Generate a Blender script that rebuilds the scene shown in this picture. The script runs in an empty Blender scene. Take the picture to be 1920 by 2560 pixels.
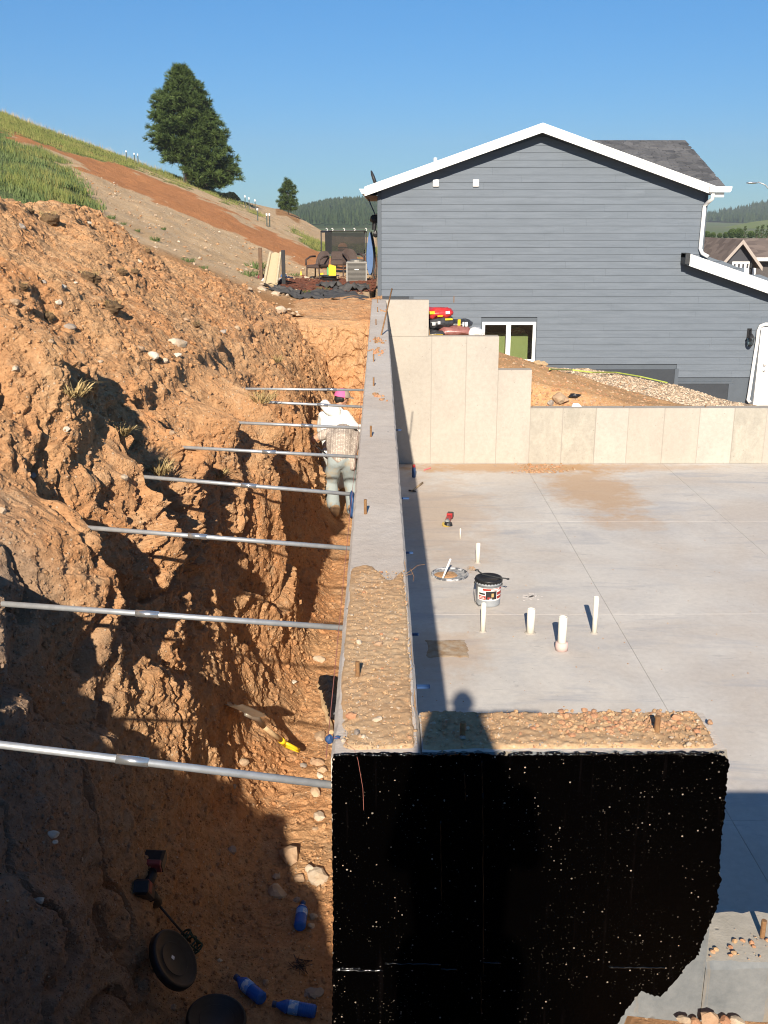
import bpy, bmesh, math, random
import numpy as np
from mathutils import Vector, Matrix, Euler, noise as mnoise
rnd = random.Random(7)
SC = bpy.context.scene
COL = SC.collection

# ------------------------------------------------------------------ camera, light, exposure
F, CX, HY, TH = 2500.0, 949.0, 538.0, math.atan(742.0/2500.0)
CT, ST = math.cos(TH), math.sin(TH)
S = 1.235                       # metres per working unit of the near pit
HC = 3.53*S                     # lens above the basement slab
cam_d = bpy.data.cameras.new('camera'); cam = bpy.data.objects.new('camera', cam_d); COL.objects.link(cam)
cam.location = (0, 0, HC)
cam.rotation_euler = (math.pi/2-TH, 0, math.radians(-0.25))
cam_d.sensor_fit = 'VERTICAL'; cam_d.sensor_height = 24; cam_d.lens = 24*F/2560
cam_d.clip_start = 0.05; cam_d.clip_end = 6000
SC.camera = cam
SUN = Vector((-0.175, -1.9, 1.0)).normalized()
sd = bpy.data.lights.new('sun', 'SUN'); sun = bpy.data.objects.new('sun', sd); COL.objects.link(sun)
sd.energy = 5.0; sd.angle = math.radians(0.5); sd.color = (1, .895, .755)
sun.rotation_euler = SUN.to_track_quat('Z', 'Y').to_euler(); sun.location = (-5, -40, 30)
W = bpy.data.worlds.new('World'); SC.world = W; W.use_nodes = True
wn = W.node_tree.nodes; bg = wn['Background']; bg.inputs[1].default_value = 0.085
sky = wn.new('ShaderNodeTexSky'); sky.sky_type = 'NISHITA'; sky.sun_disc = False
sky.sun_elevation = math.asin(SUN.z); sky.sun_rotation = math.atan2(SUN.x, SUN.y)
sky.altitude = 1300; sky.air_density = 1.0; sky.dust_density = 0.0; sky.ozone_density = 5.0
tc = wn.new('ShaderNodeTexCoord'); sz = wn.new('ShaderNodeSeparateXYZ'); W.node_tree.links.new(tc.outputs['Generated'], sz.inputs[0])
mr = wn.new('ShaderNodeMapRange'); mr.inputs[2].default_value = .24; W.node_tree.links.new(sz.outputs[2], mr.inputs[0])
tint = wn.new('ShaderNodeMix'); tint.data_type = 'RGBA'; tint.inputs[6].default_value = (.30,.47,.59,1); tint.inputs[7].default_value = (.29,.65,.80,1)   # elevation tint laid over the sky colour: the horizon stays blue
W.node_tree.links.new(mr.outputs[0], tint.inputs[0])
mul = wn.new('ShaderNodeMix'); mul.data_type = 'RGBA'; mul.blend_type = 'MULTIPLY'; mul.inputs[0].default_value = 1
W.node_tree.links.new(sky.outputs[0], mul.inputs[6]); W.node_tree.links.new(tint.outputs[2], mul.inputs[7]); W.node_tree.links.new(mul.outputs[2], bg.inputs[0])
SC.view_settings.view_transform = 'Standard'; SC.view_settings.look = 'None'
SC.view_settings.gamma = 1; SC.view_settings.use_curve_mapping = False
SC.view_settings.exposure = 0.75
SC.cycles.filter_width = 1.1; SC.cycles.use_denoising = True
try: SC.cycles.max_bounces = 6
except Exception: pass

# ------------------------------------------------------------------ pixel -> place (used only to measure the survey points)
def ray(px, py):
    return ((px-CX)/F, (CT + (py-1280)/-F*ST), (-ST - (py-1280)/F*CT))   # x, y, z per unit of depth
def at(px, py, Y):
    r = ray(px, py); t = Y/r[1]; return (r[0]*t, Y, HC+r[2]*t)
def at_z(px, py, z):
    r = ray(px, py); t = (z-HC)/r[2]; return (r[0]*t, r[1]*t, z)
def proj(x, y, z):
    d = y*CT + (HC-z)*ST; return (CX + F*x/d, 1280 + F*((HC-z)*CT - y*ST)/d)

# ------------------------------------------------------------------ mesh helpers
class MB:
    def __init__(s): s.v = []; s.f = []; s.m = []; s.mi = 0; s.smooth = False; s.sm = []
    def add(s, v, f):
        o = len(s.v); s.v += [tuple(p) for p in v]
        for q in f: s.f.append(tuple(i+o for i in q)); s.m.append(s.mi); s.sm.append(s.smooth)
    def box(s, x0, x1, y0, y1, z0, z1, bev=0):
        if bev <= 0:
            v = [(x, y, z) for z in (z0, z1) for y in (y0, y1) for x in (x0, x1)]
            s.add(v, [(0,2,3,1),(4,5,7,6),(0,1,5,4),(2,6,7,3),(0,4,6,2),(1,3,7,5)])
        else:
            b = bev; R = []
            for z, e in ((z0, b), (z0+b, 0), (z1-b, 0), (z1, b)):
                R.append([(x0+e+(b if e==0 else 0)*0, y0+e, z), (x1-e, y0+e, z), (x1-e, y1-e, z), (x0+e, y1-e, z)])
            v = [p for r in R for p in r]; f = [(3,2,1,0), (12,13,14,15)]
            for k in range(3):
                for i in range(4):
                    j = (i+1) % 4; f.append((k*4+i, k*4+j, k*4+4+j, k*4+4+i))
            s.add(v, f)
    def cyl(s, p0, p1, r0, r1=None, n=12, caps=True):
        r1 = r0 if r1 is None else r1
        p0 = Vector(p0); p1 = Vector(p1); d = (p1-p0).normalized()
        a = d.orthogonal().normalized(); b = d.cross(a); v = []
        for p, r in ((p0, r0), (p1, r1)):
            for i in range(n):
                t = 2*math.pi*i/n; v.append(p + a*(r*math.cos(t)) + b*(r*math.sin(t)))
        f = [(i, (i+1) % n, n+(i+1) % n, n+i) for i in range(n)]
        if caps: f += [tuple(range(n-1, -1, -1)), tuple(range(n, 2*n))]
        s.add(v, f)
    def tube(s, pts, r, n=8, caps=True):
        P = [Vector(p) for p in pts]; v = []; prev = None
        rr = r if isinstance(r, (list, tuple)) else [r]*len(P)
        for k, p in enumerate(P):
            d = (P[min(k+1, len(P)-1)] - P[max(k-1, 0)]).normalized()
            a = d.orthogonal().normalized() if prev is None else (prev - d*prev.dot(d)).normalized()
            prev = a; b = d.cross(a)
            for i in range(n):
                t = 2*math.pi*i/n; v.append(p + a*(rr[k]*math.cos(t)) + b*(rr[k]*math.sin(t)))
        f = []
        for k in range(len(P)-1):
            for i in range(n):
                j = (i+1) % n; f.append((k*n+i, k*n+j, (k+1)*n+j, (k+1)*n+i))
        if caps: f += [tuple(range(n-1, -1, -1)), tuple(range((len(P)-1)*n, len(P)*n))]
        s.add(v, f)
    def lathe(s, prof, n=24, c=(0, 0, 0), cap0=True, cap1=True):
        v = []
        for r, z in prof:
            for i in range(n):
                t = 2*math.pi*i/n; v.append((c[0]+r*math.cos(t), c[1]+r*math.sin(t), c[2]+z))
        f = []
        for k in range(len(prof)-1):
            for i in range(n):
                j = (i+1) % n; f.append((k*n+i, k*n+j, (k+1)*n+j, (k+1)*n+i))
        if cap0: f.append(tuple(range(n-1, -1, -1)))
        if cap1: f.append(tuple(range((len(prof)-1)*n, len(prof)*n)))
        s.add(v, f)
    def prism(s, poly, d):      # poly: 3-D points in order, d: extrusion vector
        n = len(poly); d = Vector(d); a = [Vector(p) for p in poly]
        s.add(a + [p+d for p in a], [tuple(range(n-1, -1, -1)), tuple(range(n, 2*n))] + [(i, (i+1) % n, n+(i+1) % n, n+i) for i in range(n)])
    def grid(s, fn, nu, nv, flip=False):
        v = [fn(i/nu, j/nv) for j in range(nv+1) for i in range(nu+1)]
        f = []
        for j in range(nv):
            for i in range(nu):
                q = (j*(nu+1)+i, j*(nu+1)+i+1, (j+1)*(nu+1)+i+1, (j+1)*(nu+1)+i); f.append(q[::-1] if flip else q)
        s.add(v, f)
    def ball(s, c, r, sub=2, jit=0, seed=0, flat=None):
        bm = bmesh.new(); bmesh.ops.create_icosphere(bm, subdivisions=sub, radius=1.0); bm.verts.ensure_lookup_table()
        rr = r if isinstance(r, (list, tuple)) else (r, r, r); v = []
        for w in bm.verts:
            p = w.co.copy()
            if jit:
                q = p*1.3 + Vector((seed*7.1, seed*3.3, seed*1.7))
                p *= 1 + jit*mnoise.noise(q) + jit*.5*mnoise.noise(q*2.3)
            v.append((c[0]+p.x*rr[0], c[1]+p.y*rr[1], c[2]+p.z*rr[2]))
        s.add(v, [tuple(x.index for x in q.verts) for q in bm.faces]); bm.free()
    def move(s, M, start=0):
        s.v = s.v[:start] + [tuple(M @ Vector(p)) for p in s.v[start:]]
    def mesh(s, name):
        me = bpy.data.meshes.new(name); me.from_pydata(s.v, [], s.f)
        me.polygons.foreach_set('material_index', s.m)
        me.polygons.foreach_set('use_smooth', s.sm); me.update()
        return me

WL = {}                                   # world place of each thing's base
def link(name, me, mats, parent=None):
    o = bpy.data.objects.new(name, me); COL.objects.link(o)
    for m in (mats if isinstance(mats, (list, tuple)) else [mats]): me.materials.append(m)
    if parent is not None: o.parent = parent
    return o
def fix_normals(me):
    bm = bmesh.new(); bm.from_mesh(me); bmesh.ops.recalc_face_normals(bm, faces=bm.faces); bm.to_mesh(me); bm.free()
def mk(name, mb, mat, parent=None, local=False, smooth=None, fix=True, label=None):
    if parent is not None and not local:
        l = WL.get(parent.name, (0, 0, 0)); mb.v = [(p[0]-l[0], p[1]-l[1], p[2]-l[2]) for p in mb.v]
    me = mb.mesh(name)
    if fix: fix_normals(me)
    if smooth is not None:
        me.polygons.foreach_set('use_smooth', [smooth]*len(me.polygons))
    o = link(name, me, mat, parent)
    if parent is not None: WL[o.name] = WL.get(parent.name, (0, 0, 0))
    if label: o['label'] = label
    return o
def tag(o, label, cat, group=None):
    o['label'] = label; o['category'] = cat
    if group: o['group'] = group
    return o
def thing(name, label, cat, loc=(0, 0, 0), rot=(0, 0, 0), group=None):
    o = bpy.data.objects.new(name, None); COL.objects.link(o); o.location = loc; o.rotation_euler = rot
    o.empty_display_size = .1; WL[o.name] = tuple(loc); return tag(o, label, cat, group)
def struct(o): o['kind'] = 'structure'; return o
def stuff(o): o['kind'] = 'stuff'; return o
def copy_tree(o, parent=None):
    c = o.copy(); COL.objects.link(c); c.parent = parent
    if parent is None: WL[c.name] = tuple(o.location)
    for ch in list(o.children): copy_tree(ch, c)
    return c
def np_mesh(name, V, Fq, mats, smooth=True, attr=None):
    me = bpy.data.meshes.new(name); V = np.asarray(V, np.float32); Fq = np.asarray(Fq, np.int32); k = Fq.shape[1]
    me.vertices.add(len(V)); me.vertices.foreach_set('co', V.ravel())
    me.loops.add(Fq.size); me.loops.foreach_set('vertex_index', Fq.ravel())
    me.polygons.add(len(Fq)); me.polygons.foreach_set('loop_start', np.arange(0, Fq.size, k, dtype=np.int32))
    me.polygons.foreach_set('use_smooth', np.full(len(Fq), smooth, bool))
    for an, av in (attr or {}).items():
        a = me.attributes.new(an, 'FLOAT', 'POINT'); a.data.foreach_set('value', np.asarray(av, np.float32))
    me.update(); me.validate()
    o = bpy.data.objects.new(name, me); COL.objects.link(o)
    for m in (mats if isinstance(mats, (list, tuple)) else [mats]): me.materials.append(m)
    return o
def grid_faces(nr, nc, flip=False):
    i = np.arange(nr-1)[:, None]*nc + np.arange(nc-1)[None, :]
    q = np.stack([i, i+1, i+nc+1, i+nc], -1).reshape(-1, 4)
    return q[:, ::-1] if flip else q

# ------------------------------------------------------------------ numpy noise
_rs = np.random.RandomState(3); _perm = np.concatenate([_rs.permutation(256)]*3).astype(np.int32)
_g = _rs.normal(size=(256, 3)).astype(np.float32); _g /= np.linalg.norm(_g, axis=1)[:, None]
def pn(x, y, z):
    x, y, z = np.broadcast_arrays(x, y, z); sh = x.shape
    x = x.ravel().astype(np.float32); y = y.ravel().astype(np.float32); z = z.ravel().astype(np.float32)
    xi = np.floor(x).astype(np.int32); yi = np.floor(y).astype(np.int32); zi = np.floor(z).astype(np.int32)
    xf = x-xi; yf = y-yi; zf = z-zi; xi &= 255; yi &= 255; zi &= 255
    u = xf*xf*xf*(xf*(xf*6-15)+10); v = yf*yf*yf*(yf*(yf*6-15)+10); w = zf*zf*zf*(zf*(zf*6-15)+10)
    def g(a, b, c):
        h = _perm[_perm[_perm[(xi+a) & 255]+((yi+b) & 255)]+((zi+c) & 255)]; q = _g[h]
        return q[:, 0]*(xf-a)+q[:, 1]*(yf-b)+q[:, 2]*(zf-c)
    l = lambda a, b, t: a+t*(b-a)
    r = l(l(l(g(0,0,0), g(1,0,0), u), l(g(0,1,0), g(1,1,0), u), v), l(l(g(0,0,1), g(1,0,1), u), l(g(0,1,1), g(1,1,1), u), v), w)
    return (r*1.4).reshape(sh)
def fbm(x, y, z, o=4, gain=.5, ridge=False):
    a = 1; s = 0
    for k in range(o):
        n = pn(x+k*17.3, y+k*5.1, z-k*9.7); s = s + a*((1-np.abs(n)*2) if ridge else n); a *= gain; x = x*2.03; y = y*2.03; z = z*2.03
    return s
def worley(x, y, z, seed=0):
    sh = x.shape; x = x.ravel(); y = y.ravel(); z = z.ravel()
    xi = np.floor(x).astype(np.int32); yi = np.floor(y).astype(np.int32); zi = np.floor(z).astype(np.int32)
    d1 = np.full(x.shape, 9., np.float32); d2 = d1.copy(); cid = np.zeros(x.shape, np.float32)
    for a in (-1, 0, 1):
        for b in (-1, 0, 1):
            for c in (-1, 0, 1):
                h = _perm[_perm[_perm[(xi+a+seed) & 255]+((yi+b) & 255)]+((zi+c) & 255)]
                j = _g[h]*.45+.5
                d = np.sqrt((xi+a+j[:, 0]-x)**2+(yi+b+j[:, 1]-y)**2+(zi+c+j[:, 2]-z)**2)
                n = d < d1; d2 = np.where(n, d1, np.minimum(d2, d)); cid = np.where(n, h/255., cid); d1 = np.minimum(d1, d)
    return d1.reshape(sh), d2.reshape(sh), cid.reshape(sh)
def sm(a, b, x): t = np.clip((x-a)/(b-a), 0, 1); return t*t*(3-2*t)

# ------------------------------------------------------------------ materials
class NB:
    def __init__(s, name):
        s.mat = bpy.data.materials.new(name); s.mat.use_nodes = True; s.t = s.mat.node_tree
        s.b = s.t.nodes['Principled BSDF']; s.pos = s.t.nodes.new('ShaderNodeNewGeometry').outputs['Position']
    def n(s, ty, ins=None, **props):
        q = s.t.nodes.new(ty)
        for k, v in props.items(): setattr(q, k, v)
        for k, v in (ins or {}).items(): s.set(q.inputs[k], v)
        return q
    def set(s, sock, v):
        if isinstance(v, bpy.types.NodeSocket): s.t.links.new(v, sock)
        elif isinstance(v, (tuple, list)) and sock.type == 'RGBA': sock.default_value = (*v, 1) if len(v) == 3 else v
        else: sock.default_value = v
    def scale(s, sc):
        return s.n('ShaderNodeMapping', {'Vector': s.pos, 'Scale': sc if isinstance(sc, tuple) else (sc,)*3}).outputs[0]
    def noise(s, sc, det=5, rough=.6, dist=0, vec=None):
        v = s.scale(sc) if vec is None else vec
        return s.n('ShaderNodeTexNoise', {'Vector': v, 'Scale': 1.0, 'Detail': det, 'Roughness': rough, 'Distortion': dist}).outputs[0]
    def vor(s, sc, feat='F1', out='Distance', rand=1.0):
        return s.n('ShaderNodeTexVoronoi', {'Vector': s.scale(sc), 'Scale': 1.0, 'Randomness': rand}, feature=feat).outputs[out]
    def ramp(s, f, a, b, lo=0., hi=1.):
        return s.n('ShaderNodeMapRange', {0: f, 1: a, 2: b, 3: lo, 4: hi}, clamp=True).outputs[0]
    def mix(s, f, a, b, mode='MIX'):
        q = s.n('ShaderNodeMix', data_type='RGBA', blend_type=mode)
        s.set(q.inputs[0], f); s.set(q.inputs[6], a); s.set(q.inputs[7], b); return q.outputs[2]
    def math(s, op, a, b=0.):
        return s.n('ShaderNodeMath', {0: a, 1: b}, operation=op).outputs[0]
    def rand(s): return s.n('ShaderNodeObjectInfo').outputs['Random']
    def attr(s, name): return s.n('ShaderNodeAttribute', attribute_name=name).outputs['Fac']
    def bump(s, h, strength, dist, normal=None):
        ins = {'Height': h, 'Strength': strength, 'Distance': dist}
        if normal is not None: ins['Normal'] = normal
        return s.n('ShaderNodeBump', ins).outputs[0]
    def done(s, col=None, rough=.8, normal=None, metal=0., spec=.4, **kw):
        if col is not None: s.set(s.b.inputs['Base Color'], col)
        s.set(s.b.inputs['Roughness'], rough); s.set(s.b.inputs['Metallic'], metal); s.set(s.b.inputs['Specular IOR Level'], spec)
        if normal is not None: s.set(s.b.inputs['Normal'], normal)
        for k, v in kw.items(): s.set(s.b.inputs[k], v)
        return s.mat
def plain(name, c, rough=.6, metal=0., var=.25, sc=12., bump=.0, bsc=60., spec=.4, c2=None, lo=.35, hi=.65, **kw):
    b = NB(name); n = b.noise(sc, 6, .65)
    c2 = c2 or tuple(x*(1-var) for x in c)
    col = b.mix(b.ramp(n, lo, hi), c, c2)
    nm = b.bump(b.noise(bsc, 6, .7), bump, .01) if bump else None
    return b.done(col, rough, nm, metal, spec, **kw)

def soil_mat(name, tan=(.56,.325,.16), red=(.54,.25,.10), pale=(.64,.45,.27), dark=(.24,.12,.055), bump=1.0, fine=1.0, rdirt=.5):
    b = NB(name)
    big = b.noise(1.1, 6, .62, .6); mid = b.noise(5.5, 7, .65); fn = b.noise(38*fine, 8, .72)
    col = b.mix(b.ramp(big, .40, .62), tan, red)
    col = b.mix(b.math('MULTIPLY', b.ramp(mid, .52, .72), .75), col, pale)
    col = b.mix(b.math('MULTIPLY', b.ramp(b.noise(2.3, 5, .6), .54, .68), rdirt), col, dark)
    col = b.mix(b.ramp(fn, .30, .72), b.mix(.55, col, dark), b.mix(.22, col, pale))
    peb = b.vor(42*fine, out='Distance'); pc = b.vor(42*fine, out='Color')
    sep = b.n('ShaderNodeSeparateColor', {0: pc}).outputs[0]
    pm = b.math('MULTIPLY', b.ramp(peb, .22, .30, 1, 0), b.ramp(sep, .80, .82))
    col = b.mix(b.math('MULTIPLY', pm, .8), col, (.56,.43,.30))
    if name == 'bank_soil':      # shade of the cut near the corner, put into the colour as grey-brown
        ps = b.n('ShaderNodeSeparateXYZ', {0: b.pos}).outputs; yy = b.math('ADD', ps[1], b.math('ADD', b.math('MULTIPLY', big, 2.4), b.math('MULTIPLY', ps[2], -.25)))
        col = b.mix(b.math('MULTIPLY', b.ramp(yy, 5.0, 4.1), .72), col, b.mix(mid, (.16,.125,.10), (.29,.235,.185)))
    h = b.math('ADD', b.math('MULTIPLY', mid, .7), b.math('ADD', fn, b.math('MULTIPLY', pm, .35)))
    crk = b.vor((13*fine, 13*fine, 9*fine), feat='DISTANCE_TO_EDGE')
    h = b.math('ADD', h, b.math('MULTIPLY', b.ramp(crk, 0, .10), .10))
    nm = b.bump(h, .8*bump, .022)
    return b.done(col, .95, nm, spec=.15)
M = {}
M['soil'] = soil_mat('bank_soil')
M['fill'] = soil_mat('loose_fill', tan=(.45,.26,.13), red=(.43,.21,.09), fine=1.1, rdirt=.3)
M['wall_dirt'] = soil_mat('dirt_on_wall', tan=(.54,.375,.215), red=(.50,.31,.16), pale=(.62,.48,.32), fine=1.6, rdirt=.1, bump=.22)

def concrete(name, c, c2, warm=None, warm_amt=0., sc=1.6, rough=.85, pit=.4, streak=False, bump=.35):
    b = NB(name)
    n1 = b.noise((sc, sc, sc*.45) if streak else sc, 7, .62, .8); n2 = b.noise(14., 6, .7); n3 = b.noise(90., 4, .6)
    col = b.mix(b.ramp(n1, .36, .66), c, c2)
    if warm: col = b.mix(b.math('MULTIPLY', b.ramp(b.noise(.55, 6, .6, .5), .42, .62), warm_amt), col, warm)
    col = b.mix(b.ramp(n2, .25, .75), b.mix(.16, col, (.10,.09,.08)), b.mix(.12, col, (.8,.76,.7)))
    pd = b.vor(17., out='Distance'); pcol = b.n('ShaderNodeSeparateColor', {0: b.vor(17., out='Color')}).outputs[0]
    pm = b.math('MULTIPLY', b.ramp(pd, .07, .15, 1, 0), b.ramp(pcol, 1-pit*.35, 1-pit*.35+.02))
    col = b.mix(b.math('MULTIPLY', pm, .6), col, (.14,.12,.10))
    h = b.math('SUBTRACT', b.math('ADD', n2, b.math('MULTIPLY', n3, .6)), b.math('MULTIPLY', pm, 1.5))
    return b, col, b.bump(h, bump, .006)
b, col, nm = concrete('poured_concrete', (.44,.40,.345), (.375,.34,.295), streak=True); col = b.mix(b.ramp(b.rand(), 0, 1, 0, .35), col, (.33,.285,.225)); M['concrete'] = b.done(col, .88, nm, spec=.25)
b, col, nm = concrete('weathered_concrete', (.40,.365,.30), (.31,.285,.235), streak=True, pit=.8, sc=3.2); M['concrete2'] = b.done(col, .9, nm, spec=.2)
b, col, nm = concrete('wall_top_concrete', (.62,.56,.49), (.53,.49,.445), warm=(.46,.37,.29), warm_amt=.5, bump=.7); M['walltop'] = b.done(col, .9, nm, spec=.2)
# the slab: trowelled, cool grey, dusted with tan soil in drifts
b, col, nm = concrete('slab_concrete', (.61,.575,.525), (.51,.49,.465), warm=(.50,.435,.37), warm_amt=.7, sc=.9, pit=.10, bump=.18)
X = b.n('ShaderNodeSeparateXYZ', {0: b.pos}).outputs
sw = b.noise((.35, 1.6, 1), 7, .68, 1.2)
col = b.mix(b.math('MULTIPLY', b.ramp(sw, .53, .68), .75), col, (.36,.365,.385))
def blob(cx, cy, rx, ry):
    dx = b.math('DIVIDE', b.math('SUBTRACT', X[0], cx), rx); dy = b.math('DIVIDE', b.math('SUBTRACT', X[1], cy), ry)
    d = b.math('SQRT', b.math('ADD', b.math('MULTIPLY', dx, dx), b.math('MULTIPLY', dy, dy)))
    return b.ramp(b.math('ADD', d, b.math('MULTIPLY', b.math('SUBTRACT', b.noise(2.6, 7, .72), .5), 2.4)), .55, 1.15, 1, 0)
for cx, cy, rx, ry, a in ((3.55,16.0,.75,1.7,.62), (2.3,17.5,2.2,.45,.75), (4.2,17.5,2.0,.3,.4), (3.6,14.1,.6,.4,.35), (.9,14.5,.9,2.6,.3), (.55,9.6,.6,.7,.35)):
    col = b.mix(b.math('MULTIPLY', blob(cx, cy, rx, ry), a), col, (.45,.27,.13))
scuff = b.ramp(b.noise((1.5, 5., 1), 8, .75, 2.), .60, .66)
col = b.mix(b.math('MULTIPLY', scuff, .35), col, (.22,.22,.23))
M['slab'] = b.done(col, .72, nm, spec=.35)
b = NB('joint_gap'); M['gap'] = b.done((.31,.28,.24), .95)  # grey-brown tone of the joints themselves
def tar_mat():
    b = NB('tar_coating')
    n = b.noise(26., 6, .75); n2 = b.noise(150., 3, .6)
    v = b.vor(95.); vc = b.n('ShaderNodeSeparateColor', {0: b.vor(95., out='Color')}).outputs[0]
    xs = b.n('ShaderNodeSeparateXYZ', {0: b.pos}).outputs
    dens = b.math('ADD', b.math('MULTIPLY', b.noise(2.2, 3, .5), .16), b.math('ADD', b.ramp(xs[0], -.02, -.13, 0, .05), b.ramp(xs[0], .35, .9, 0, .035)))
    cl = b.math('MAXIMUM', b.ramp(b.noise(5., 5, .7), .40, .74), b.ramp(xs[0], -.09, -.135, 0, .8)); rad = b.math('ADD', .08, b.math('MULTIPLY', b.math('FRACT', b.math('MULTIPLY', vc, 57.)), .20))
    dens = b.math('MULTIPLY', cl, b.math('ADD', .12, b.math('MULTIPLY', dens, 1.7)))
    hole = b.math('MULTIPLY', b.math('LESS_THAN', v, rad), b.math('GREATER_THAN', vc, b.math('SUBTRACT', 1.0, dens)))
    v2 = b.vor(13.); vc2 = b.n('ShaderNodeSeparateColor', {0: b.vor(13., out='Color')}).outputs[1]
    hole2 = b.math('MULTIPLY', b.ramp(b.math('ADD', v2, b.math('MULTIPLY', n, .3)), .15, .19, 1, 0), b.math('GREATER_THAN', vc2, .985))
    v3 = b.vor(210.); vc3 = b.n('ShaderNodeSeparateColor', {0: b.vor(210., out='Color')}).outputs[0]
    hole3 = b.math('MULTIPLY', b.math('LESS_THAN', v3, .26), b.math('GREATER_THAN', vc3, b.math('SUBTRACT', 1.0, b.math('MULTIPLY', cl, .13))))
    hl = b.math('MAXIMUM', b.math('MAXIMUM', hole, hole2), b.math('MULTIPLY', hole3, .55))  # pale specks: bare pinholes, plus tiny glints put into the colour
    col = b.mix(hl, (.0005,.0004,.0004), b.mix(b.math('FRACT', b.math('MULTIPLY', vc, 91.)), (.04,.035,.03), (.34,.29,.23)))
    streak = b.ramp(b.noise((60., 60., 3.), 4, .6), .60, .70)
    col = b.mix(b.math('MULTIPLY', streak, .35), col, (.004,.003,.003))
    h = b.math('ADD', b.math('MULTIPLY', n, 1.), b.math('ADD', b.math('MULTIPLY', n2, .4), b.math('MULTIPLY', hl, -.5)))
    return b.done(col, b.ramp(n2, .3, .7, .10, .22), b.bump(h, .4, .006), spec=b.math('SUBTRACT', .04, b.math('MULTIPLY', hl, .02)))
M['tar'] = tar_mat()
M['tar_gloss'] = plain('glossy_tar_bead', (.003,.003,.003), .16, spec=.6, var=.2)
M['stone'] = plain('pale_stone', (.52,.44,.34), .9, c2=(.40,.29,.19), sc=9, bump=.5, bsc=40)
M['stone2'] = plain('tan_stone', (.46,.34,.22), .9, c2=(.36,.22,.13), sc=7, bump=.5, bsc=40)
M['stone3'] = plain('white_stone', (.64,.58,.48), .9, c2=(.5,.42,.32), sc=9, bump=.4, bsc=40)
M['stone4'] = plain('grey_stone', (.34,.30,.26), .9, c2=(.25,.2,.16), sc=9, bump=.5, bsc=40)
M['redstone'] = plain('red_clod', (.42,.19,.10), .95, c2=(.45,.27,.15), sc=14, bump=.5, bsc=50)
M['pipe'] = plain('galvanised_steel', (.50,.515,.52), .42, .55, var=.18, sc=30, spec=.5)
M['coupler'] = plain('zinc_coupler', (.72,.72,.70), .25, .85, var=.12, sc=40)
M['rust'] = plain('rusty_steel', (.30,.17,.075), .8, .2, c2=(.20,.10,.045), sc=60)
M['pvc'] = plain('white_pvc', (.80,.76,.66), .42, var=.10, sc=18)
M['white'] = plain('white_paint', (.80,.80,.79), .5, var=.04, sc=3)
M['black'] = plain('black_plastic', (.018,.018,.02), .42, var=.4, sc=30)
M['dgrey'] = plain('dark_grey_metal', (.05,.052,.055), .5, .3, var=.3, sc=20)
M['red'] = plain('red_plastic', (.42,.03,.03), .42, var=.2, sc=30)
M['yellow'] = plain('yellow_plastic', (.78,.52,.02), .42, var=.12, sc=20)
M['wood'] = plain('pale_wood', (.55,.40,.23), .7, c2=(.42,.28,.15), sc=25, bump=.2, bsc=80)
M['oldwood'] = plain('brown_wood', (.16,.095,.055), .8, c2=(.10,.06,.035), sc=18)
M['blue'] = plain('blue_plastic', (.03,.075,.19), .5, var=.2, sc=20)
# ================================================================== THE PIT: excavated bank, floor, end face
FLOOR = (3.53-3.05)*S
TB = np.array([-1,0,.36,1.1,1.5,2.1,2.9,3.7,4.5,5.2,6,6.7,7.4,8,10,12,13,15.6])
XB = np.array([-.1,-.4,-.55,-.9,-1.0,-1.06,-.97,-.89,-.83,-.79,-.74,-.71,-.69,-.68,-.67,-.66,-.66,-.66])
XL = np.array([-.2,-.60,-.80,-1.10,-1.20,-1.33,-1.39,-1.38,-1.35,-1.31,-1.28,-1.26,-1.26,-1.28,-1.32,-1.36,-1.38,-1.38])
HL = np.array([1.0,.98,.92,.86,.88,.98,1.08,1.06,1.03,1.02,1.02,1.05,1.08,1.1,1.18,1.25,1.3,1.5])
XM = np.array([-1.2,-1.5,-1.5,-1.7,-1.8,-1.9,-1.8,-1.8,-1.9,-1.9,-1.92,-1.95,-1.95,-2.0,-2.1,-2.05,-1.9,-1.8])
HM = np.array([.6,.5,.42,.33,.33,.40,.55,.52,.40,.35,.35,.38,.4,.45,.55,.75,.9,1.25])
XC = np.array([-3,-3,-3,-2.9,-2.9,-2.9,-2.8,-2.85,-2.9,-2.9,-2.95,-3,-3,-3,-2.75,-2.8,-2.5,-2.0])
HCR = np.array([.2,.1,-.1,-.35,-.3,-.1,-.05,-.1,-.12,-.13,-.14,-.15,-.15,-.15,-.06,.28,.55,1.05])
BY = [y*S for y in (7.35,6.67,5.97,5.21,4.46,3.68,2.90,2.0)]; BZ = HC-1.24*S
BRL = [(727,973),(703,1007),(630,1058),(533,1122),(425,1197),(255,1321),(35,1510)]
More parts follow.
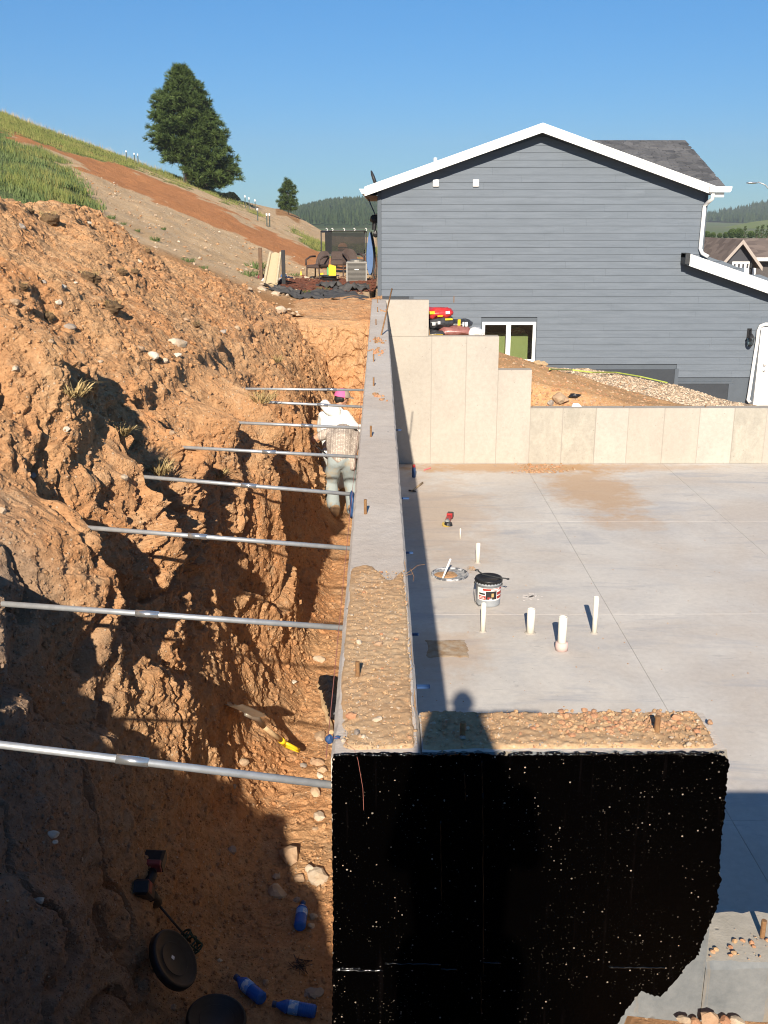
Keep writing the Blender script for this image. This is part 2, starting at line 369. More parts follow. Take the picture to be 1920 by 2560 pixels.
def bank():
    ys = [-1.0]
    while ys[-1] < 15.62: ys.append(ys[-1] + (.03 if ys[-1] < 1.8 else max(.0075, .0026*ys[-1])))
    U = np.array(ys); it = lambda a: np.interp(U, TB, a)
    def smooth1(a, w):
        k = np.exp(-np.linspace(-2, 2, 2*w+1)**2); k /= k.sum(); return np.convolve(np.pad(a, w, mode='edge'), k, 'valid')
    g = [smooth1(it(a), 25) for a in (XB, XL, HL, XM, HM, XC, HCR)]
    xb, xl, hl, xm, hm, xc, hc = g
    zf = np.full_like(U, FLOOR); z = lambda h: (3.53-h)*S
    P = [(-.09+0*U, zf), (xb+.24, zf+.03), (xb+.06, zf+.30), (xb*.60+xl*.40+.05, zf*.42+z(hl)*.58), (xl, z(hl)-.10), (xl-.10, z(hl)+.06), (xm, z(hm)), (xc, z(hc)), (xc-.9, z(hc)-.35), (xc-2.2, z(hc)-1.35), (xc-5, z(hc)-2.4)]
    seg = [46, 16, 90, 90, 16, 80, 86, 14, 8, 5]; par = [0, 1, 2, 3, 4, 5, 6, 7, 8, 9, 10]
    vv = np.concatenate([np.linspace(i, i+1, n, endpoint=False) for i, n in enumerate(seg)] + [[10.]])
    px = np.stack([p[0]*S if i else p[0]*S for i, p in enumerate(P)], 1); pz = np.stack([p[1] for p in P], 1)
    k0 = np.minimum(vv.astype(int), 9); f = vv-k0
    X = px[:, k0]*(1-f)+px[:, k0+1]*f; Z = pz[:, k0]*(1-f)+pz[:, k0+1]*f
    ker = np.exp(-np.linspace(-2, 2, 13)**2); ker /= ker.sum()
    for A in (X, Z):
        Ap = np.pad(A, ((0, 0), (6, 6)), mode='edge'); A[:] = sum(ker[i]*Ap[:, i:i+A.shape[1]] for i in range(13))
    X[:, 0] = -.09*S; Y = np.repeat(U[:, None]*S, len(vv), 1)
    V = np.repeat(vv[None], len(U), 0)
    face = sm(1.2, 2.3, V)*sm(5.4, 4.3, V); slope = sm(4.2, 5.2, V)*sm(8.6, 7.4, V); flo = sm(1.7, 1.0, V)
    # bucket-torn buttresses: each one swells slowly towards the wall and then breaks off
    w1 = fbm(Y*.33, Z*.45, X*.2, 3)
    q = Y*.80 + Z*.42 + w1*1.5; fr = q-np.floor(q); idn = np.floor(q)
    amp = .6+.75*np.abs(np.sin(idn*12.9898)*43758.5453 % 1)
    saw = np.where(fr < .86, fr/.86, (1-fr)/.14)-.5
    q2 = Y*2.3 + Z*.55 + 2.2*fbm(Y*.8, Z*.5, X+7, 3); f2 = q2-np.floor(q2); a2 = np.abs(np.sin(np.floor(q2)*78.233)*43758.5453 % 1)
    saw2 = np.where(f2 < .82, f2/.82, (1-f2)/.18)-.5
    upf = sm(.2, 1.8, Z)
    far = sm(6.5, 8.5, Y); fin = ((.10+.06*far)*amp*saw*(.45+.55*upf) + (.03+.03*far)*a2*saw2)*face
    # clods and chunks
    c1, c2, ci = worley(X*3.1, Y*3.1, Z*2.3, 5); d1, d2, di = worley(X*8+3, Y*8, Z*7, 11); e1, e2, ei = worley(X*17+3, Y*17, Z*16, 21)
    rz = np.exp(-((Y-6.0)/1.5)**2)*sm(1.5, 2.2, Z)
    rough = np.clip(.16+1.25*rz+.9*np.maximum(0, fbm(X*.7+9, Y*.45, Z*.7, 3)-.1), .06, 1.5)
    near = sm(3.4, 4.6, Y)*.6+.4
    chunk = ((ci-.5)*.09*sm(0, .10, c2-c1) + (di-.5)*.05*sm(0, .12, d2-d1) + (ei-.5)*.026*sm(0, .2, e2-e1))*rough
    strk = fbm(X*2.5, Y*7.0, Z*1.1, 4)*.035 + fbm(X*6, Y*17.0, Z*3.0, 3)*.016
    cr = np.abs(pn(X*1.3+4, Y*1.9, Z*.55+2)+.35*pn(X*5, Y*5, Z*3)); crack = sm(.055, 0, cr)*.07*sm(.0, .3, pn(X*.5, Y*.5, Z*.5+8)+.15)
    lump = fbm(X*1.1, Y*.9, Z*1.0, 2)*.09
    g1 = fbm(X*13, Y*13, Z*13, 4); fine = g1*.020
    D = face*(fin + chunk*near*(.6+.8*rz)*(1-.55*far) + lump*(.75-.35*far) + strk*(.22+.12*far) - crack) + slope*(fbm(X*.8, Y*.6, Z*.2, 4)*.20 + fbm(X*2.6, Y*2.6, Z*2.6, 3)*.022 + (di-.5)*.020*sm(0, .10, d2-d1)*(.2+rough) + (ei-.5)*.022*sm(0, .12, e2-e1) - crack*.5) + flo*(fbm(X*1.6, Y*1.6, 0*X, 4)*.045 + (ei-.5)*.016*sm(0, .3, e2-e1)) + fine*(1-.45*flo)
    edge = sm(0, .55, V); D = D*(.15+.85*edge)
    # normals of the smooth surface
    gu = np.stack([np.gradient(A, axis=0) for A in (X, Y, Z)], -1); gv = np.stack([np.gradient(A, axis=1) for A in (X, Y, Z)], -1)
    N = np.cross(gv, gu); N /= np.linalg.norm(N, axis=-1)[..., None]+1e-9
    if N[len(U)//2, 140, 0] < 0: N = -N
    Pq = np.stack([X, Y, Z], -1) + N*D[..., None]
    dd = Pq[..., 1]*CT+(HC-Pq[..., 2])*ST; QX = CX+F*Pq[..., 0]/dd; QY = 1280+F*((HC-Pq[..., 2])*CT-Pq[..., 1]*ST)/dd
    for lx, ly, am, s0, sz in ((528,1060,.22,.75,.80),(660,1300,.17,.7,.9),(705,1040,.16,.7,.8),(745,1080,.12,.5,.8),(590,1010,.08,.5,.7),(325,1330,.18,.6,.34),(130,930,.24,.5,.22),(15,960,.30,.6,.45),(250,1130,.15,.5,.28),(410,1120,.13,.45,.28),(430,1690,.06,.5,.4),(230,1560,.10,.5,.35)):   # where the bucket left a proud edge
        d2_ = (QX-lx)**2+(QY-ly)**2+np.where((V > 1.6) & (V < 6.8), 0, 1e9); k = np.unravel_index(np.argmin(d2_), d2_.shape); y0, z0 = Pq[k][1], Pq[k][2]
        dy = Pq[..., 1]-y0+.10*pn(Z*2.3, Y*.5, X*0+lx)+.05*pn(Z*7, Y*2, X*0+lx); dz = Pq[..., 2]-z0
        wgt = np.where(dy < 0, np.exp(-(dy/s0)**2), sm(.13, 0, dy))*np.exp(-(dz/sz)**2)*sm(1.2, 1.7, V)*sm(7.2, 6.4, V)
        Pq += N*(am*wgt*(1+.3*pn(Y*3, Z*3, X)))[..., None]
    for (lx, ly), yk in zip(BRL, BY):          # the braces bear on proud lobes of the bank
        A = at(lx, ly, yk); d2_ = (Pq[..., 1]-yk)**2*4+(Pq[..., 2]-A[2])**2 + np.where((V > 2.2) & (V < 6.5), 0, 99); k = np.unravel_index(np.argmin(d2_), d2_.shape); dx = A[0]-Pq[k][0]
        dx = min(dx, .29 if yk > 5 else .26)
        if dx > 0:
            dy = Pq[..., 1]-yk; dz = Pq[..., 2]-A[2]
            wgt = np.where(dy < 0, np.exp(-(dy/.32)**2), np.exp(-(dy/.13)**2))*np.where(dz < 0, np.exp(-(dz/.45)**2), np.exp(-(dz/.22)**2))*((V > 1.2))
            Pq[..., 0] += dx*wgt*(1+.35*fbm(Y*3, Z*3, X, 2))
    Pq[:, 0, 2] = np.minimum(Pq[:, 0, 2], .02)
    return U, vv, Pq
BU, BV, BP = bank()
nr, nc = BP.shape[:2]
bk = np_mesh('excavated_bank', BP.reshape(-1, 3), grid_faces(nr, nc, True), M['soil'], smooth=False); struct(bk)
def bank_pt(i, j): return Vector(BP[i, j])
def bank_hit(origin, d, far=60.):
    return BVH.ray_cast(Vector(origin), Vector(d).normalized(), far)
from mathutils.bvhtree import BVHTree
BVH = BVHTree.FromPolygons([tuple(p) for p in BP.reshape(-1, 3).tolist()], grid_faces(nr, nc).tolist())
def on_bank(px, py):
    r = ray(px, py); h = BVH.ray_cast(Vector((0, 0, HC)), Vector(r).normalized(), 80.)
    return (h[0], h[1]) if h[0] is not None else (None, None)

def end_face():
    nx, nz = 210, 330
    v = np.linspace(0, 3, nz); u = np.linspace(-1.75, .05, nx)*S
    prof_y = np.interp(v, [0, .25, 1.5, 2, 2.12, 2.5, 3], np.array([15.25, 15.38, 15.5, 15.56, 15.75, 17.2, 19.5])*S)
    prof_z = np.interp(v, [0, .25, 1.5, 2, 2.12, 2.5, 3], [-.1, .15, 1.75, 2.30, 2.44, 2.58, 2.50])
    X = np.repeat(u[None], nz, 0); Y = np.repeat(prof_y[:, None], nx, 1); Z = np.repeat(prof_z[:, None], nx, 1)
    V = np.repeat(v[:, None], nx, 1); fc = sm(.1, .4, V)*sm(2.3, 1.9, V)
    c1, c2, ci = worley(X*4, Y*4, Z*4, 9); d1, d2, di = worley(X*10, Y*10, Z*9, 19)
    Y = Y + fc*(fbm(X*1.3, Y, Z*1.0, 4)*.16 + (ci-.5)*.07*sm(0, .12, c2-c1) + (di-.5)*.04*sm(0, .12, d2-d1) + fbm(X*6, Y*6, Z*6, 4)*.05 + fbm(X*3.5, Y, Z*.9, 3)*.07)
    Z = Z + (1-fc)*(fbm(X*1.2, Y*1.0, 0*X, 4)*.09 + (di-.5)*.02)
    return np.stack([X, Y, Z], -1)
EP = end_face(); struct(np_mesh('pit_end_bank', EP.reshape(-1, 3), grid_faces(EP.shape[0], EP.shape[1]), M['soil'], smooth=False))

# ================================================================== YARD + HILLSIDE (one slope running away from the pit)
PA, PB, P0 = -.3776, -.0154, (-2.8, 37., HC-1.84)
def plane_z(x, y): return P0[2] + PA*(x-P0[0]) + PB*(y-P0[1])
def yard_z(y): return np.interp(y, [15, 19, 24, 30, 40, 80], [2.35, 2.42, 2.40, 2.43, 2.46, 1.2])
def ground_z(x, y):
    if x > -.25: return float(yard_z(y))-2.2*min(1., (x+.25)/.2)
    a = plane_z(x, y); b = yard_z(y); k = .5
    h = np.clip(.5+.5*(a-b)/k, 0, 1); return b*(1-h)+a*h + k*h*(1-h)
CRX = np.array([-1400,-400,0,96,193,309,366,458,530,612,685,718,738,770,800,830,1010])
CRY = np.array([0,150,280,318,354,395,419,446,475,504,521,523,537,556,574,590,600])
def hill():
    xs = np.concatenate([np.linspace(-1400, 0, 60, endpoint=False), np.linspace(0, 830, 330, endpoint=False), np.linspace(830, 1010, 30)])
    ts = np.concatenate([np.linspace(0, 1, 260)**1.7, [1.02, 1.06, 1.15, 1.4, 2.0]])
    cy = np.interp(xs, CRX, CRY); P = np.zeros((len(xs), len(ts), 3))
    for i, (x, y) in enumerate(zip(xs, cy)):
        r = ray(x, y)      # where this sight line meets the slope
        den = r[2]-PA*r[0]-PB*r[1]; t = (P0[2]-PA*P0[0]-PB*P0[1]-HC)/den
        if not (20 < t < 150): t = min(150., max(t, 60.)) if t > 0 else 120.
        c = np.array([r[0]*t, r[1]*t])
        y0 = np.interp(x, [-1400, 100, 480, 640, 1010], [6., 8.5, 14., 19.6, 19.6]); n = c*(y0/c[1]) if c[1] > y0 else c
        for j, s in enumerate(ts):
            q = n+(c-n)*s; P[i, j, :2] = q
            P[i, j, 2] = ground_z(*q) if s <= 1 else ground_z(*c)-(s-1)*np.linalg.norm(c-n)*.45
    X, Y, Z = P[..., 0], P[..., 1], P[..., 2]
    a = np.clip((ts-.03)/.1, 0, 1)[None]*np.clip((1.0-ts)/.04, 0, 1)[None]
    P[..., 2] += a*(fbm(X*.16, Y*.10, 0*X, 4)*.22 + fbm(X*.9, Y*.5, 0*X, 4)*.07)
    d = Y*CT+(HC-P[..., 2])*ST; px = CX+F*X/d; py = 1280+F*((HC-P[..., 2])*CT-Y*ST)/d
    T = np.repeat(ts[None], len(xs), 0)
    ip = lambda pts: np.interp(px, [p[0] for p in pts], [p[1] for p in pts])
    wob = fbm(X*.35, Y*.2, 0*X, 4)*16; wob2 = fbm(X*.9, Y*.5, 0*X+4, 3)*9
    pyw = py+wob+wob2
    rt = ip([(-200,250),(29,326),(193,385),(270,400),(357,434),(482,482),(627,555),(771,622),(820,640)])
    rb = ip([(-200,250),(29,345),(193,407),(289,463),(386,509),(530,562),(675,624),(771,660),(820,668)])
    gb = ip([(-200,320),(0,330),(29,330),(193,385),(270,400),(357,425),(482,468),(600,518),(700,562),(790,622),(830,640)])
    gt = ip([(-200,0),(480,0),(500,452),(560,490),(640,530),(720,572),(800,602),(830,612)])
    e = 7
    red = sm(-e, e, pyw-rt)*sm(e, -e, pyw-rb)
    gr = sm(e*.7, -e*.7, pyw-gb)*sm(-e*.5, e*.5, pyw-gt)
    # the weedy patch at the left foot of the slope
    lt = ip([(-200,300),(0,352),(90,372),(150,402),(185,440),(240,505),(241,900)]); lb = ip([(-200,900),(185,900),(235,522),(300,528),(301,0)])
    gl = sm(-10, 8, pyw-lt)*sm(262, 235, px+wob)*(1-red)
    gl = np.maximum(gl, sm(5, -5, px-30+wob)*sm(-4, 4, pyw-rt)*(1-red))
    topsoil = sm(760, 700, px)*0
    orange = np.maximum(sm(-6, 6, px-690)*sm(760, 740, px)*sm(10, 0, py-np.interp(px, CRX, CRY)-12), sm(27, 21, Y)*.8)
    return P, xs, ts, red, np.maximum(gr, gl), gl, orange, px, py
HP, HXS, HTS, hred, hgr, hgl, hor, hpx, hpy = hill()
b = NB('hillside_ground')
red, gr, gl, orr = (b.attr(k) for k in ('red', 'grass', 'weed', 'orange'))
n1 = b.noise(.5, 7, .65, .6); n2 = b.noise(3.5, 7, .7); n3 = b.noise(14., 5, .7)
tan = b.mix(b.ramp(n1, .35, .65), (.62,.44,.26), (.54,.36,.195)); tan = b.mix(b.ramp(n2, .5, .75), tan, (.60,.49,.34))
redc = b.mix(b.ramp(n2, .35, .7), (.54,.25,.105), (.46,.185,.07)); redc = b.mix(b.math('MULTIPLY', b.ramp(n3, .6, .75), .5), redc, (.58,.40,.25))
grs = b.mix(b.ramp(n1, .35, .62), (.14,.17,.045), (.26,.235,.085)); grs = b.mix(b.ramp(n2, .4, .7), grs, (.085,.13,.032))
wd = b.mix(b.ramp(n2, .35, .7), (.085,.135,.045), (.14,.165,.065)); wd = b.mix(b.ramp(n3, .56, .66), wd, (.40,.29,.17))
th = lambda a, lo=.3, hi=.7: b.ramp(b.math('ADD', a, b.math('MULTIPLY', b.math('SUBTRACT', n3, .5), .9)), lo, hi)
col = b.mix(th(orr), tan, b.mix(b.ramp(n2, .35, .7), (.43,.235,.105), (.38,.19,.075))); col = b.mix(th(red), col, redc); col = b.mix(th(gr), col, grs); col = b.mix(th(gl), col, wd)
M['hill'] = b.done(col, .95, b.bump(b.math('ADD', b.math('MULTIPLY', n2, 3.), n3), .35, .10), spec=.1)
hl = np_mesh('hillside', HP.reshape(-1, 3), grid_faces(HP.shape[0], HP.shape[1], True), M['hill'], attr={'red': hred.ravel(), 'grass': hgr.ravel(), 'weed': hgl.ravel(), 'orange': hor.ravel()}); struct(hl)
HBVH = BVHTree.FromPolygons([tuple(p) for p in HP.reshape(-1, 3).tolist()], grid_faces(HP.shape[0], HP.shape[1]).tolist())
def on_hill(px, py):
    h = HBVH.ray_cast(Vector((0, 0, HC)), Vector(ray(px, py)).normalized(), 300.)
    return h[0]
def hill_z(x, y):
    h = HBVH.ray_cast(Vector((x, y, 100)), Vector((0, 0, -1)), 200.)
    return h[0].z if h[0] is not None else float(ground_z(x, y))

# ================================================================== LOT BETWEEN THE BACK WALL AND THE HOUSE
WT = 2.38*S                                             # top of the tall wall
YB0, YB1 = 14.4*S, 14.6*S                               # back wall, near and far face
XI, XO = .093*S, -.110*S                                # long wall, inner and outer face
def back_lot():
    xs = np.concatenate([np.linspace(-.12, 12, 190), np.linspace(12.5, 60, 20)]); ys = np.concatenate([np.linspace(YB1-.05, 27.3, 120), np.linspace(28, 60, 12)])
    X, Y = np.meshgrid(xs, ys)
    g0 = np.interp(X, [-.2, .8, .9, 2.05, 2.2, 2.7, 2.85, 4.6, 6, 14], [2.72, 2.70, 2.22, 2.2, 1.70, 1.62, 1.35, 1.02, .95, .9])
    gm = np.interp(X, [-.2, .8, 1.6, 2.35, 2.96, 4.2, 5.3, 6.2, 8, 14], [2.55, 2.3, 2.05, 1.76, 1.57, 1.2, .80, .62, .35, .1])
    g1 = np.interp(X, [-.2, 0, 1.2, 2.2, 2.73, 3.3, 3.9, 6.0, 8, 9.6, 11, 14], [2.15, 2.10, 1.75, 1.1, .82, .6, .48, .33, -.06, -.55, -.66, -.7])
    t = np.clip((Y-YB1)/(27-YB1), 0, 1)
    Z = np.where(t < .21, g0+(gm-g0)*sm(0, .21, t), gm+(g1-gm)*((t-.21)/.79))
    zs = np.where(X < .87, WT, np.where(X < 2.12, 1.87*S, np.where(X < 2.725, 1.39*S, .83*S)))-.06
    Z = np.where(Y < YB1+.02, zs-.3, zs+(Z-zs)*sm(0, .45, Y-YB1-.02))
    Z = np.where(Y > 27, g1-(Y-27)*.02, Z)
    Z = Z + fbm(X*1.3, Y*1.3, 0*X, 4)*.05*sm(0, .4, Y-YB1)
    # gravel strip along the house
    gx = np.interp(X, [3.0, 3.6, 4.6, 6.0, 7.2, 8, 12], [30., 26.5, 23.5, 21.0, 19.6, 18.2, 18])
    gv = sm(-.5, .5, Y-gx + fbm(X*1.1, Y*1.1, 0*X+2, 3)*1.0)
    return np.stack([X, Y, Z], -1), gv
LP, LG = back_lot()
b = NB('lot_ground'); g = b.attr('gravel')
n2 = b.noise(4., 7, .68); n3 = b.noise(30., 6, .72)
dirt = b.mix(b.ramp(n2, .35, .68), (.52,.315,.155), (.47,.25,.11)); dirt = b.mix(b.ramp(n3, .5, .72), dirt, (.60,.44,.27))
vc = b.vor(22., out='Color'); sv = b.n('ShaderNodeSeparateColor', {0: vc}).outputs[0]
grv = b.mix(sv, (.68,.55,.41), (.54,.41,.28)); grv = b.mix(b.ramp(b.vor(22.), .35, .65), grv, (.36,.26,.17))
hg = b.math('ADD', b.math('MULTIPLY', n3, .7), b.math('MULTIPLY', b.vor(22.), b.math('MULTIPLY', g, -1.2)))
M['lot'] = b.done(b.mix(b.ramp(b.math('ADD', g, b.math('MULTIPLY', b.math('SUBTRACT', n3, .5), .6)), .4, .6), dirt, grv), .95, b.bump(hg, .9, .04), spec=.15)
struct(np_mesh('lot_ground', LP.reshape(-1, 3), grid_faces(LP.shape[0], LP.shape[1]), M['lot'], attr={'gravel': LG.ravel()}))
LBVH = BVHTree.FromPolygons([tuple(p) for p in LP.reshape(-1, 3).tolist()], grid_faces(LP.shape[0], LP.shape[1]).tolist())
def lot_z(x, y):
    h = LBVH.ray_cast(Vector((x, y, 50)), Vector((0, 0, -1)), 100.); return h[0].z if h[0] is not None else 0.
def on_lot(px, py):
    return LBVH.ray_cast(Vector((0, 0, HC)), Vector(ray(px, py)).normalized(), 100.)[0]

# far valley floor and the ground under everything
b = NB('valley_ground'); n = b.noise(.01, 6, .6)
M['valley'] = b.done(b.mix(b.ramp(n, .4, .6), (.10,.14,.04), (.15,.15,.06)), .95)
mb = MB(); mb.add([(-1700, -60, -3.2), (1700, -60, -3.2), (1700, 1700, -3.2), (-1700, 1700, -3.2)], [(0, 1, 2, 3)]); struct(mk('ground', mb, M['valley']))
# ground on this side of the stub wall, where the photograph was taken from
def near_ground():
    xs = np.linspace(-6, 9, 90); ys = np.concatenate([np.linspace(-9, -1.3, 12), np.linspace(-1.2, 1.98*S+.0, 50)])
    X, Y = np.meshgrid(xs, ys)
    top = 3.0; base = np.interp(X, [-2, .2, .55, .75, .9, 1.6, 9], [-.1, .2, 1.3, 1.75*S*1.0-.12, 2.03, 1.98, 1.95])
    Z = base + (top-base)*sm(.35, -.35, Y - .1*np.sin(X*2))
    Z = np.where((X > .3) & (Y > .5), Z+fbm(X*2.2, Y*2.2, 0*X, 4)*.07, Z)
    k = X < -.2; Z = np.where(k & (Y > -.2), np.minimum(Z, -.12), Z)
    return np.stack([X, Y, Z], -1)
NP_ = near_ground(); struct(np_mesh('near_ground', NP_.reshape(-1, 3), grid_faces(NP_.shape[0], NP_.shape[1]), M['fill']))
NBVH = BVHTree.FromPolygons([tuple(p) for p in NP_.reshape(-1, 3).tolist()], grid_faces(NP_.shape[0], NP_.shape[1]).tolist())

# ================================================================== CONCRETE: slab in panels, walls
SLX = [XI+.002, 2.14*S, 4.19*S, 6.25*S, 8.3*S, 10.4*S]; SLY = [2.18*S+.002, 5.29*S, 8.57*S, 11.48*S, YB0-.002]
sl = struct(mk('basement_slab', (lambda q: (q.box(XI, 13., 2.18*S, YB0, -.14, -.014), q)[1])(MB()), M['gap']))
for i in range(5):
    for j in range(4):
        q = MB(); q.box(SLX[i]+.0015, SLX[i+1]-.0015, SLY[j]+.0012, SLY[j+1]-.0012, -.016, 0., .0015)
        mk('slab_panel', q, M['slab'], sl)

def rough_top(x0, x1, y0, y1, z, nx, ny, amp, seed):
    return None
lw = thing('foundation_wall', 'long poured concrete wall between the dug trench and the slab, bolts along its top', 'wall', (0, 1.98*S, 0))
q = MB()
def wallbox(q, x0, x1, y0, y1, z0, z1, nl, ax, amp, seed):
    # a wall whose top arrises are chipped and slightly wavy
    r = random.Random(seed); pts = []
    for k in range(nl+1):
        t = k/nl; e = [r.uniform(0, amp) if r.random() < .5 else r.uniform(0, amp)*.25 for _ in range(4)]
        if ax == 'y': pts.append([(x0, y0+(y1-y0)*t, z0), (x0+e[0]*.3, y0+(y1-y0)*t, z1-.012-e[0]), (x0+.010+e[0], y0+(y1-y0)*t, z1), (x1-.010-e[1], y0+(y1-y0)*t, z1), (x1-e[1]*.3, y0+(y1-y0)*t, z1-.012-e[1]), (x1, y0+(y1-y0)*t, z0)])
        else: pts.append([(x0+(x1-x0)*t, y0, z0), (x0+(x1-x0)*t, y0+e[0]*.3, z1-.012-e[0]), (x0+(x1-x0)*t, y0+.010+e[0], z1), (x0+(x1-x0)*t, y1-.010-e[1], z1), (x0+(x1-x0)*t, y1-e[1]*.3, z1-.012-e[1]), (x0+(x1-x0)*t, y1, z0)])
    v = [p for s_ in pts for p in s_]; f = [tuple(range(6)), tuple(range(nl*6, nl*6+6))]
    for k in range(nl):
        for i in range(6):
            j = (i+1) % 6; f.append((k*6+i, k*6+j, k*6+6+j, k*6+6+i))
    q.add(v, f)
wallbox(q, XO, XI, 1.98*S, YB0-.003, -.3, WT, 260, 'y', .006, 2); mk('wall_body', q, M['walltop'], lw)
# anchor bolts
for yy in (13.9,13.2,12.5,11.55,10.6,8.75,6.9):
    pass
ANCH = [(944,757),(944,780),(940,812),(938,858),(934,904),(934,945+20),(927,1092),(913,1285)]
for k, (px, py) in enumerate(ANCH):
    p = at_z(px, py, WT)
    q = MB(); n_ = len(q.v); q.cyl((p[0], p[1], WT-.03), (p[0], p[1], WT+.075), .0075, n=8);
    mk('anchor_bolt', q, M['rust'], lw)
for px, py in ((895,1700),(203*0+893,1702)):
    pass
# blue form ties left in the inner face
for px, py in ((1000,1075),(1014,1246),(1020,1382),(1031,1586),(1052,1717)):
    p = at(px, py, 1); z = None
    r = ray(px-14, py); t = (XI)/r[0]; y, zz = r[1]*t, HC+r[2]*t
    if zz < .02: zz = .06
    q = MB(); q.box(XI-.002, XI+.04+.015*math.sin(px), y-.008, y+.008, zz-.003, zz+.004); mk('form_tie', q, M['blue'], lw)

# stub wall and the lower wall in front, in one line
b, col, nm = concrete('dark_grey_concrete', (.125,.14,.15), (.10,.115,.125), streak=True, sc=5., pit=.5)  # darker blue-grey concrete for the upright faces
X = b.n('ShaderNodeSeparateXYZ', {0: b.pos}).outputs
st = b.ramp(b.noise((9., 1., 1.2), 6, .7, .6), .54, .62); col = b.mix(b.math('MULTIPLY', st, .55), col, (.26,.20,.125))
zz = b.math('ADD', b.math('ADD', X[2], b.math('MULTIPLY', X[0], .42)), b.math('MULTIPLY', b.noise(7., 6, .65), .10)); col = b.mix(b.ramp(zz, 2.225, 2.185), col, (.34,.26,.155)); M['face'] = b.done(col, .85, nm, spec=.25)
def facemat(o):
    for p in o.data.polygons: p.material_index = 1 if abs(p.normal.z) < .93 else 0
XS = .778*S; WL2 = HC-1.718*S
sw_ = thing('stub_wall', 'short concrete wall coated black with tar, nearest the camera', 'wall', (XI, 1.98*S, 0))
q = MB(); wallbox(q, XI+.001, XS, 1.98*S, 2.18*S, -.3, WT, 60, 'x', .012, 5); mk('wall_body', q, [M['walltop'], M['face']], sw_); facemat(bpy.data.objects[-1] if 0 else sw_.children[0])
lo = thing('low_wall', 'lower stretch of concrete wall beside the black wall, red clods on its top', 'wall', (XS, 1.98*S, 0))
q = MB(); wallbox(q, XS+.001, 5.2, 1.98*S, 2.18*S, -.3, WL2, 160, 'x', .012, 6); mk('wall_body', q, [M['concrete2'], M['face']], lo); facemat(lo.children[0])
# tar coat: a thin skin with a ragged outline on the near face
TO = [(829,2760),(829,2500),(831,2300),(829,2100),(828,1980),(830,1893),(836,1884),(960,1880),(1065,1884),(1200,1882),(1240,1889),(1400,1887),(1600,1885),(1780,1884),(1806,1890),(1822,1902),(1815,1960),(1811,2020),(1806,2070),(1800,2120),(1797,2180),(1801,2200),(1793,2225),(1796,2250),(1790,2275),(1782,2290),(1768,2322),(1752,2362),(1744,2386),(1728,2402),(1716,2412),(1700,2436),(1672,2468),(1650,2493),(1622,2487),(1602,2474),(1590,2488),(1568,2520),(1545,2552),(1500,2610),(1420,2760)]
poly = []
for k in range(len(TO)-1):
    a, b_ = TO[k], TO[k+1]; L = math.hypot(b_[0]-a[0], b_[1]-a[1]); n_ = max(1, int(L/5))
    for i in range(n_):
        t = i/n_; j = 2.6 if k > 13 else 1.6
        p = at(a[0]+(b_[0]-a[0])*t+rnd.uniform(-j, j), a[1]+(b_[1]-a[1])*t+rnd.uniform(-j, j), 1.98*S); poly.append((p[0], 1.98*S-.0045, p[2]))
bm = bmesh.new(); f = bm.faces.new([bm.verts.new(p) for p in poly]); r_ = bmesh.ops.extrude_face_region(bm, geom=[f])
for v in r_['geom']:
    if isinstance(v, bmesh.types.BMVert): v.co.y += .004
bmesh.ops.triangulate(bm, faces=bm.faces); bmesh.ops.recalc_face_normals(bm, faces=bm.faces)
me = bpy.data.meshes.new('tar_coating'); bm.to_mesh(me); bm.free()
me.transform(Matrix.Translation((-XI, -1.98*S, 0))); link('tar_coating', me, M['tar'], sw_)
q = MB()          # lips where the form joints show through, and the drips along the top edge
for x0, x1, y in ((832,955,2422),(840,900,2417),(1100,1140,2420),(1205,1250,2404),(1520,1660,2417),(960,1100,2406)):
    a = at(x0, y, 1.98*S); c = at(x1, y+2, 1.98*S); pts = []
    for i in range(15):
        t = i/14; pts.append((a[0]+(c[0]-a[0])*t, 1.98*S-.004-.0015*rnd.random(), a[2]+(c[2]-a[2])*t+rnd.uniform(-.002, .002)))
    q.tube(pts, [rnd.uniform(.0015, .004) for _ in pts], 6)
for x in range(840, 1815, 7):
    if rnd.random() < .55:
        a = at(x, 1884+rnd.uniform(-3, 3), 1.98*S); q.ball((a[0], 1.98*S-.003, a[2]), (rnd.uniform(.003, .02), .005, rnd.uniform(.002, .006)), 1, .4, x)
for x, y0, y1 in ((1205,1980,2440),(1203,1900,1980),(1200,2440,2540),(1100,2050,2250),(1160,1930,2000)):
    a = at(x, y0, 1.98*S); c = at(x+1, y1, 1.98*S)
    q.tube([(a[0]+(c[0]-a[0])*i/20+rnd.uniform(-.001, .001), 1.98*S-.0042, a[2]+(c[2]-a[2])*i/20) for i in range(21)], [rnd.uniform(.0006, .0022) for _ in range(21)], 5)
mk('tar_ridge', q, M['tar_gloss'], sw_, smooth=True)

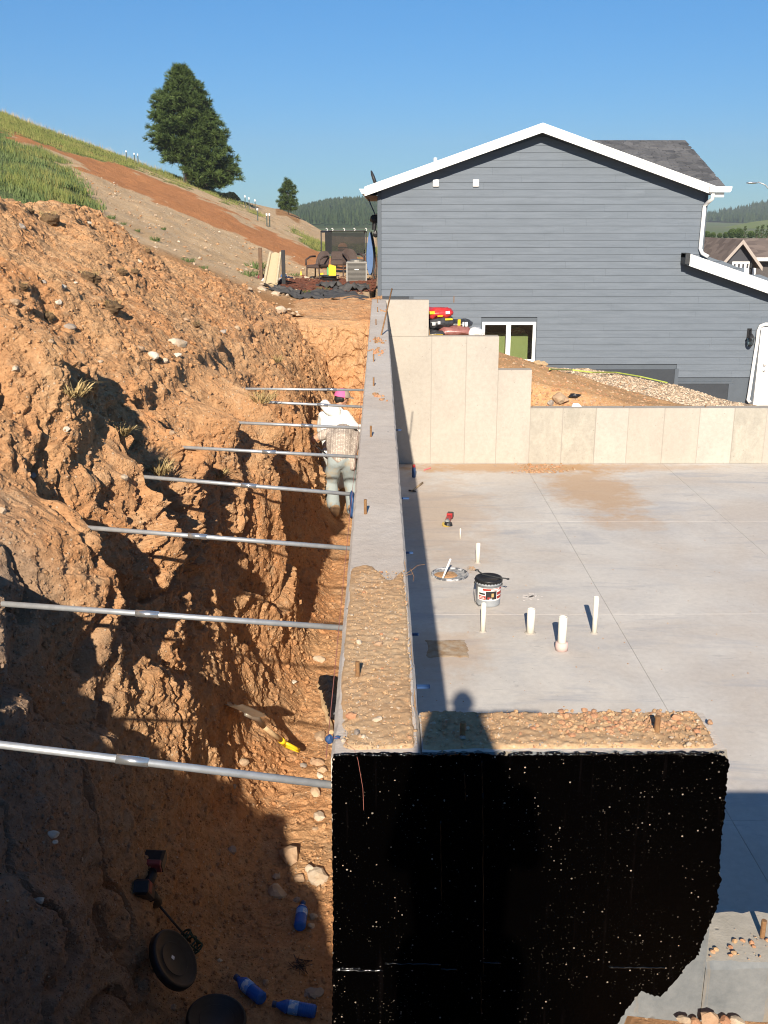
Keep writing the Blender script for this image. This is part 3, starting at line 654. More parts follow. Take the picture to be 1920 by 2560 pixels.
# back wall in form panels, stepping down to the right
bw = thing('back_wall', 'pale stepped concrete wall behind the slab, cast in tall panels', 'wall', (XI, YB0, 0))
STEPS = [(XI, .865, WT), (.865, 2.115, 1.87*S), (2.115, 2.72, 1.39*S), (2.72, 12.5, .83*S)]
q = MB(); XOo = XO
for x0, x1, z1 in STEPS: q.box(x0 if x0 > XI else XO, x1-(.004 if x1 < 12 else 0), YB0+.009, YB1, -.3, z1-.003)
mk('wall_core', q, M['concrete'], bw)
JX = [XI+.004]+[at(x, 1100, YB0)[0] for x in (1076, 1161, 1248, 1331, 1404, 1487, 1568, 1657, 1745, 1831, 1912)]; JX[4] = 2.72; JX[3] = 2.115
while JX[-1] < 12.4: JX.append(min(12.5, JX[-1]+.6))
for k in range(len(JX)-1):
    x0, x1 = JX[k], JX[k+1]; zt = [z for a, c, z in STEPS if a-.01 <= (x0+.02) < c][0]
    if k == 0:
        pieces = [(x0, x1, 0.001, WT)]
    q = MB(); dy = [0, .003, .001, .0, .004, .006, .0015, .003, .001, .0035, .0, .005][k % 12]
    if x0 < .865 < x1:
        q.box(x0+.007, .862, YB0+dy, YB0+.012, 1.87*S+.002, WT, .003); q.box(x0+.007, x1-.007, YB0+dy, YB0+.012, .001, 1.87*S-.002, .003)
    else: q.box(x0+.007, x1-.007, YB0+dy, YB0+.012, .001, zt, .003)
    mk('wall_panel', q, M['concrete2'] if k in (4, 5, 10) else M['concrete'], bw)
q = MB()
for x in JX[1:-1]:
    zt = [z for a, c, z in STEPS if a-.01 <= (x+.02) < c][0]; q.box(x-.0085, x+.0085, YB0+.006, YB0+.0105, .001, min(zt, 1.87*S if x < .9 else zt)-.004)
mk('joint_line', q, M['gap'], bw).__setitem__('kind', 'stuff')
for px, py in ((1210,838),(1330,1022-2),(1560,1021),(1765,1019),(1135,748),(950,748)):
    p = at(px, py, YB0+.12); q = MB(); q.cyl((p[0], p[1], p[2]-.06), (p[0], p[1], p[2]+.05), .008, n=8); mk('anchor_bolt', q, M['rust'], bw)
# ================================================================== THE GREY HOUSE
HY_ = 27.0
b = NB('grey_siding'); sx = b.noise((.9, 1, 9.), 6, .7, .5); n2 = b.noise(30., 5, .7)
lap = b.noise((2.2, 1., 26.), 5, .75)
col = b.mix(b.ramp(sx, .36, .66), (.130,.155,.187), (.103,.125,.152)); col = b.mix(b.ramp(lap, .60, .74, 0, .5), col, (.18,.20,.225)); col = b.mix(b.ramp(lap, .28, .4, .35, 0), col, (.055,.068,.085))
col = b.mix(b.ramp(b.rand(), 0, 1, 0, .16), col, (.09,.11,.137)); M['siding'] = b.done(col, .62, b.bump(b.noise((3., 1., 60.), 5, .7), .35, .004), spec=.35)
M['siding_trim'] = plain('grey_trim', (.082,.10,.122), .6, var=.12, sc=4)
M['found'] = plain('dark_foundation_panel', (.035,.042,.052), .55, var=.15, sc=2)
M['soffit'] = plain('tan_soffit', (.32,.20,.12), .8, sc=8)
M['fascia'] = plain('white_fascia', (.82,.82,.80), .45, var=.04, sc=2)
b = NB('asphalt_shingle'); n = b.noise(16., 5, .7); v = b.n('ShaderNodeSeparateColor', {0: b.vor((3.2, 3.2, 5.5), out='Color')}).outputs[0]
col = b.mix(v, (.085,.088,.095), (.17,.17,.175)); col = b.mix(b.ramp(n, .3, .75), b.mix(.4, col, (.04,.04,.045)), col); M['shingle'] = b.done(col, .9, b.bump(b.noise(90., 3, .6), .4, .004), spec=.15)
b = NB('brown_shingle'); v = b.n('ShaderNodeSeparateColor', {0: b.vor((1.6, 1.6, 3.), out='Color')}).outputs[0]
M['brown_shingle'] = b.done(b.mix(v, (.14,.105,.085), (.235,.18,.145)), .9)
b = NB('window_glass'); fr_ = b.n('ShaderNodeFresnel', {'IOR': 1.5}).outputs[0]; mx = b.n('ShaderNodeMixShader'); b.t.links.new(fr_, mx.inputs[0]); b.t.links.new(b.n('ShaderNodeBsdfTransparent', {'Color': (.88,.92,.90)}).outputs[0], mx.inputs[1]); b.t.links.new(b.n('ShaderNodeBsdfGlossy', {'Roughness': .02}).outputs[0], mx.inputs[2]); b.t.links.new(mx.outputs[0], b.t.nodes['Material Output'].inputs['Surface']); M['glass'] = b.mat
M['room'] = plain('dark_room', (.035,.035,.038), .9)
M['cabinet'] = plain('green_cabinet', (.25,.275,.10), .5, var=.10, sc=3)
ho = thing('house', 'grey lap-sided house with white gable trim behind the stepped concrete wall', 'house', (0, HY_, .5))
WXL, WXR = at(945, 600, HY_)[0], at(1766, 500, HY_)[0]
pk = at(1358, 337, HY_); PKX, PKZ = pk[0], pk[2]-.02
eL = at(945, 497, HY_); EZ = at(945, 470, HY_)[2]
slope = (PKZ-EZ)/(PKX-WXL)
LZ0 = at(1766, 646, HY_)[2]; LX1 = 13.5           # lean-to roof meets the corner here
lsl = .34
def top_at(x):
    if x <= WXR: return PKZ-slope*abs(x-PKX)
    return LZ0+.13-lsl*(x-WXR)
win = (*at(1203, 900, HY_)[:1], at(1336, 900, HY_)[0], at(1270, 906, HY_)[2], at(1270, 805, HY_)[2])   # x0,x1,z0,z1
dor = (at(1884, 1000, HY_)[0], at(1884, 1000, HY_)[0]+1.15, at(1875, 1016, HY_)[2], at(1900, 816, HY_)[2])
_gp = at(1358, 308, HY_-.42); _gl = at(912, 468, HY_-.42); _s = (_gp[2]-_gl[2])/(_gp[0]-_gl[0])
def rfz(x): return _gp[2]-_s*abs(x-_gp[0])-.15
# wall core with a hole for the window
q = MB(); y0, y1 = HY_+.03, HY_+.16
q.box(WXL+.02, win[0], y0, y1, -1.2, EZ-.3); q.box(win[1], WXR-.02, y0, y1, -1.2, EZ-.3)
q.box(win[0], win[1], y0, y1, -1.2, win[2]); q.box(win[0], win[1], y0, y1, win[3], EZ-.3)
q.prism([(WXL+.02, y0, EZ-.3), (WXR-.02, y0, EZ-.3), (WXR-.02, y0, rfz(WXR)), (_gp[0], y0, rfz(_gp[0])), (WXL+.02, y0, rfz(WXL))], (0, .13, 0))
q.prism([(WXR-.02, y0, -1.2), (LX1, y0, -1.2), (LX1, y0, top_at(LX1)-.1), (WXR-.02, y0, LZ0)], (0, .13, 0))
q.box(WXL+.02, WXL+.15, HY_+.16, HY_+9, -1.2, EZ); q.box(WXR-.15, WXR-.02, HY_+.16, HY_+9, -1.2, EZ); q.box(WXL+.02, WXR, HY_+9, HY_+9.1, -1.2, EZ)
mk('wall', q, M['siding_trim'], ho)
# lap siding, board by board
EXP = .1795
zb = at(945, 741, HY_)[2]
rects = [(win[0]-.03, win[1]+.03, win[2]-.03, win[3]+.03), (dor[0]-.05, dor[1]+.2, dor[2]-.1, dor[3]+.02),
         (at(1331, 950, HY_)[0]-.3, at(1690, 950, HY_)[0], -1.3, at(1600, 922, HY_)[2]), (at(1331, 950, HY_)[0], at(1826, 950, HY_)[0], -1.3, at(1760, 958, HY_)[2])]
row = 0; sr = random.Random(11)
for i in range(-12, 40):
    z0 = zb+i*EXP; z1 = z0+EXP+.02
    if z0 > PKZ-.12: break
    if z0 < -.75: continue
    def ends(z):
        if z < EZ-.02: a = WXL+.09
        else: a = PKX-(PKZ-z)/slope
        if z <= LZ0-.02: c = min(LX1, WXR+(LZ0+.13-z)/lsl)
        elif z < top_at(WXR): c = WXR-.01
        else: c = PKX+(PKZ-z)/slope
        return max(a, WXL+.09), c
    a, c = ends(z0+.02); a1, c1 = ends(min(z1, PKZ-.01))
    cuts = [(a, c)]
    for rx0, rx1, rz0, rz1 in rects:
        if z0 < rz1-.03 and z1 > rz0+.05:
            nw = []
            for s0, s1 in cuts:
                if rx1 <= s0 or rx0 >= s1: nw.append((s0, s1)); continue
                if rx0 > s0: nw.append((s0, rx0))
                if rx1 < s1: nw.append((rx1, s1))
            cuts = nw
    if z0 < zb-.05: cuts = [(max(s0, .78 if z0 > zb-.3 else 1.0), s1) for s0, s1 in cuts]
    for s0, s1 in cuts:
        x = s0; first = s0+sr.uniform(1.0, 3.6)
        while x < s1-.02:
            e = min(first, s1)
            if s1-e < .3: e = s1
            zt = min(z1, PKZ-.02); xa, xe = x, e
            ta = max(x, a1) if x == a else x; te = min(e, c1) if e == c else e
            if te-ta > .02:
                jy = sr.uniform(-.002, .002); q = MB()
                v = [(xa+.0009, HY_-.012+jy, z0), (xe-.0009, HY_-.012+jy, z0), (xe-.0009, HY_+.03, z0), (xa+.0009, HY_+.03, z0),
                     (ta+.0009, HY_+.004+jy, zt), (te-.0009, HY_+.004+jy, zt), (te-.0009, HY_+.03, zt), (ta+.0009, HY_+.03, zt)]
                q.add(v, [(3,2,1,0),(4,5,6,7),(0,1,5,4),(1,2,6,5),(2,3,7,6),(3,0,4,7)])
                mk('siding_board', q, M['siding'], ho)
            x = e; first = x+sr.choice((3.66, 3.66, 2.4))
# corner trims, foundation panels
def hb(nm, x0, x1, yy0, yy1, z0, z1, m, par=None, bev=.004): q = MB(); q.box(x0, x1, yy0, yy1, z0, z1, bev); return mk(nm, q, m, par or ho)
hb('corner_trim', WXL-.01, WXL+.085, HY_-.03, HY_+.1, zb-.01, top_at(WXL)-.12, M['siding_trim'])
hb('corner_trim', WXR-.03, WXR+.05, HY_-.025, HY_+.1, LZ0+.1, top_at(WXR)-.12, M['siding_trim'])
fx = [at(x, 945, HY_)[0] for x in (1300, 1470, 1575, 1690, 1700, 1826, 1840)]
fz = at(1600, 922, HY_)[2]; fz2 = at(1760, 958, HY_)[2]
hb('foundation_panel', win[1]+.4, fx[1]+.6, HY_-.002, HY_+.03, -.9, fz-.02, M['found']); hb('foundation_panel', fx[1]+.61, fx[3]-.04, HY_-.002, HY_+.03, -.9, fz-.02, M['found'])
hb('foundation_panel', fx[3]+.06, fx[5]-.02, HY_-.002, HY_+.03, -1.3, fz2-.02, M['found'])
hb('foundation_panel', WXL+.09, .78, HY_-.002, HY_+.03, 1.9, zb-.015, M['found'])
hb('panel_trim', fx[3]-.04, fx[3]+.06, HY_-.024, HY_+.03, at(1690, 965, HY_)[2], fz+.0, M['siding_trim'])
hb('panel_trim', fx[3]+.06, fx[5]+.06, HY_-.024, HY_+.03, fz2-.02, fz2+.045, M['siding_trim']); hb('panel_trim', fx[5]-.02, fx[5]+.1, HY_-.024, HY_+.03, -.9, fz2-.02, M['siding_trim'])
hb('panel_trim', .78, .9, HY_-.024, HY_+.03, zb-.22, zb-.005, M['siding_trim'])
# window
wf = MB(); t = .075; yo = HY_-.035; x0, x1, z0, z1 = win
wf.box(x0, x0+t, yo, HY_+.05, z0, z1, .006); wf.box(x1-t, x1, yo, HY_+.05, z0, z1, .006); wf.box(x0+t, x1-t, yo+.001, HY_+.05, z1-t, z1, .006); wf.box(x0+t, x1-t, yo+.001, HY_+.05, z0, z0+t, .006)
xm_ = (x0+x1)/2; wf.box(xm_-.07, xm_+.05, yo+.003, HY_+.05, z0+t, z1-t, .006)
wi = mk('window', wf, M['white'], ho)
for a, c in ((x0+t, xm_-.07), (xm_+.05, x1-t)): hb('pane', a, c, HY_+.02, HY_+.026, z0+t, z1-t, M['glass'], wi, 0)
q = MB(); yy = HY_+.17                                           # the room behind the glass
q.box(x0-.6, x1+.6, HY_+3, HY_+3.05, z0-.6, z1+.5); q.box(x0-.65, x0-.6, yy, HY_+3, z0-.6, z1+.5); q.box(x1+.6, x1+.65, yy, HY_+3, z0-.6, z1+.5); q.box(x0-.6, x1+.6, yy, HY_+3, z1+.5, z1+.55); q.box(x0-.6, x1+.6, yy, HY_+3, z0-.65, z0-.6)
mk('room', q, M['room'], ho)
cb0, cb1 = at(1277, 840, HY_+.9)[0], at(1318, 840, HY_+.9)[0]; cz = at(1300, 836, HY_+.7)[2]
cbt = thing('green_cabinet', 'olive green cabinet standing inside the basement window', 'cabinet', (cb0, HY_+.7, z0-.55)); CB0 = cb0-.95
q = MB(); q.box(CB0, cb1, HY_+.72, HY_+1.3, z0-.55, cz, .01); mk('carcass', q, M['cabinet'], cbt)
q = MB(); q.box(xm_+.1, cb1-.02, HY_+.70, HY_+.72, z0-.5, cz-.03, .006); mk('cabinet_door', q, M['cabinet'], cbt)
q = MB(); q.box(CB0+.02, xm_+.07, HY_+.70, HY_+.72, z0-.5, cz-.03, .006); mk('cabinet_door', q, M['cabinet'], cbt)
q = MB(); q.ball((xm_+.35, HY_+1.0, cz+.06), (.22, .15, .09), 2, .5, 4); o = mk('crumpled_bag', q, plain('yellow_print_bag', (.55,.50,.22), .4, c2=(.35,.06,.05), sc=14)); tag(o, 'crumpled yellow and red bag on top of the green cabinet', 'bag')
# roof: gable over the facade, cross wing behind it, lean-to on the right
RY0, RY1 = HY_-.42, HY_+9.2; th = .10
gp = at(1358, 308, RY0); gl_ = at(912, 468, RY0); gr_ = at(1790, 466, RY0)
sL = (gp[2]-gl_[2])/(gp[0]-gl_[0]); sR = (gp[2]-gr_[2])/(gr_[0]-gp[0])
rf = MB()
rf.prism([(gl_[0], RY0+.03, gl_[2]-.02), (gp[0], RY0+.03, gp[2]-.02), (gp[0], RY0+.03, gp[2]-.02-th), (gl_[0], RY0+.03, gl_[2]-.02-th)], (0, RY1-RY0, 0))
rf.prism([(gp[0], RY0+.03, gp[2]-.02), (gr_[0], RY0+.03, gr_[2]-.02), (gr_[0], RY0+.03, gr_[2]-.02-th), (gp[0], RY0+.03, gp[2]-.02-th)], (0, 3.9, 0))
roof = mk('roof', rf, M['shingle'], ho)
fb = .215
for a, c, nm in ((gl_, gp, 'l'), (gp, gr_, 'r')):
    q = MB(); q.prism([(a[0], RY0, a[2]), (c[0], RY0, c[2]), (c[0], RY0, c[2]-fb), (a[0], RY0, a[2]-fb)], (0, .028, 0)); mk('fascia_board', q, M['fascia'], roof)
    q = MB(); q.prism([(a[0], RY0-.018, a[2]+.012), (c[0], RY0-.018, c[2]+.012), (c[0], RY0-.018, c[2]-.075), (a[0], RY0-.018, a[2]-.075)], (0, .016, 0)); mk('drip_edge', q, M['fascia'], roof)
    q = MB(); q.prism([(a[0], RY0+.03, a[2]-fb+.03), (c[0], RY0+.03, c[2]-fb+.03), (c[0], RY0+.03, c[2]-fb+.012), (a[0], RY0+.03, a[2]-fb+.012)], (0, .41, 0)); mk('soffit', q, M['siding_trim'], roof)
def gutter(nm, x0, x1, ya, yb, z, par):
    q = MB(); pr = [(0, 0), (.11, 0), (.13, .06), (.14, .115), (.125, .115), (.10, .02), (.015, .02), (.015, .115), (0, .115)]
    return q, pr
q = MB(); gz = gl_[2]-.17
q.prism([(gl_[0]-.14, RY0-.015, gz+.13), (gl_[0]-.002, RY0-.015, gz+.13), (gl_[0]-.002, RY0-.015, gz), (gl_[0]-.08, RY0-.015, gz+.02)], (0, 9.4, 0)); mk('gutter', q, M['fascia'], roof)
q = MB(); q.prism([(gl_[0], RY0+.46, gl_[2]-fb+.02), (WXL, RY0+.46, gl_[2]-fb+.02), (WXL, RY0+.46, gl_[2]-fb-.01), (gl_[0], RY0+.46, gl_[2]-fb-.01)], (0, 8.9, 0)); mk('soffit', q, M['soffit'], roof)
grz = gr_[2]-.14; ge = at(1829, 470, RY0)[0]
q = MB(); q.prism([(gr_[0]-.16, RY0-.10, grz+.14), (ge, RY0-.10, grz+.14), (ge, RY0-.10, grz+.10), (ge-.02, RY0-.10, grz+.03), (ge-.05, RY0-.10, grz), (gr_[0]-.16, RY0-.10, grz)], (0, .10, 0)); mk('gutter', q, M['fascia'], roof)
hb('fascia_board', gr_[0]+.02, ge-.15, RY0+.02, RY0+.05, grz-.12, grz-.003, M['fascia'], roof)
# cross wing roof, sloping towards the viewer, laid in shingle courses
cr0 = at(1490, 352, 31.0); cr1 = at(1706, 351, 31.0); ce1 = at(1819, 465, 27.1)
cq = MB(); X0_, X1_ = 4.6, (cr1[0]+ce1[0])/2; zt_, zb_ = cr1[2], ce1[2]
cq.prism([(X0_, 31.0, zt_), (X0_, 27.1, zb_), (X0_, 27.1, zb_-.08), (X0_, 31.0, zt_-.08)], (X1_-X0_, 0, 0)); cq.prism([(X0_, 31.0, zt_), (X0_, 34.9, zb_), (X0_, 34.9, zb_-.08), (X0_, 31.0, zt_-.08)], (X1_-X0_, 0, 0))
mk('roof', cq, M['shingle'], ho)
q = MB(); L = math.hypot(3.9, zt_-zb_); dy, dz = 3.9/L, (zt_-zb_)/L; N_ = (-dz, dy)
nco = 28; sr = random.Random(4)
for c_ in range(nco):
    s0 = c_*L/nco; s1 = s0+L/nco*1.15; x = X0_-sr.uniform(0, .3)
    while x < X1_-.02:
        w = sr.choice((.17, .22, .30, .12)); xa, xe = max(x, X0_), min(x+w-.006, X1_+.03); h = sr.choice((.010, .016, .022)); x += w
        if xe-xa < .03 or xe < 5.3: continue
        P_ = lambda s, o: (27.1+s*dy-dz*o*1.0*0, 0)
        def pt(xx, s, o): return (xx, 27.1+s*dy-o*dz, zb_+s*dz+o*dy)
        v = [pt(xa, s0, .002), pt(xe, s0, .002), pt(xe, s1, .001), pt(xa, s1, .001), pt(xa, s0, h), pt(xe, s0, h), pt(xe, s1, .004), pt(xa, s1, .004)]
        q.add(v, [(4,5,6,7),(0,1,5,4),(1,2,6,5),(2,3,7,6),(3,0,4,7)])
o = mk('shingles', q, M['shingle'], ho); stuff(o)
# lean-to roof rake
la = at(1716, 632, RY0); lb_ = at(1930, 707, RY0); ls = (la[2]-lb_[2])/(lb_[0]-la[0]); lx = 13.5
lbz = la[2]-ls*(lx-la[0])
lr = MB(); lr.prism([(la[0], RY0+.03, la[2]-.03), (lx, RY0+.03, lbz-.03), (lx, RY0+.03, lbz-.12), (la[0], RY0+.03, la[2]-.12)], (0, .5, 0)); lro = mk('roof', lr, M['shingle'], ho)
q = MB(); q.prism([(la[0]+.12, RY0, la[2]-.04), (lx, RY0, lbz), (lx, RY0, lbz-.29), (la[0]+.12, RY0, la[2]-.33)], (0, .028, 0)); mk('fascia_board', q, M['fascia'], lro)
q = MB(); q.prism([(la[0]+.12, RY0-.018, la[2]-.03), (lx, RY0-.018, lbz+.01), (lx, RY0-.018, lbz-.07), (la[0]+.12, RY0-.018, la[2]-.11)], (0, .016, 0)); mk('drip_edge', q, M['fascia'], lro)
hb('end_cap', la[0], la[0]+.118, RY0-.01, HY_-.02, la[2]-.28, la[2]-.01, M['dgrey'], lro)
q = MB(); q.prism([(la[0], RY0+.03, la[2]-.27), (lx, RY0+.03, lbz-.27), (lx, RY0+.03, lbz-.285), (la[0], RY0+.03, la[2]-.285)], (0, .41, 0)); mk('soffit', q, M['siding_trim'], lro)
# downspouts, vents, plumbing vent, lantern, door
def tubebox(pts, w, m, nm, par): 
    q = MB(); q.tube(pts, w, 8); return mk(nm, q, m, par, smooth=True)
d0 = at(1784, 484, RY0); d1 = at(1783, 496, RY0); d2 = at(1763, 514, HY_-.06); d3 = at(1752, 622, HY_-.06); d4 = at(1757, 634, HY_-.09); d5 = at(1772, 642, HY_-.2)
tubebox([d0, d1, ((d1[0]+d2[0])/2, (d1[1]+d2[1])/2, (d1[2]+d2[2])/2), d2, (d2[0]*.95+d3[0]*.05, d2[1], d2[2]*.95+d3[2]*.05), d3, d4, d5], .05, M['fascia'], 'downspout', ho)
e0 = at(1960, 812, HY_-.14); e1 = at(1915, 811, HY_-.12); e2 = at(1903, 815, HY_-.10); e3 = at(1897, 828, HY_-.08); e4 = at(1895, 850, HY_-.08); e5 = at(1873, 992, HY_-.08); e6 = at(1871, 1000, HY_-.10); e7 = at(1876, 1006, HY_-.2)
tubebox([e0, e1, e2, e3, e4, e5, e6, e7], .045, M['fascia'], 'downspout', ho)
for px in (1090, 1190): p = at(px, 458, HY_); hb('vent_cover', p[0]-.075, p[0]+.075, HY_-.06, HY_+.0, p[2]-.09, p[2]+.09, M['white'], None, .015)
pv = at(1089, 400, 29); q = MB(); q.cyl((pv[0], 29, pv[2]-.4), (pv[0], 29, pv[2]+.06), .05, n=12); mk('vent_pipe', q, M['white'], ho)
dq = MB(); dq.box(dor[0], dor[0]+.11, HY_-.05, HY_+.03, dor[2], dor[3], .005); dq.box(dor[0]+.11, dor[1]+.2, HY_-.049, HY_+.03, dor[3]-.10, dor[3], .005); mk('door_frame', dq, M['white'], ho)
dd = hb('door', dor[0]+.12, dor[1]+.2, HY_-.025, HY_+.02, dor[2]+.02, dor[3]-.11, M['white'])
for zz0, zz1 in ((.18, .72), (.86, 1.25), (1.42, 1.95)):
    q = MB(); xa, xe = dor[0]+.26, dor[0]+.62; za, ze = dor[2]+zz0, dor[2]+zz1
    q.box(xa, xe, HY_-.031, HY_-.024, za, za+.02); q.box(xa, xe, HY_-.031, HY_-.024, ze-.02, ze); q.box(xa, xa+.02, HY_-.0305, HY_-.024, za+.02, ze-.02); q.box(xe-.02, xe, HY_-.0305, HY_-.024, za+.02, ze-.02)
    mk('door_panel', q, M['white'], dd)
for zz in (.98, 1.13): q = MB(); q.lathe([(.03, 0), (.03, .01), (.012, .015), (.012, .03), (.028, .04), (.026, .06)], 14); q.move(Matrix.Translation((dor[0]+.185, HY_-.026, dor[2]+zz)) @ Matrix.Rotation(math.pi/2, 4, 'X')); mk('door_knob', q, M['coupler'], dd, smooth=True)
lp = at(1873, 842, HY_); q = MB(); lx_, lz_ = lp[0], lp[2]
lan = hb('wall_lantern', lx_-.06, lx_+.06, HY_-.035, HY_-.008, lz_-.10, lz_+.22, M['black'])
q = MB(); q.tube([(lx_, HY_-.04, lz_+.16), (lx_, HY_-.10, lz_+.20), (lx_, HY_-.16, lz_+.17), (lx_, HY_-.17, lz_+.10)], .014, 6); q.lathe([(.02, .10), (.05, .07), (.10, .0), (.105, -.015)], 6, (lx_, HY_-.17, lz_)); mk('lantern_cap', q, M['black'], lan)
q = MB(); q.lathe([(.075, -.20), (.05, -.24), (.02, -.25)], 6, (lx_, HY_-.17, lz_)); mk('lantern_base', q, M['black'], lan)
q = MB()
for i in range(6):
    t = math.pi/3*i; q.cyl((lx_+.098*math.cos(t), HY_-.17+.098*math.sin(t), lz_-.015), (lx_+.075*math.cos(t), HY_-.17+.075*math.sin(t), lz_-.2), .007, n=5)
mk('lantern_cage', q, M['black'], lan)
q = MB(); q.lathe([(.07, -.19), (.09, -.02)], 6, (lx_, HY_-.17, lz_)); mk('lantern_glass', q, M['glass'], lan)
# dish on the left eave, cables and a camera on the left wall
q = MB(); p = at(938, 455, 28.5); q.ball((p[0], 28.5, p[2]+.05), (.05, .26, .28), 2); q.move(Matrix.Translation(Vector((p[0], 28.5, p[2]))) @ Matrix.Rotation(-.35, 4, 'Y') @ Matrix.Translation(-Vector((p[0], 28.5, p[2]))))
q.cyl((p[0], 28.5, p[2]-.3), (p[0], 28.5, p[2]), .025); mk('satellite_dish', q, M['dgrey'], ho, smooth=True)
q = MB(); a = at(920, 492, 30); c = at(943, 535, 28); q.tube([a, (a[0]+.1, 29.3, a[2]-.25), (c[0]-.05, 28.5, c[2]-.02), c], .018, 6); mk('cable', q, M['black'], ho)
q = MB(); p = at(937, 548, 28); q.ball((p[0], 28, p[2]), (.13, .13, .12), 2, .2); q.cyl((p[0]-.02, 28, p[2]-.28), (p[0], 28, p[2]-.05), .06); q.ball((p[0]+.02, 28, p[2]-.38), (.07, .07, .1), 2, .2); mk('flood_lamp', q, M['black'], ho)

# ================================================================== NEIGHBOUR HOUSES, RIGHT
def gable_house(nm, label, x0, x1, y0, y1, zg, ze, zr, wall, roofm, ov=.4):
    h = thing(nm, label, 'house', ((x0+x1)/2, y0, zg)); q = MB(); q.box(x0, x1, y0, y1, zg, ze); xm = (x0+x1)/2
    q.prism([(x0, y0, ze), (x1, y0, ze), (xm, y0, zr-.05)], (0, y1-y0, 0)); mk('wall', q, wall, h)
    s = (zr-ze)/(xm-x0); q = MB()
    q.prism([(x0-ov, y0-ov, ze-ov*s+.12), (xm, y0-ov, zr+.12), (xm, y0-ov, zr), (x0-ov, y0-ov, ze-ov*s)], (0, y1-y0+2*ov, 0)); q.prism([(xm, y0-ov, zr+.12), (x1+ov, y0-ov, ze-ov*s+.12), (x1+ov, y0-ov, ze-ov*s), (xm, y0-ov, zr)], (0, y1-y0+2*ov, 0))
    r = mk('roof', q, roofm, h)
    for sg in (-1, 1):
        q = MB(); xe = xm+sg*(xm-x0+ov); q.prism([(xe, y0-ov-.03, ze-ov*s+.13), (xm, y0-ov-.03, zr+.13), (xm, y0-ov-.03, zr-.12), (xe, y0-ov-.03, ze-ov*s-.12)], (0, .028, 0)); mk('fascia_board', q, M['taupe'], r)
    return h, r
M['taupe'] = plain('taupe_trim', (.36,.31,.27), .6, var=.05); M['tanwall'] = plain('tan_siding', (.50,.37,.22), .7, var=.08); M['darkwall'] = plain('charcoal_siding', (.045,.047,.056), .7, var=.15)
D2 = 75.
a = at(1760, 690, D2); c = at(1835, 690, D2); pk_ = at(1799, 612, D2)
nh, nr_ = gable_house('house', 'tan house with brown roof far right beyond the grey house', a[0]-.6, c[0]+.2, D2, D2+12, a[2]-5, at(1770, 632, D2)[2], pk_[2], M['tanwall'], M['brown_shingle'])
q = MB(); a = at(1740, 600, D2+6); c = at(1960, 600, D2+6); e = at(1740, 636, D2+2)
q.prism([(a[0]-3, D2+8, a[2]), (a[0]-3, D2+1.5, e[2]-.3), (a[0]-3, D2+1.5, e[2]-.45), (a[0]-3, D2+8, a[2]-.15)], (c[0]-a[0]+5, 0, 0)); mk('roof', q, M['brown_shingle'], nh)
D1 = 60.
a = at(1822, 640, D1); c = at(1886, 640, D1); pk_ = at(1851, 604, D1)
xm = pk_[0]; hw = c[0]-xm
nh, nr_ = gable_house('house', 'charcoal house with brown roof and white garage door, far right edge', xm-hw+.15, xm+hw-.1, D1, D1+6, a[2]-4.5, at(1822, 632, D1)[2]-.3, pk_[2], M['darkwall'], M['brown_shingle'], .5)
q = MB(); rz = at(1900, 597, D1+5)[2]; ez = at(1900, 644, D1+1)[2]; xr = at(1990, 600, D1+5)[0]
q.prism([(xm, D1+6.5, rz), (xm+.5, D1+1, ez), (xm+.5, D1+1, ez-.12), (xm, D1+6.5, rz-.12)], (xr-xm, 0, 0)); mk('roof', q, M['brown_shingle'], nh)
q = MB(); q.box(xm+hw-.15, xr, D1+1.6, D1+6, pk_[2]-6, ez-.1); mk('wall', q, plain('taupe_siding', (.085,.075,.072), .7), nh)
q = MB(); e = at(1890, 645, D1+1); q.box(e[0]-.3, xr, D1+.9, D1+1.0, ez-.2, ez); mk('gutter', q, M['fascia'], nh)
e = at(1888, 650, D1+1); q = MB(); q.box(e[0]-.08, e[0]+.12, D1+.95, D1+1.1, ez-4, ez-.21); mk('downspout', q, M['fascia'], nh)
g0 = at(1832, 654, D1); g1 = at(1873, 674, D1)
gd = hb('garage_door', g0[0], g1[0], D1-.06, D1-.0, g1[2]-1.2, g0[2], M['white'], nh)
for i in range(4):
    w = (g1[0]-g0[0])/4; q = MB(); q.box(g0[0]+w*i+.14*w+.05, g0[0]+w*(i+1)-.05, D1-.07, D1-.055, g0[2]-.38, g0[2]-.12); mk('garage_window', q, M['darkwall'], gd)
p = at(1878, 664, D1); hb('wall_lantern', p[0]-.06, p[0]+.06, D1-.12, D1, p[2]-.15, p[2]+.15, M['black'], nh)
# street lamp
sl_ = thing('street_lamp', 'grey curved-arm street lamp above the far right rooftops', 'street lamp', (at(1945, 600, 70)[0], 70, 0))
q = MB(); a = at(1886, 457, 70); bse = at(1945, 600, 70); c = at(1915, 462, 70); e = at(1935, 485, 70)
q.tube([(bse[0], 70, -1.5), (bse[0], 70, bse[2]), (at(1941, 510, 70)), e, c, (a[0]+.3, 70, a[2]+.05)], [.11, .08, .06, .05, .045, .04], 8); mk('pole', q, M['pipe'], sl_, smooth=True)
q = MB(); q.ball((a[0]-.1, 70, a[2]), (.42, .16, .07), 2); mk('lamp_head', q, M['coupler'], sl_, smooth=True)
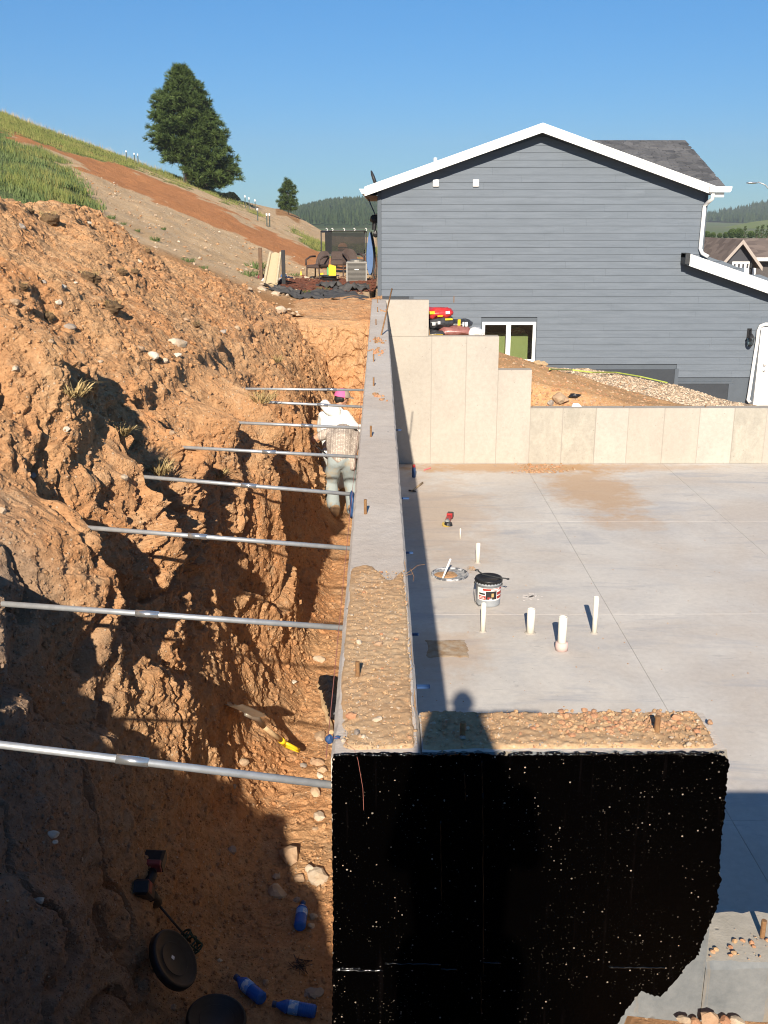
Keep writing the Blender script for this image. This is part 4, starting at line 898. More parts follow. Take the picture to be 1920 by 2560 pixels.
# ================================================================== THINGS IN AND AROUND THE PIT
def dep(p): return p[1]*CT + (HC-p[2])*ST
def rockmesh(seed, flat=.7, sub=2):
    r = random.Random(seed); q = MB(); q.ball((0, 0, 0), 1.0, sub, .42, seed)
    # knock a few planar faces off it
    for _ in range(7):
        n = Vector((r.uniform(-1, 1), r.uniform(-1, 1), r.uniform(-1, 1))).normalized(); c = r.uniform(.62, .86)
        q.v = [tuple(Vector(p) - n*max(0, Vector(p).dot(n)-c)) for p in q.v]
    q.v = [(p[0], p[1], p[2]*flat) for p in q.v]
    return q.mesh('stone')
RM = {}
def stone(px, py, wx, hy, label, mat='stone2', hit=None, name='stone', cat='stone', sink=.35, grp=None, flat=None):
    p, n = hit if hit else on_bank(px, py)
    if p is None: return None
    d = dep(p); a = wx*d/F; seed = int(px*3+py); fl = flat or rnd.uniform(.55, .85)
    me = rockmesh(seed, fl); me.materials.append(M[mat]); o = bpy.data.objects.new(name, me); COL.objects.link(o)
    hz = hy/max(wx, 1); sy = a*min(1.5, max(.6, hz*1.2))
    o.scale = (a, sy, (a+sy)/2); o.rotation_euler = (rnd.uniform(-.25, .25), rnd.uniform(-.25, .25), rnd.uniform(-.5, .5))
    up = n if n is not None and n.z > 0 else Vector((0, 0, 1)); o.location = p + up*((a+sy)/2*fl*(1-2*sink)*.5)
    tag(o, label, cat, grp); return o

# --- steel braces between bank and wall
BR = [(727,973,917,975),(703,1007,905,1017),(630,1058,900,1070),(533,1122,900,1142),(425,1197,893,1237),(255,1321,875,1372),(35,1510,857,1571),(-60,1852,826,1965)]
BLAB = ['thin grey steel pipe bracing the trench, farthest one, behind the pink cap','thin steel brace pipe passing just under the pink and tan cap','steel brace pipe crossing the white hooded back of the worker','steel brace pipe crossing the patterned back of the bent worker','steel brace pipe crossing the jeans of the bent worker','steel brace pipe just on the camera side of the bent worker','long steel brace pipe level with the dirt covered wall top','thickest-looking steel brace pipe with a shiny coupler, above the black wall']
for k, (lx, ly, rx, ry) in enumerate(BR):
    Yk = BY[k]; A = Vector((XO+.004, Yk, BZ)); B = Vector(at(lx, ly, Yk)); dr = (B-A).normalized(); L = (B-A).length
    h = BVH.ray_cast(A+dr*.12, dr, 4.0)
    L2 = (h[0]-A).length+.10 if h[0] is not None else L+.3
    L2 = max(L2, .4); B = A+dr*L2
    t = thing('brace_pipe', BLAB[k], 'pipe', tuple(A), group='steel pipes bracing the trench'); q = MB(); q.cyl(A, B, .0112, n=14); mk('pipe', q, M['pipe'], t, smooth=True)
    q = MB(); c0 = [.45, .5, .5, .62, .58, .62, .60, .565][k]; c = A+dr*(c0*L)
    q.cyl(c-dr*.045, c+dr*.045, .0138, n=14); mk('coupler', q, M['coupler'], t, smooth=True)

# --- dirt and gravel lying on the wall tops
def top_dirt(name, x0, x1, y0, y1, z, mask, th, res, seed, mat):
    nx, ny = int((x1-x0)/res), int((y1-y0)/res); xs = np.linspace(x0, x1, nx); ys = np.linspace(y0, y1, ny); X, Y = np.meshgrid(xs, ys)
    c1, c2, ci = worley(X*26, Y*26, X*0, seed); d1, d2, di = worley(X*60, Y*60, X*0, seed+7)
    m = mask(X, Y)+fbm(X*7, Y*7, X*0, 4)*.35
    H = sm(.32, .62, m)*th*(.55+.15*np.clip(fbm(X*5, Y*5, X*0+3, 3)+.5, 0, 1)) + sm(.42, .6, m)*((di-.4)*.005*sm(0, .3, d2-d1)+fbm(X*30, Y*30, X*0, 3)*.004)
    Z = z-.006+np.where(m > .30, np.maximum(H, 0)+.003, 0)
    o = np_mesh(name, np.stack([X, Y, Z], -1).reshape(-1, 3), grid_faces(ny, nx), mat, smooth=True); return o
def m_long(X, Y):
    return sm(4.02, 3.84, Y+.05*np.sin(X*40)+.07*np.sin(X*17+1))*sm(XO+.004, XO+.03, X)*sm(XI-.008, XI-.03, X)*sm(1.98*S+.01, 1.98*S+.05, Y)*(1-.75*sm(XO+.10, XO+.02, X)*sm(2.85, 2.62, Y))+.0
d1_ = top_dirt('dirt_layer', XO+.012, XI-.006, 1.98*S+.012, 4.2, WT, m_long, .019, .0062, 3, M['wall_dirt'])
stuff(d1_); tag(d1_, 'tan dirt and small gravel covering the near end of the long wall top', 'dirt')
def m_stub(X, Y):
    e = sm(1.98*S+.008, 1.98*S+.05, Y)*sm(2.18*S-.004, 2.18*S-.03, Y)*sm(XS-.005, XS-.05, X)
    bare = .62*np.exp(-((X-.52)/.13)**2)
    return e*(1-bare*.55)
d2_ = top_dirt('dirt_layer', XI+.005, XS-.008, 1.98*S+.012, 2.18*S-.012, WT, m_stub, .017, .0058, 13, M['wall_dirt'])
stuff(d2_); tag(d2_, 'tan dirt and gravel lying along the top of the black coated stub wall', 'dirt')
def pebbles(name, pts, sizes, mats, label, cat='gravel', seeds=5, sub=1):
    base = [rockmesh(900+i, .75, sub) for i in range(seeds)]
    BV_ = [np.array([v.co[:] for v in m.vertices]) for m in base]; BF = [np.array([p.vertices[:] for p in m.polygons]) for m in base]
    V, Fc, Mi, o = [], [], [], 0
    for k, (p, s) in enumerate(zip(pts, sizes)):
        i = k % seeds; a = rnd.uniform(0, 6.28); c_, s_ = math.cos(a), math.sin(a); v = BV_[i]*np.array([s, s*rnd.uniform(.6, 1.1), s*rnd.uniform(.6, 1)])
        v = np.stack([v[:, 0]*c_-v[:, 1]*s_, v[:, 0]*s_+v[:, 1]*c_, v[:, 2]], 1)+np.array(p); V.append(v); Fc.append(BF[i]+o); o += len(v); Mi += [rnd.randrange(len(mats))]*len(BF[i])
    ob = np_mesh(name, np.concatenate(V), np.concatenate(Fc), mats, smooth=False); ob.data.polygons.foreach_set('material_index', Mi); ob.data.update()
    stuff(ob)
    if label: tag(ob, label, cat)
    return ob
pp = []; ss = []
for _ in range(140):
    x, y = rnd.uniform(XO+.03, XI-.01), 2.5+rnd.random()**1.2*1.38; pp.append((x, y, WT+.012)); ss.append(rnd.choice((.003, .0035, .004, .005, .006, .009)))
for _ in range(120):
    x, y = rnd.choice((rnd.uniform(XI, .42), rnd.uniform(.6, XS-.02), rnd.uniform(XI, XS-.02))), rnd.uniform(1.98*S+.03, 2.18*S-.02); pp.append((x, y, WT+.012)); ss.append(rnd.choice((.003, .004, .005, .006, .009)))
pebbles('gravel', pp, ss, [M['wall_dirt'], M['wall_dirt'], M['stone'], M['wall_dirt'], M['redstone'], M['stone2']], 'loose bits of gravel on the dirt of the near wall tops')
pp = []; ss = []
for _ in range(230):
    x = .70+.17*rnd.gauss(0, .75); y = 2.50+.16*rnd.random()+(.05 if x > .7 else .03)
    if x < XS-.02 and y < 2.18*S-.012: pp.append((x, y, WT+.010)); ss.append(rnd.choice((.006, .008, .010, .013)))
pebbles('red_clods', pp, ss, [M['redstone'], M['redstone'], M['wall_dirt']], 'crumbled reddish clods at the right end of the stub wall top')
# stones one can point at on the near wall tops
for px, py, w, h, lb, m in ((876,1792,15,10,'pinkish stone on the dirt near the corner of the wall tops','redstone'),(890,1832,8,10,'grey pebble beside the pink stone on the wall corner','stone4'),(942,1800,14,8,'pale flat stone on the wall corner, right of the pink one','stone'),(897,1605,9,12,'upright pale stone on the wall top dirt, far from the corner','stone'),(945,1610,14,9,'broad tan stone on the wall top dirt beside the upright pale one','stone2'),(1416,1792,10,9,'red clod beside the bolt on the stub wall top','redstone'),(1690,1796,13,10,'largest red clod at the back edge of the stub wall top','redstone'),(1775,1808,9,8,'red clod at the far right end of the stub wall','redstone'),(1155,1845,9,7,'grey stone in the photographer shadow on the stub wall','stone4')):
    p = Vector(at_z(px, py, WT+.012)); stone(px, py, w, h, lb, m, hit=(p, Vector((0, 0, 1))))
for px, py in ((1641,1835),(1155,1850)):
    p = at_z(px, py, WT); q = MB(); q.cyl((p[0]-XI, p[1]-1.98*S, WT-.05), (p[0]-XI, p[1]-1.98*S, WT+.055), .008, n=10); mk('anchor_bolt', q, M['rust'], sw_, local=True)
for px, py in ((893,1697),):
    p = at_z(px, py, WT); q = MB(); q.cyl((p[0], p[1], WT-.05), (p[0], p[1], WT+.06), .007, n=10); mk('anchor_bolt', q, M['rust'], lw)
# clods farther along the long wall top
pp = []; ss = []
for px, py, s, n_ in ((945,852,9,22),(940,880,11,26),(963,778,7,12),(944,988,6,10),(962,1000,5,4)):
    for _ in range(n_):
        p = at_z(px+rnd.gauss(0, s), py+rnd.gauss(0, s*.35), WT)
        if XO+.01 < p[0] < XI-.01: pp.append((p[0], p[1], WT+.006)); ss.append(rnd.uniform(.008, .03))
pebbles('red_clods', pp, ss, [M['redstone'], M['fill']], 'small orange clods scattered along the far part of the wall top')
# red clods on the low wall, soil and rocks against its face
pp = []; ss = []
for _ in range(80):
    x, y = rnd.choice((rnd.gauss(1.12, .07), rnd.uniform(.98, 1.5))), rnd.uniform(1.98*S+.01, 2.18*S-.04)
    if x > XS+.02 and (y < 2.58 or rnd.random() < .2): pp.append((x, y, WL2+.006)); ss.append(rnd.choice((.002, .003, .004, .006, .010)))
pebbles('red_clods', pp, ss, [M['redstone'], M['wall_dirt']], 'crumbled red soil lying on top of the low wall')
p = at_z(1905, 2345, WL2); q = MB(); q.cyl((p[0]-XS, p[1]-1.98*S, WL2-.05), (p[0]-XS, p[1]-1.98*S, WL2+.06), .008, n=10); mk('anchor_bolt', q, M['rust'], lo, local=True)
RKS = [(1712,2548,16,15,'rounded pale rock against the low wall, lower right corner'),(1738,2552,13,12,'small orange rock between two larger ones by the low wall'),(1772,2544,24,18,'dark topped large rock against the low wall'),(1812,2550,15,14,'squat rock right of the dark topped rock'),(1842,2552,20,14,'flat wide rock against the low wall at the bottom edge')]
for px, py, w, h, lb in RKS:
    r = ray(px, py); hh = NBVH.ray_cast(Vector((0, 0, HC)), Vector(r).normalized(), 20); P_ = Vector(at(px, py+8, 2.405))
    stone(px, py, w, h, lb, rnd.choice(('stone', 'redstone', 'stone2')), hit=(P_, Vector((0, 0, 1))), sink=.2)

# --- stones in the trench and on the bank
PIT = [(802,1843,17,20,'flat tan stone lying beside the wall corner in the trench','stone2'),(792,1908,23,15,'wide tan stone by the yellow shovel handle','stone2'),(757,1914,11,9,'small stone touching the yellow shovel handle','stone4'),(808,1926,14,12,'rounded stone against the wall just below the corner','stone2'),(798,1941,9,10,'small white stone with a dark centre by the wall','stone3'),(787,1980,15,18,'oval tan stone just under the nearest brace pipe','stone2'),(606,1907,15,13,'single tan stone below the shovel blade, at the shade edge','stone2'),(733,1706,11,7,'pale brick shaped stone on the sunlit trench floor','stone3'),(800,1650,18,10,'flat broken pale stone in the sunlit trench beside the wall','stone'),(828,1693,9,6,'small pale stone touching the wall in sunlight','stone3'),(795,2042,20,15,'pale stone near the wall, on the edge of sun and shade','stone'),(787,2072,10,8,'small stone just below the pale one near the wall','stone2'),(724,2148,29,28,'big round brown boulder on the trench floor','stone2'),(690,2230,25,22,'angular grey boulder in the shade, lowest of the group','stone'),(690,2192,12,11,'square stone behind the angular grey boulder','stone'),(793,2197,28,26,'large pinkish stone against the wall in the shade','stone'),(747,2195,17,12,'flat brown stone beside the large pinkish one','stone2'),(772,2172,12,12,'upright pale stone above the pinkish one','stone'),(738,2251,13,9,'half buried grey stone above the upright bottle','stone4'),(783,2292,12,12,'pale stone beside the upright-lying blue bottle','stone'),(776,2315,9,10,'lower pale stone beside the same blue bottle','stone'),(783,2485,26,15,'grey flat stone above the two bottles by the wall','stone4'),(578,2126,13,14,'dark stone stuck in the foot of the bank','stone4'),(583,1966,9,12,'grey stone at the edge of the shadow below the brace pipe','stone4'),(130,2085,19,8,'pale flat stone in the shaded bank','stone3'),(95,2247,18,9,'white stone in the shaded bank, lower one','stone3'),(135,2104,10,6,'small pale stone just under the flat one in the bank','stone3'),(272,2385,9,8,'small tan stone beside the leaning black lid','stone2'),(663,2457,8,8,'small pale stone above the slanting bottle','stone'),(432,2517,9,8,'pale pebble below the leaning lid','stone'),(547,2401,8,5,'small white stone on the shaded floor','stone3')]
for a in PIT: stone(a[0], a[1], a[2], a[3], a[4], a[5])
BST = [(446,862,27,9,'long white stone slab on the lip of the bank','stone'),(382,890,17,11,'pale stone beside the long white slab','stone3'),(443,889,13,8,'small white stone in front of the long slab','stone3'),(412,902,14,8,'broken whitish stone under the slab','stone'),(350,872,14,9,'tan stone left of the white slab group','stone2'),(159,719,8,11,'upright white stone on the upper dirt slope','stone3'),(147,757,11,8,'oval white stone on the upper dirt slope','stone3'),(190,707,6,5,'tiny white stone above the oval ones','stone3'),(38,757,14,14,'large brown rock near the left edge of the slope','stone2'),(128,853,9,10,'tan stone casting a short shadow on the lower slope','stone2'),(175,818,16,9,'grey and tan stone below the grass clump','stone4'),(593,821,9,7,'rounded tan stone above the deep shadowed cuts','stone2'),(560,830,8,7,'grey pebble on the bank lip by the deep cuts','stone4'),(312,1194,11,10,'pale stone stuck in the middle of the bank face','stone'),(223,1133,10,10,'tan stone stuck in the bank face left of centre','stone2'),(7,1278,12,13,'pale stone at the left edge of the bank','stone'),(167,1072,9,11,'white stone in the black hollow of the bank','stone3'),(40,922,10,8,'small stone at the upper left of the bank','stone'),(83,1190,9,11,'grey stone in the dark left part of the bank','stone4'),(430,1082,9,8,'tan stone below the black hollow','stone2'),(620,723,12,6,'flat pale stone near the far bank crest','stone'),(693,780,14,7,'flat tan stone on the lip above the trench end','stone2'),(700,775,16,7,'whitish stone near the far end of the dirt slope','stone'),(508,752,10,6,'flat tan stone on the upper dirt slope, far side','stone2'),(250,905,8,6,'pale pebble on the left slope','stone'),(55,566,14,8,'half buried rock near the top left of the dirt heap','stone4'),(112,705,8,5,'grey pebble on the left of the heap','stone4'),(350,655,8,5,'pale stone high on the dirt heap','stone'),(222,558,9,5,'white stone near the heap crest','stone3'),(465,800,8,6,'small brown stone above the slab','stone2')]
for a in BST: stone(a[0], a[1], a[2], a[3], a[4], a[5])
# pebble scatter over the bank and floor
def crumbs(name, N, mats, label, cat, pick, seeds=8):
    base = [rockmesh(700+i, .8, 1) for i in range(seeds)]; R_ = np.random.RandomState(len(label))
    BV_ = [np.array([v.co[:] for v in m.vertices]) for m in base]; BF = [np.array([p.vertices[:] for p in m.polygons]) for m in base]
    P, Sz = [], []
    for _ in range(N*3):
        r = pick()
        if r: P.append(r[0]); Sz.append(r[1])
        if len(P) >= N: break
    P = np.array(P); Sz = np.array(Sz); n = len(P); A = R_.normal(size=(n, 3, 3)); Q = np.linalg.qr(A)[0]*R_.uniform(.55, 1.1, (n, 1, 3)); nv = len(BV_[0]); V = np.zeros((n, nv, 3)); k = R_.randint(0, seeds, n)
    for i in range(seeds):
        m = k == i; V[m] = np.einsum('nij,vj->nvi', Q[m], BV_[i])*Sz[m][:, None, None]+P[m][:, None, :]
    Fc = np.stack([BF[j] for j in k])+(np.arange(n)*nv)[:, None, None]
    ob = np_mesh(name, V.reshape(-1, 3), Fc.reshape(-1, 3), mats, smooth=False); mi = np.repeat(R_.choice(len(mats), n), BF[0].shape[0]); ob.data.polygons.foreach_set('material_index', mi.astype(np.int32)); ob.data.update(); stuff(ob); tag(ob, label, cat); return ob
def pick_bank():
    px, py = rnd.uniform(-40, 835), 480+2080*rnd.random()
    p, n = on_bank(px, py)
    if p is None or (n.z < .25 and rnd.random() < .7): return None
    s = min(7.5, 1.1*(1-rnd.random())**-.48)*(1.0 if py < 1500 else 1.15)
    return tuple(p-n*(s*dep(p)/F*.25)), s*dep(p)/F
crumbs('soil_crumbs', 42000, [M['soil']]*5+[M['fill']], 'crumbs and clods of loose soil all over the bank and trench floor', 'soil', pick_bank)
def pick_peb():
    px, py = rnd.uniform(-30, 830), rnd.uniform(500, 2540); p, n = on_bank(px, py)
    if p is None or n.z < .3: return None
    s = rnd.choice((1.3, 1.6, 2.0, 2.4, 3.2))
    return tuple(p), s*dep(p)/F
crumbs('pebbles', 1500, [M['stone2'], M['stone'], M['fill']], 'small pale pebbles strewn over the bank and trench floor', 'pebbles', pick_peb)

def pick_top():
    if rnd.random() < .62: x, y = rnd.uniform(XO+.03, XI-.012), 2.46+rnd.random()**1.15*1.44
    else: x, y = rnd.uniform(XI, XS-.02), rnd.uniform(1.98*S+.02, 2.18*S-.02)
    return (x, y, WT+.0085), min(.006, .0013*(1-rnd.random())**-.45)
crumbs('soil_crumbs', 5000, [M['wall_dirt']]*7+[M['stone'], M['redstone'], M['stone4']], 'fine crumbs of dry soil on the near wall tops', 'soil', pick_top)

# --- sods and tufts
b = NB('dry_grass'); M['dry'] = b.done(b.mix(b.ramp(b.noise(9.), .35, .65), (.46,.35,.17), (.30,.21,.09)), .9, spec=.1)
b = NB('green_grass'); M['green'] = b.done(b.mix(b.ramp(b.noise(4.), .35, .65), (.085,.15,.03), (.05,.10,.02)), .85, spec=.15)
b = NB('weed_leaves'); M['weed'] = b.done(b.mix(b.ramp(b.noise(3.), .35, .65), (.085,.125,.04), (.13,.165,.065)), .8, spec=.2)
b = NB('field_grass'); M['field'] = b.done(b.mix(b.ramp(b.noise(.7), .35, .65), (.13,.17,.042), (.24,.22,.08)), .9, spec=.1)
M['humus'] = plain('dark_sod', (.085,.05,.025), .98, c2=(.16,.10,.05), sc=30, bump=.8, bsc=60)
def blades(q, c, n, h, w, spread, lean=.5, r=rnd):
    for _ in range(n):
        a = r.uniform(0, 6.28); d = r.random()**.5*spread; x, y, z = c[0]+d*math.cos(a), c[1]+d*math.sin(a), c[2]
        hh = h*r.uniform(.5, 1.15); l = lean*r.uniform(.2, 1.3); b_ = a+r.uniform(-1, 1); tx, ty = x+hh*l*math.cos(b_), y+hh*l*math.sin(b_)
        pa = r.uniform(0, 3.14); ox, oy = w*math.cos(pa), w*math.sin(pa)
        mx, my = x*.55+tx*.45, y*.55+ty*.45; mz = z+hh*.62
        q.add([(x-ox, y-oy, z-.02*h), (x+ox, y+oy, z-.02*h), (mx+ox*.8, my+oy*.8, mz), (mx-ox*.8, my-oy*.8, mz), (tx, ty, z+hh*(1-.25*l))], [(0, 1, 2, 3), (3, 2, 4)])
SOD = [(127,558,27,20,'largest dark sod clod near the top of the dirt heap'),(228,702,25,14,'dark root matted sod in the middle of the heap'),(305,684,14,9,'left one of two touching dark clods on the heap'),(338,682,11,9,'right one of two touching dark clods on the heap'),(282,775,26,20,'big sod with dry grass casting a black shadow'),(120,797,18,13,'dark sod with grass beside the brown rock'),(80,531,9,8,'small dark clod on the heap crest'),(371,630,10,8,'small dark clod on the right of the heap crest'),(490,816,12,11,'round grey brown clod on the smooth bank lip'),(60,720,13,10,'shaded clod at the left edge of the heap')]
for px, py, w, h, lb in SOD:
    p, n = on_bank(px, py)
    if p is None: continue
    a = w*dep(p)/F; t = thing('sod_clod', lb, 'clod', tuple(p), (0, 0, rnd.uniform(0, 3))); q = MB(); q.ball((0, 0, a*.25), (a, a*.8, a*.62), 3, .45, int(px)); mk('soil_lump', q, M['humus'], t, local=True)
    q = MB(); blades(q, (0, 0, a*.55), 50, a*.8, a*.018, a*.8, 1.2); mk('dry_roots', q, M['dry'], t, local=True, fix=False)
TUF = [(184,990,.09,'pale dry grass tuft hanging over the black hollow'),(400,1183,.11,'dry grass tuft at the bank end of the brace pipe by the jeans'),(655,1005,.12,'dry grass on the bank near the deep cuts'),(300,1087,.08,'withered tuft on the bank left of centre'),(545,1192,.08,'small dry tuft right of the lobe in the bank'),(690,905,.12,'dry tuft at the top of the deep shadowed cuts')]
for px, py, h, lb in TUF:
    p, n = on_bank(px, py)
    if p is None: continue
    q = MB(); blades(q, (0, 0, 0), 90, h, .004, h*.55, 1.5); o = mk('grass_tuft', q, M['dry'], fix=False); o.location = p; tag(o, lb, 'grass')

# --- shovel
def on_floor(px, py, up=0.):
    p, n = on_bank(px, py)
    if p is None: p = Vector(at_z(px, py, FLOOR))
    return p+Vector((0, 0, up))
def frame(A, B, up=Vector((0, 0, 1))):
    y = (B-A).normalized(); x = y.cross(up).normalized(); z = x.cross(y); return Matrix(((x.x, y.x, z.x, A.x), (x.y, y.y, z.y, A.y), (x.z, y.z, z.z, A.z), (0, 0, 0, 1)))
A = on_floor(566, 1803, .11); B = on_floor(733, 1902, .07); L = (B-A).length; Fm = frame(A, B)
sh = thing('shovel', 'short square shovel with wooden shaft and yellow D handle in the trench', 'shovel'); sh.matrix_world = Fm
q = MB(); bl = L*.30; w = .12
q.grid(lambda u, v: ((u-.5)*2*w*(.92+.08*v), v*bl, .035*(abs(u-.5)*2)**2 + .03*math.sin(v*1.4)+.01), 10, 8)
for i, p in enumerate(list(q.v)): pass
nv = len(q.v); q.grid(lambda u, v: ((u-.5)*2*w*(.92+.08*v), v*bl, .035*(abs(u-.5)*2)**2 + .03*math.sin(v*1.4)+.006), 10, 8, True)
M['spade'] = plain('worn_steel_blade', (.34,.31,.27), .5, .5, c2=(.30,.22,.14), sc=12); mk('blade', q, M['spade'], sh, local=True, smooth=True)
q = MB(); q.tube([(0, bl*.8, .03), (0, bl, .045), (0, bl*1.25, .05), (0, L*.5, .03)], [.014, .024, .022, .019], 10); mk('socket', q, M['spade'], sh, local=True, smooth=True)
q = MB(); q.tube([(0, L*.49, .03), (0, L*.80, .02)], .0175, 10); mk('shaft', q, M['wood'], sh, local=True, smooth=True)
q = MB(); hh = L*.8; q.tube([(0, hh-.02, .02), (0, hh+.03, .02)], .022, 10)
q.tube([(0, hh+.02, .02), (-.035, hh+.05, .02), (-.06, hh+.10, .02), (-.055, hh+.155, .02)], .013, 8); q.tube([(0, hh+.02, .02), (.035, hh+.05, .02), (.06, hh+.10, .02), (.055, hh+.155, .02)], .013, 8); q.tube([(-.062, hh+.15, .02), (0, hh+.155, .02), (.062, hh+.15, .02)], .016, 8)
mk('d_handle', q, M['yellow'], sh, local=True, smooth=True)

# --- black wrapped drain sleeve and stake by the wall corner
A = on_floor(818, 1722, .07); B = on_floor(838, 1812, .07); q = MB(); d = B-A
for i in range(1):
    n_ = 26; pts = [A+d*(k/n_) for k in range(n_+1)]; q.tube(pts, [.075*(1-.55*k/n_)+.012*math.sin(k*2.3) for k in range(n_+1)], 14)
q.v = [tuple(Vector(p)+Vector((mnoise.noise(Vector(p)*19), mnoise.noise(Vector(p)*19+Vector((5, 0, 0))), mnoise.noise(Vector(p)*19+Vector((9, 2, 0)))))*.028) for p in q.v]
o = mk('plastic_sleeve', q, plain('black_film', (.012,.012,.014), .25, bump=.6, bsc=30), smooth=True); tag(o, 'crumpled black plastic sleeve beside the wall near its corner', 'plastic wrap')
A = on_floor(797, 1728, .05); B = on_floor(829, 1842, .04); q = MB(); q.tube([A+(B-A)*(k/8)+Vector((rnd.uniform(-.01, .01), 0, 0)) for k in range(9)], [.022, .02, .024, .02, .024, .02, .022, .018, .02], 6); o = mk('wooden_stake', q, M['wood']); tag(o, 'pale wooden stake lying along the black plastic sleeve', 'stake')

# --- mason's line
q = MB(); pts = [(XO-.012, 2.43+i*.35, WT-.003-.002*math.sin(i)) for i in range(45)]; q.tube(pts, .0013, 5)
c = at_z(829, 1850, WT); k0 = Vector((XO-.008, c[1], WT+.004))
q.tube([k0, k0+Vector((.02, -.002, .006)), k0+Vector((.04, -.02, .004)), Vector((XO+.065, 2.46, WT+.006)), Vector((XO+.075, 1.98*S-.012, WT-.01)), Vector((XO+.088, 1.98*S-.010, WT-.10)), Vector((XO+.09, 1.98*S-.009, WT-.17))], .0005, 5)
ms = thing('string_line', 'pink builder string stretched along the outer edge of the long wall', 'string', tuple(k0)); mk('cord', q, plain('pink_string', (.42,.16,.12), .8), ms)
q = MB(); q.ball(k0, (.012, .012, .014), 2, .3, 3); q.ball(k0+Vector((.022, .004, .002)), (.009, .007, .006), 1, .3, 5); mk('knot', q, M['blue'], ms)

M['dred'] = plain('dusty_red_plastic', (.27,.035,.04), .55, c2=(.18,.06,.05), sc=30)
# --- drill with mixing paddle
A = on_floor(383, 2172, .05); Bp = on_floor(362, 2250, .06); C0 = on_floor(392, 2276, .05); C1 = on_floor(476, 2374, .05)
dr_ = thing('cordless_drill', 'red and black cordless drill with a long mixing paddle on the shaded trench floor', 'drill', tuple(Bp))
def obox(q, c, x, y, z, hx, hy, hz, bev=.3):
    v0 = len(q.v); q.box(-hx, hx, -hy, hy, -hz, hz, min(hx, hy, hz)*bev); q.move(Matrix(((x.x, y.x, z.x, c.x), (x.y, y.y, z.y, c.y), (x.z, y.z, z.z, c.z), (0, 0, 0, 1))), v0)
def axes(d, up=Vector((0, 0, 1))): y = d.normalized(); x = y.cross(up).normalized(); return x, y, x.cross(y)
x, y, z = axes(A-Bp); q = MB(); obox(q, A, x, y, z, .058, .042, .04); mk('battery', q, M['black'], dr_)
q = MB(); obox(q, A-y*.04+z*.018, x, y, z, .054, .014, .034); mk('battery_latch', q, M['dred'], dr_)
q = MB(); q.tube([A-y*.04, A*.5+Bp*.5+x*.02, Bp], [.026, .022, .028], 10); mk('handle', q, M['black'], dr_, smooth=True)
x, y, z = axes(C0-Bp); q = MB(); obox(q, Bp, x, y, z, .034, .085, .036); mk('motor_housing', q, M['black'], dr_)
q = MB(); obox(q, Bp-y*.03+z*.006, x, y, z, .0355, .034, .033); mk('side_cover', q, M['dred'], dr_)
q = MB(); q.tube([Bp+y*.09, C0-y*.01, C0+y*.03], [.036, .03, .014], 12); mk('chuck', q, M['black'], dr_, smooth=True)
q = MB(); q.tube([C0, C1], .006, 8); mk('paddle_shaft', q, M['dgrey'], dr_, smooth=True)
x, y, z = axes(C1-C0); q = MB()
for k in range(3):
    for i in range(14):
        a0, a1 = i*.449, (i+1)*.449; q.tube([C1+y*(.05*k-.05)+(x*math.cos(a0)+z*math.sin(a0))*.036, C1+y*(.05*k-.05)+(x*math.cos(a1)+z*math.sin(a1))*.036], .005, 5)
for i in range(5):
    a = i*1.257; q.tube([C1-y*.05, C1-y*.045+(x*math.cos(a)+z*math.sin(a))*.036, C1+y*.05+(x*math.cos(a+.6)+z*math.sin(a+.6))*.036, C1+y*.055], .005, 5)
mk('mixing_head', q, plain('green_paddle', (.02,.06,.04), .6), dr_)

# --- bucket lids on the trench floor
def lid(name, label, c, rot, sticker=True):
    t = thing(name, label, 'lid', tuple(c), rot); t.scale = (.9, .9, .9); q = MB(); q.lathe([(.0, .008), (.118, .008), (.124, .014), (.136, .014), (.140, .020), (.150, .020), (.156, .012), (.157, -.018), (.152, -.020), (.150, .0), (.0, .0)], 40, cap0=False, cap1=False); mk('disc', q, M['black'], t, local=True, smooth=True)
    q = MB(); q.lathe([(.085, .0082), (.088, .011), (.091, .0082)], 32, cap0=False, cap1=False); mk('rib', q, M['black'], t, local=True, smooth=True)
    if sticker: q = MB(); q.box(-.024, -.004, -.012, .008, .0085, .0095); mk('sticker', q, M['white'], t, local=True)
    return t
c = on_floor(388, 2478); lid('round_lid', 'black round bucket lid leaning on the bank with a small white sticker', c+Vector((.10, -.02, .20)), (math.radians(10), math.radians(50), .15))
c = on_floor(515, 2596); lid('round_lid', 'black round bucket lid lying flat at the bottom edge of the picture', c+Vector((.05, 0, .11)), (math.radians(4), math.radians(10), 0), False)

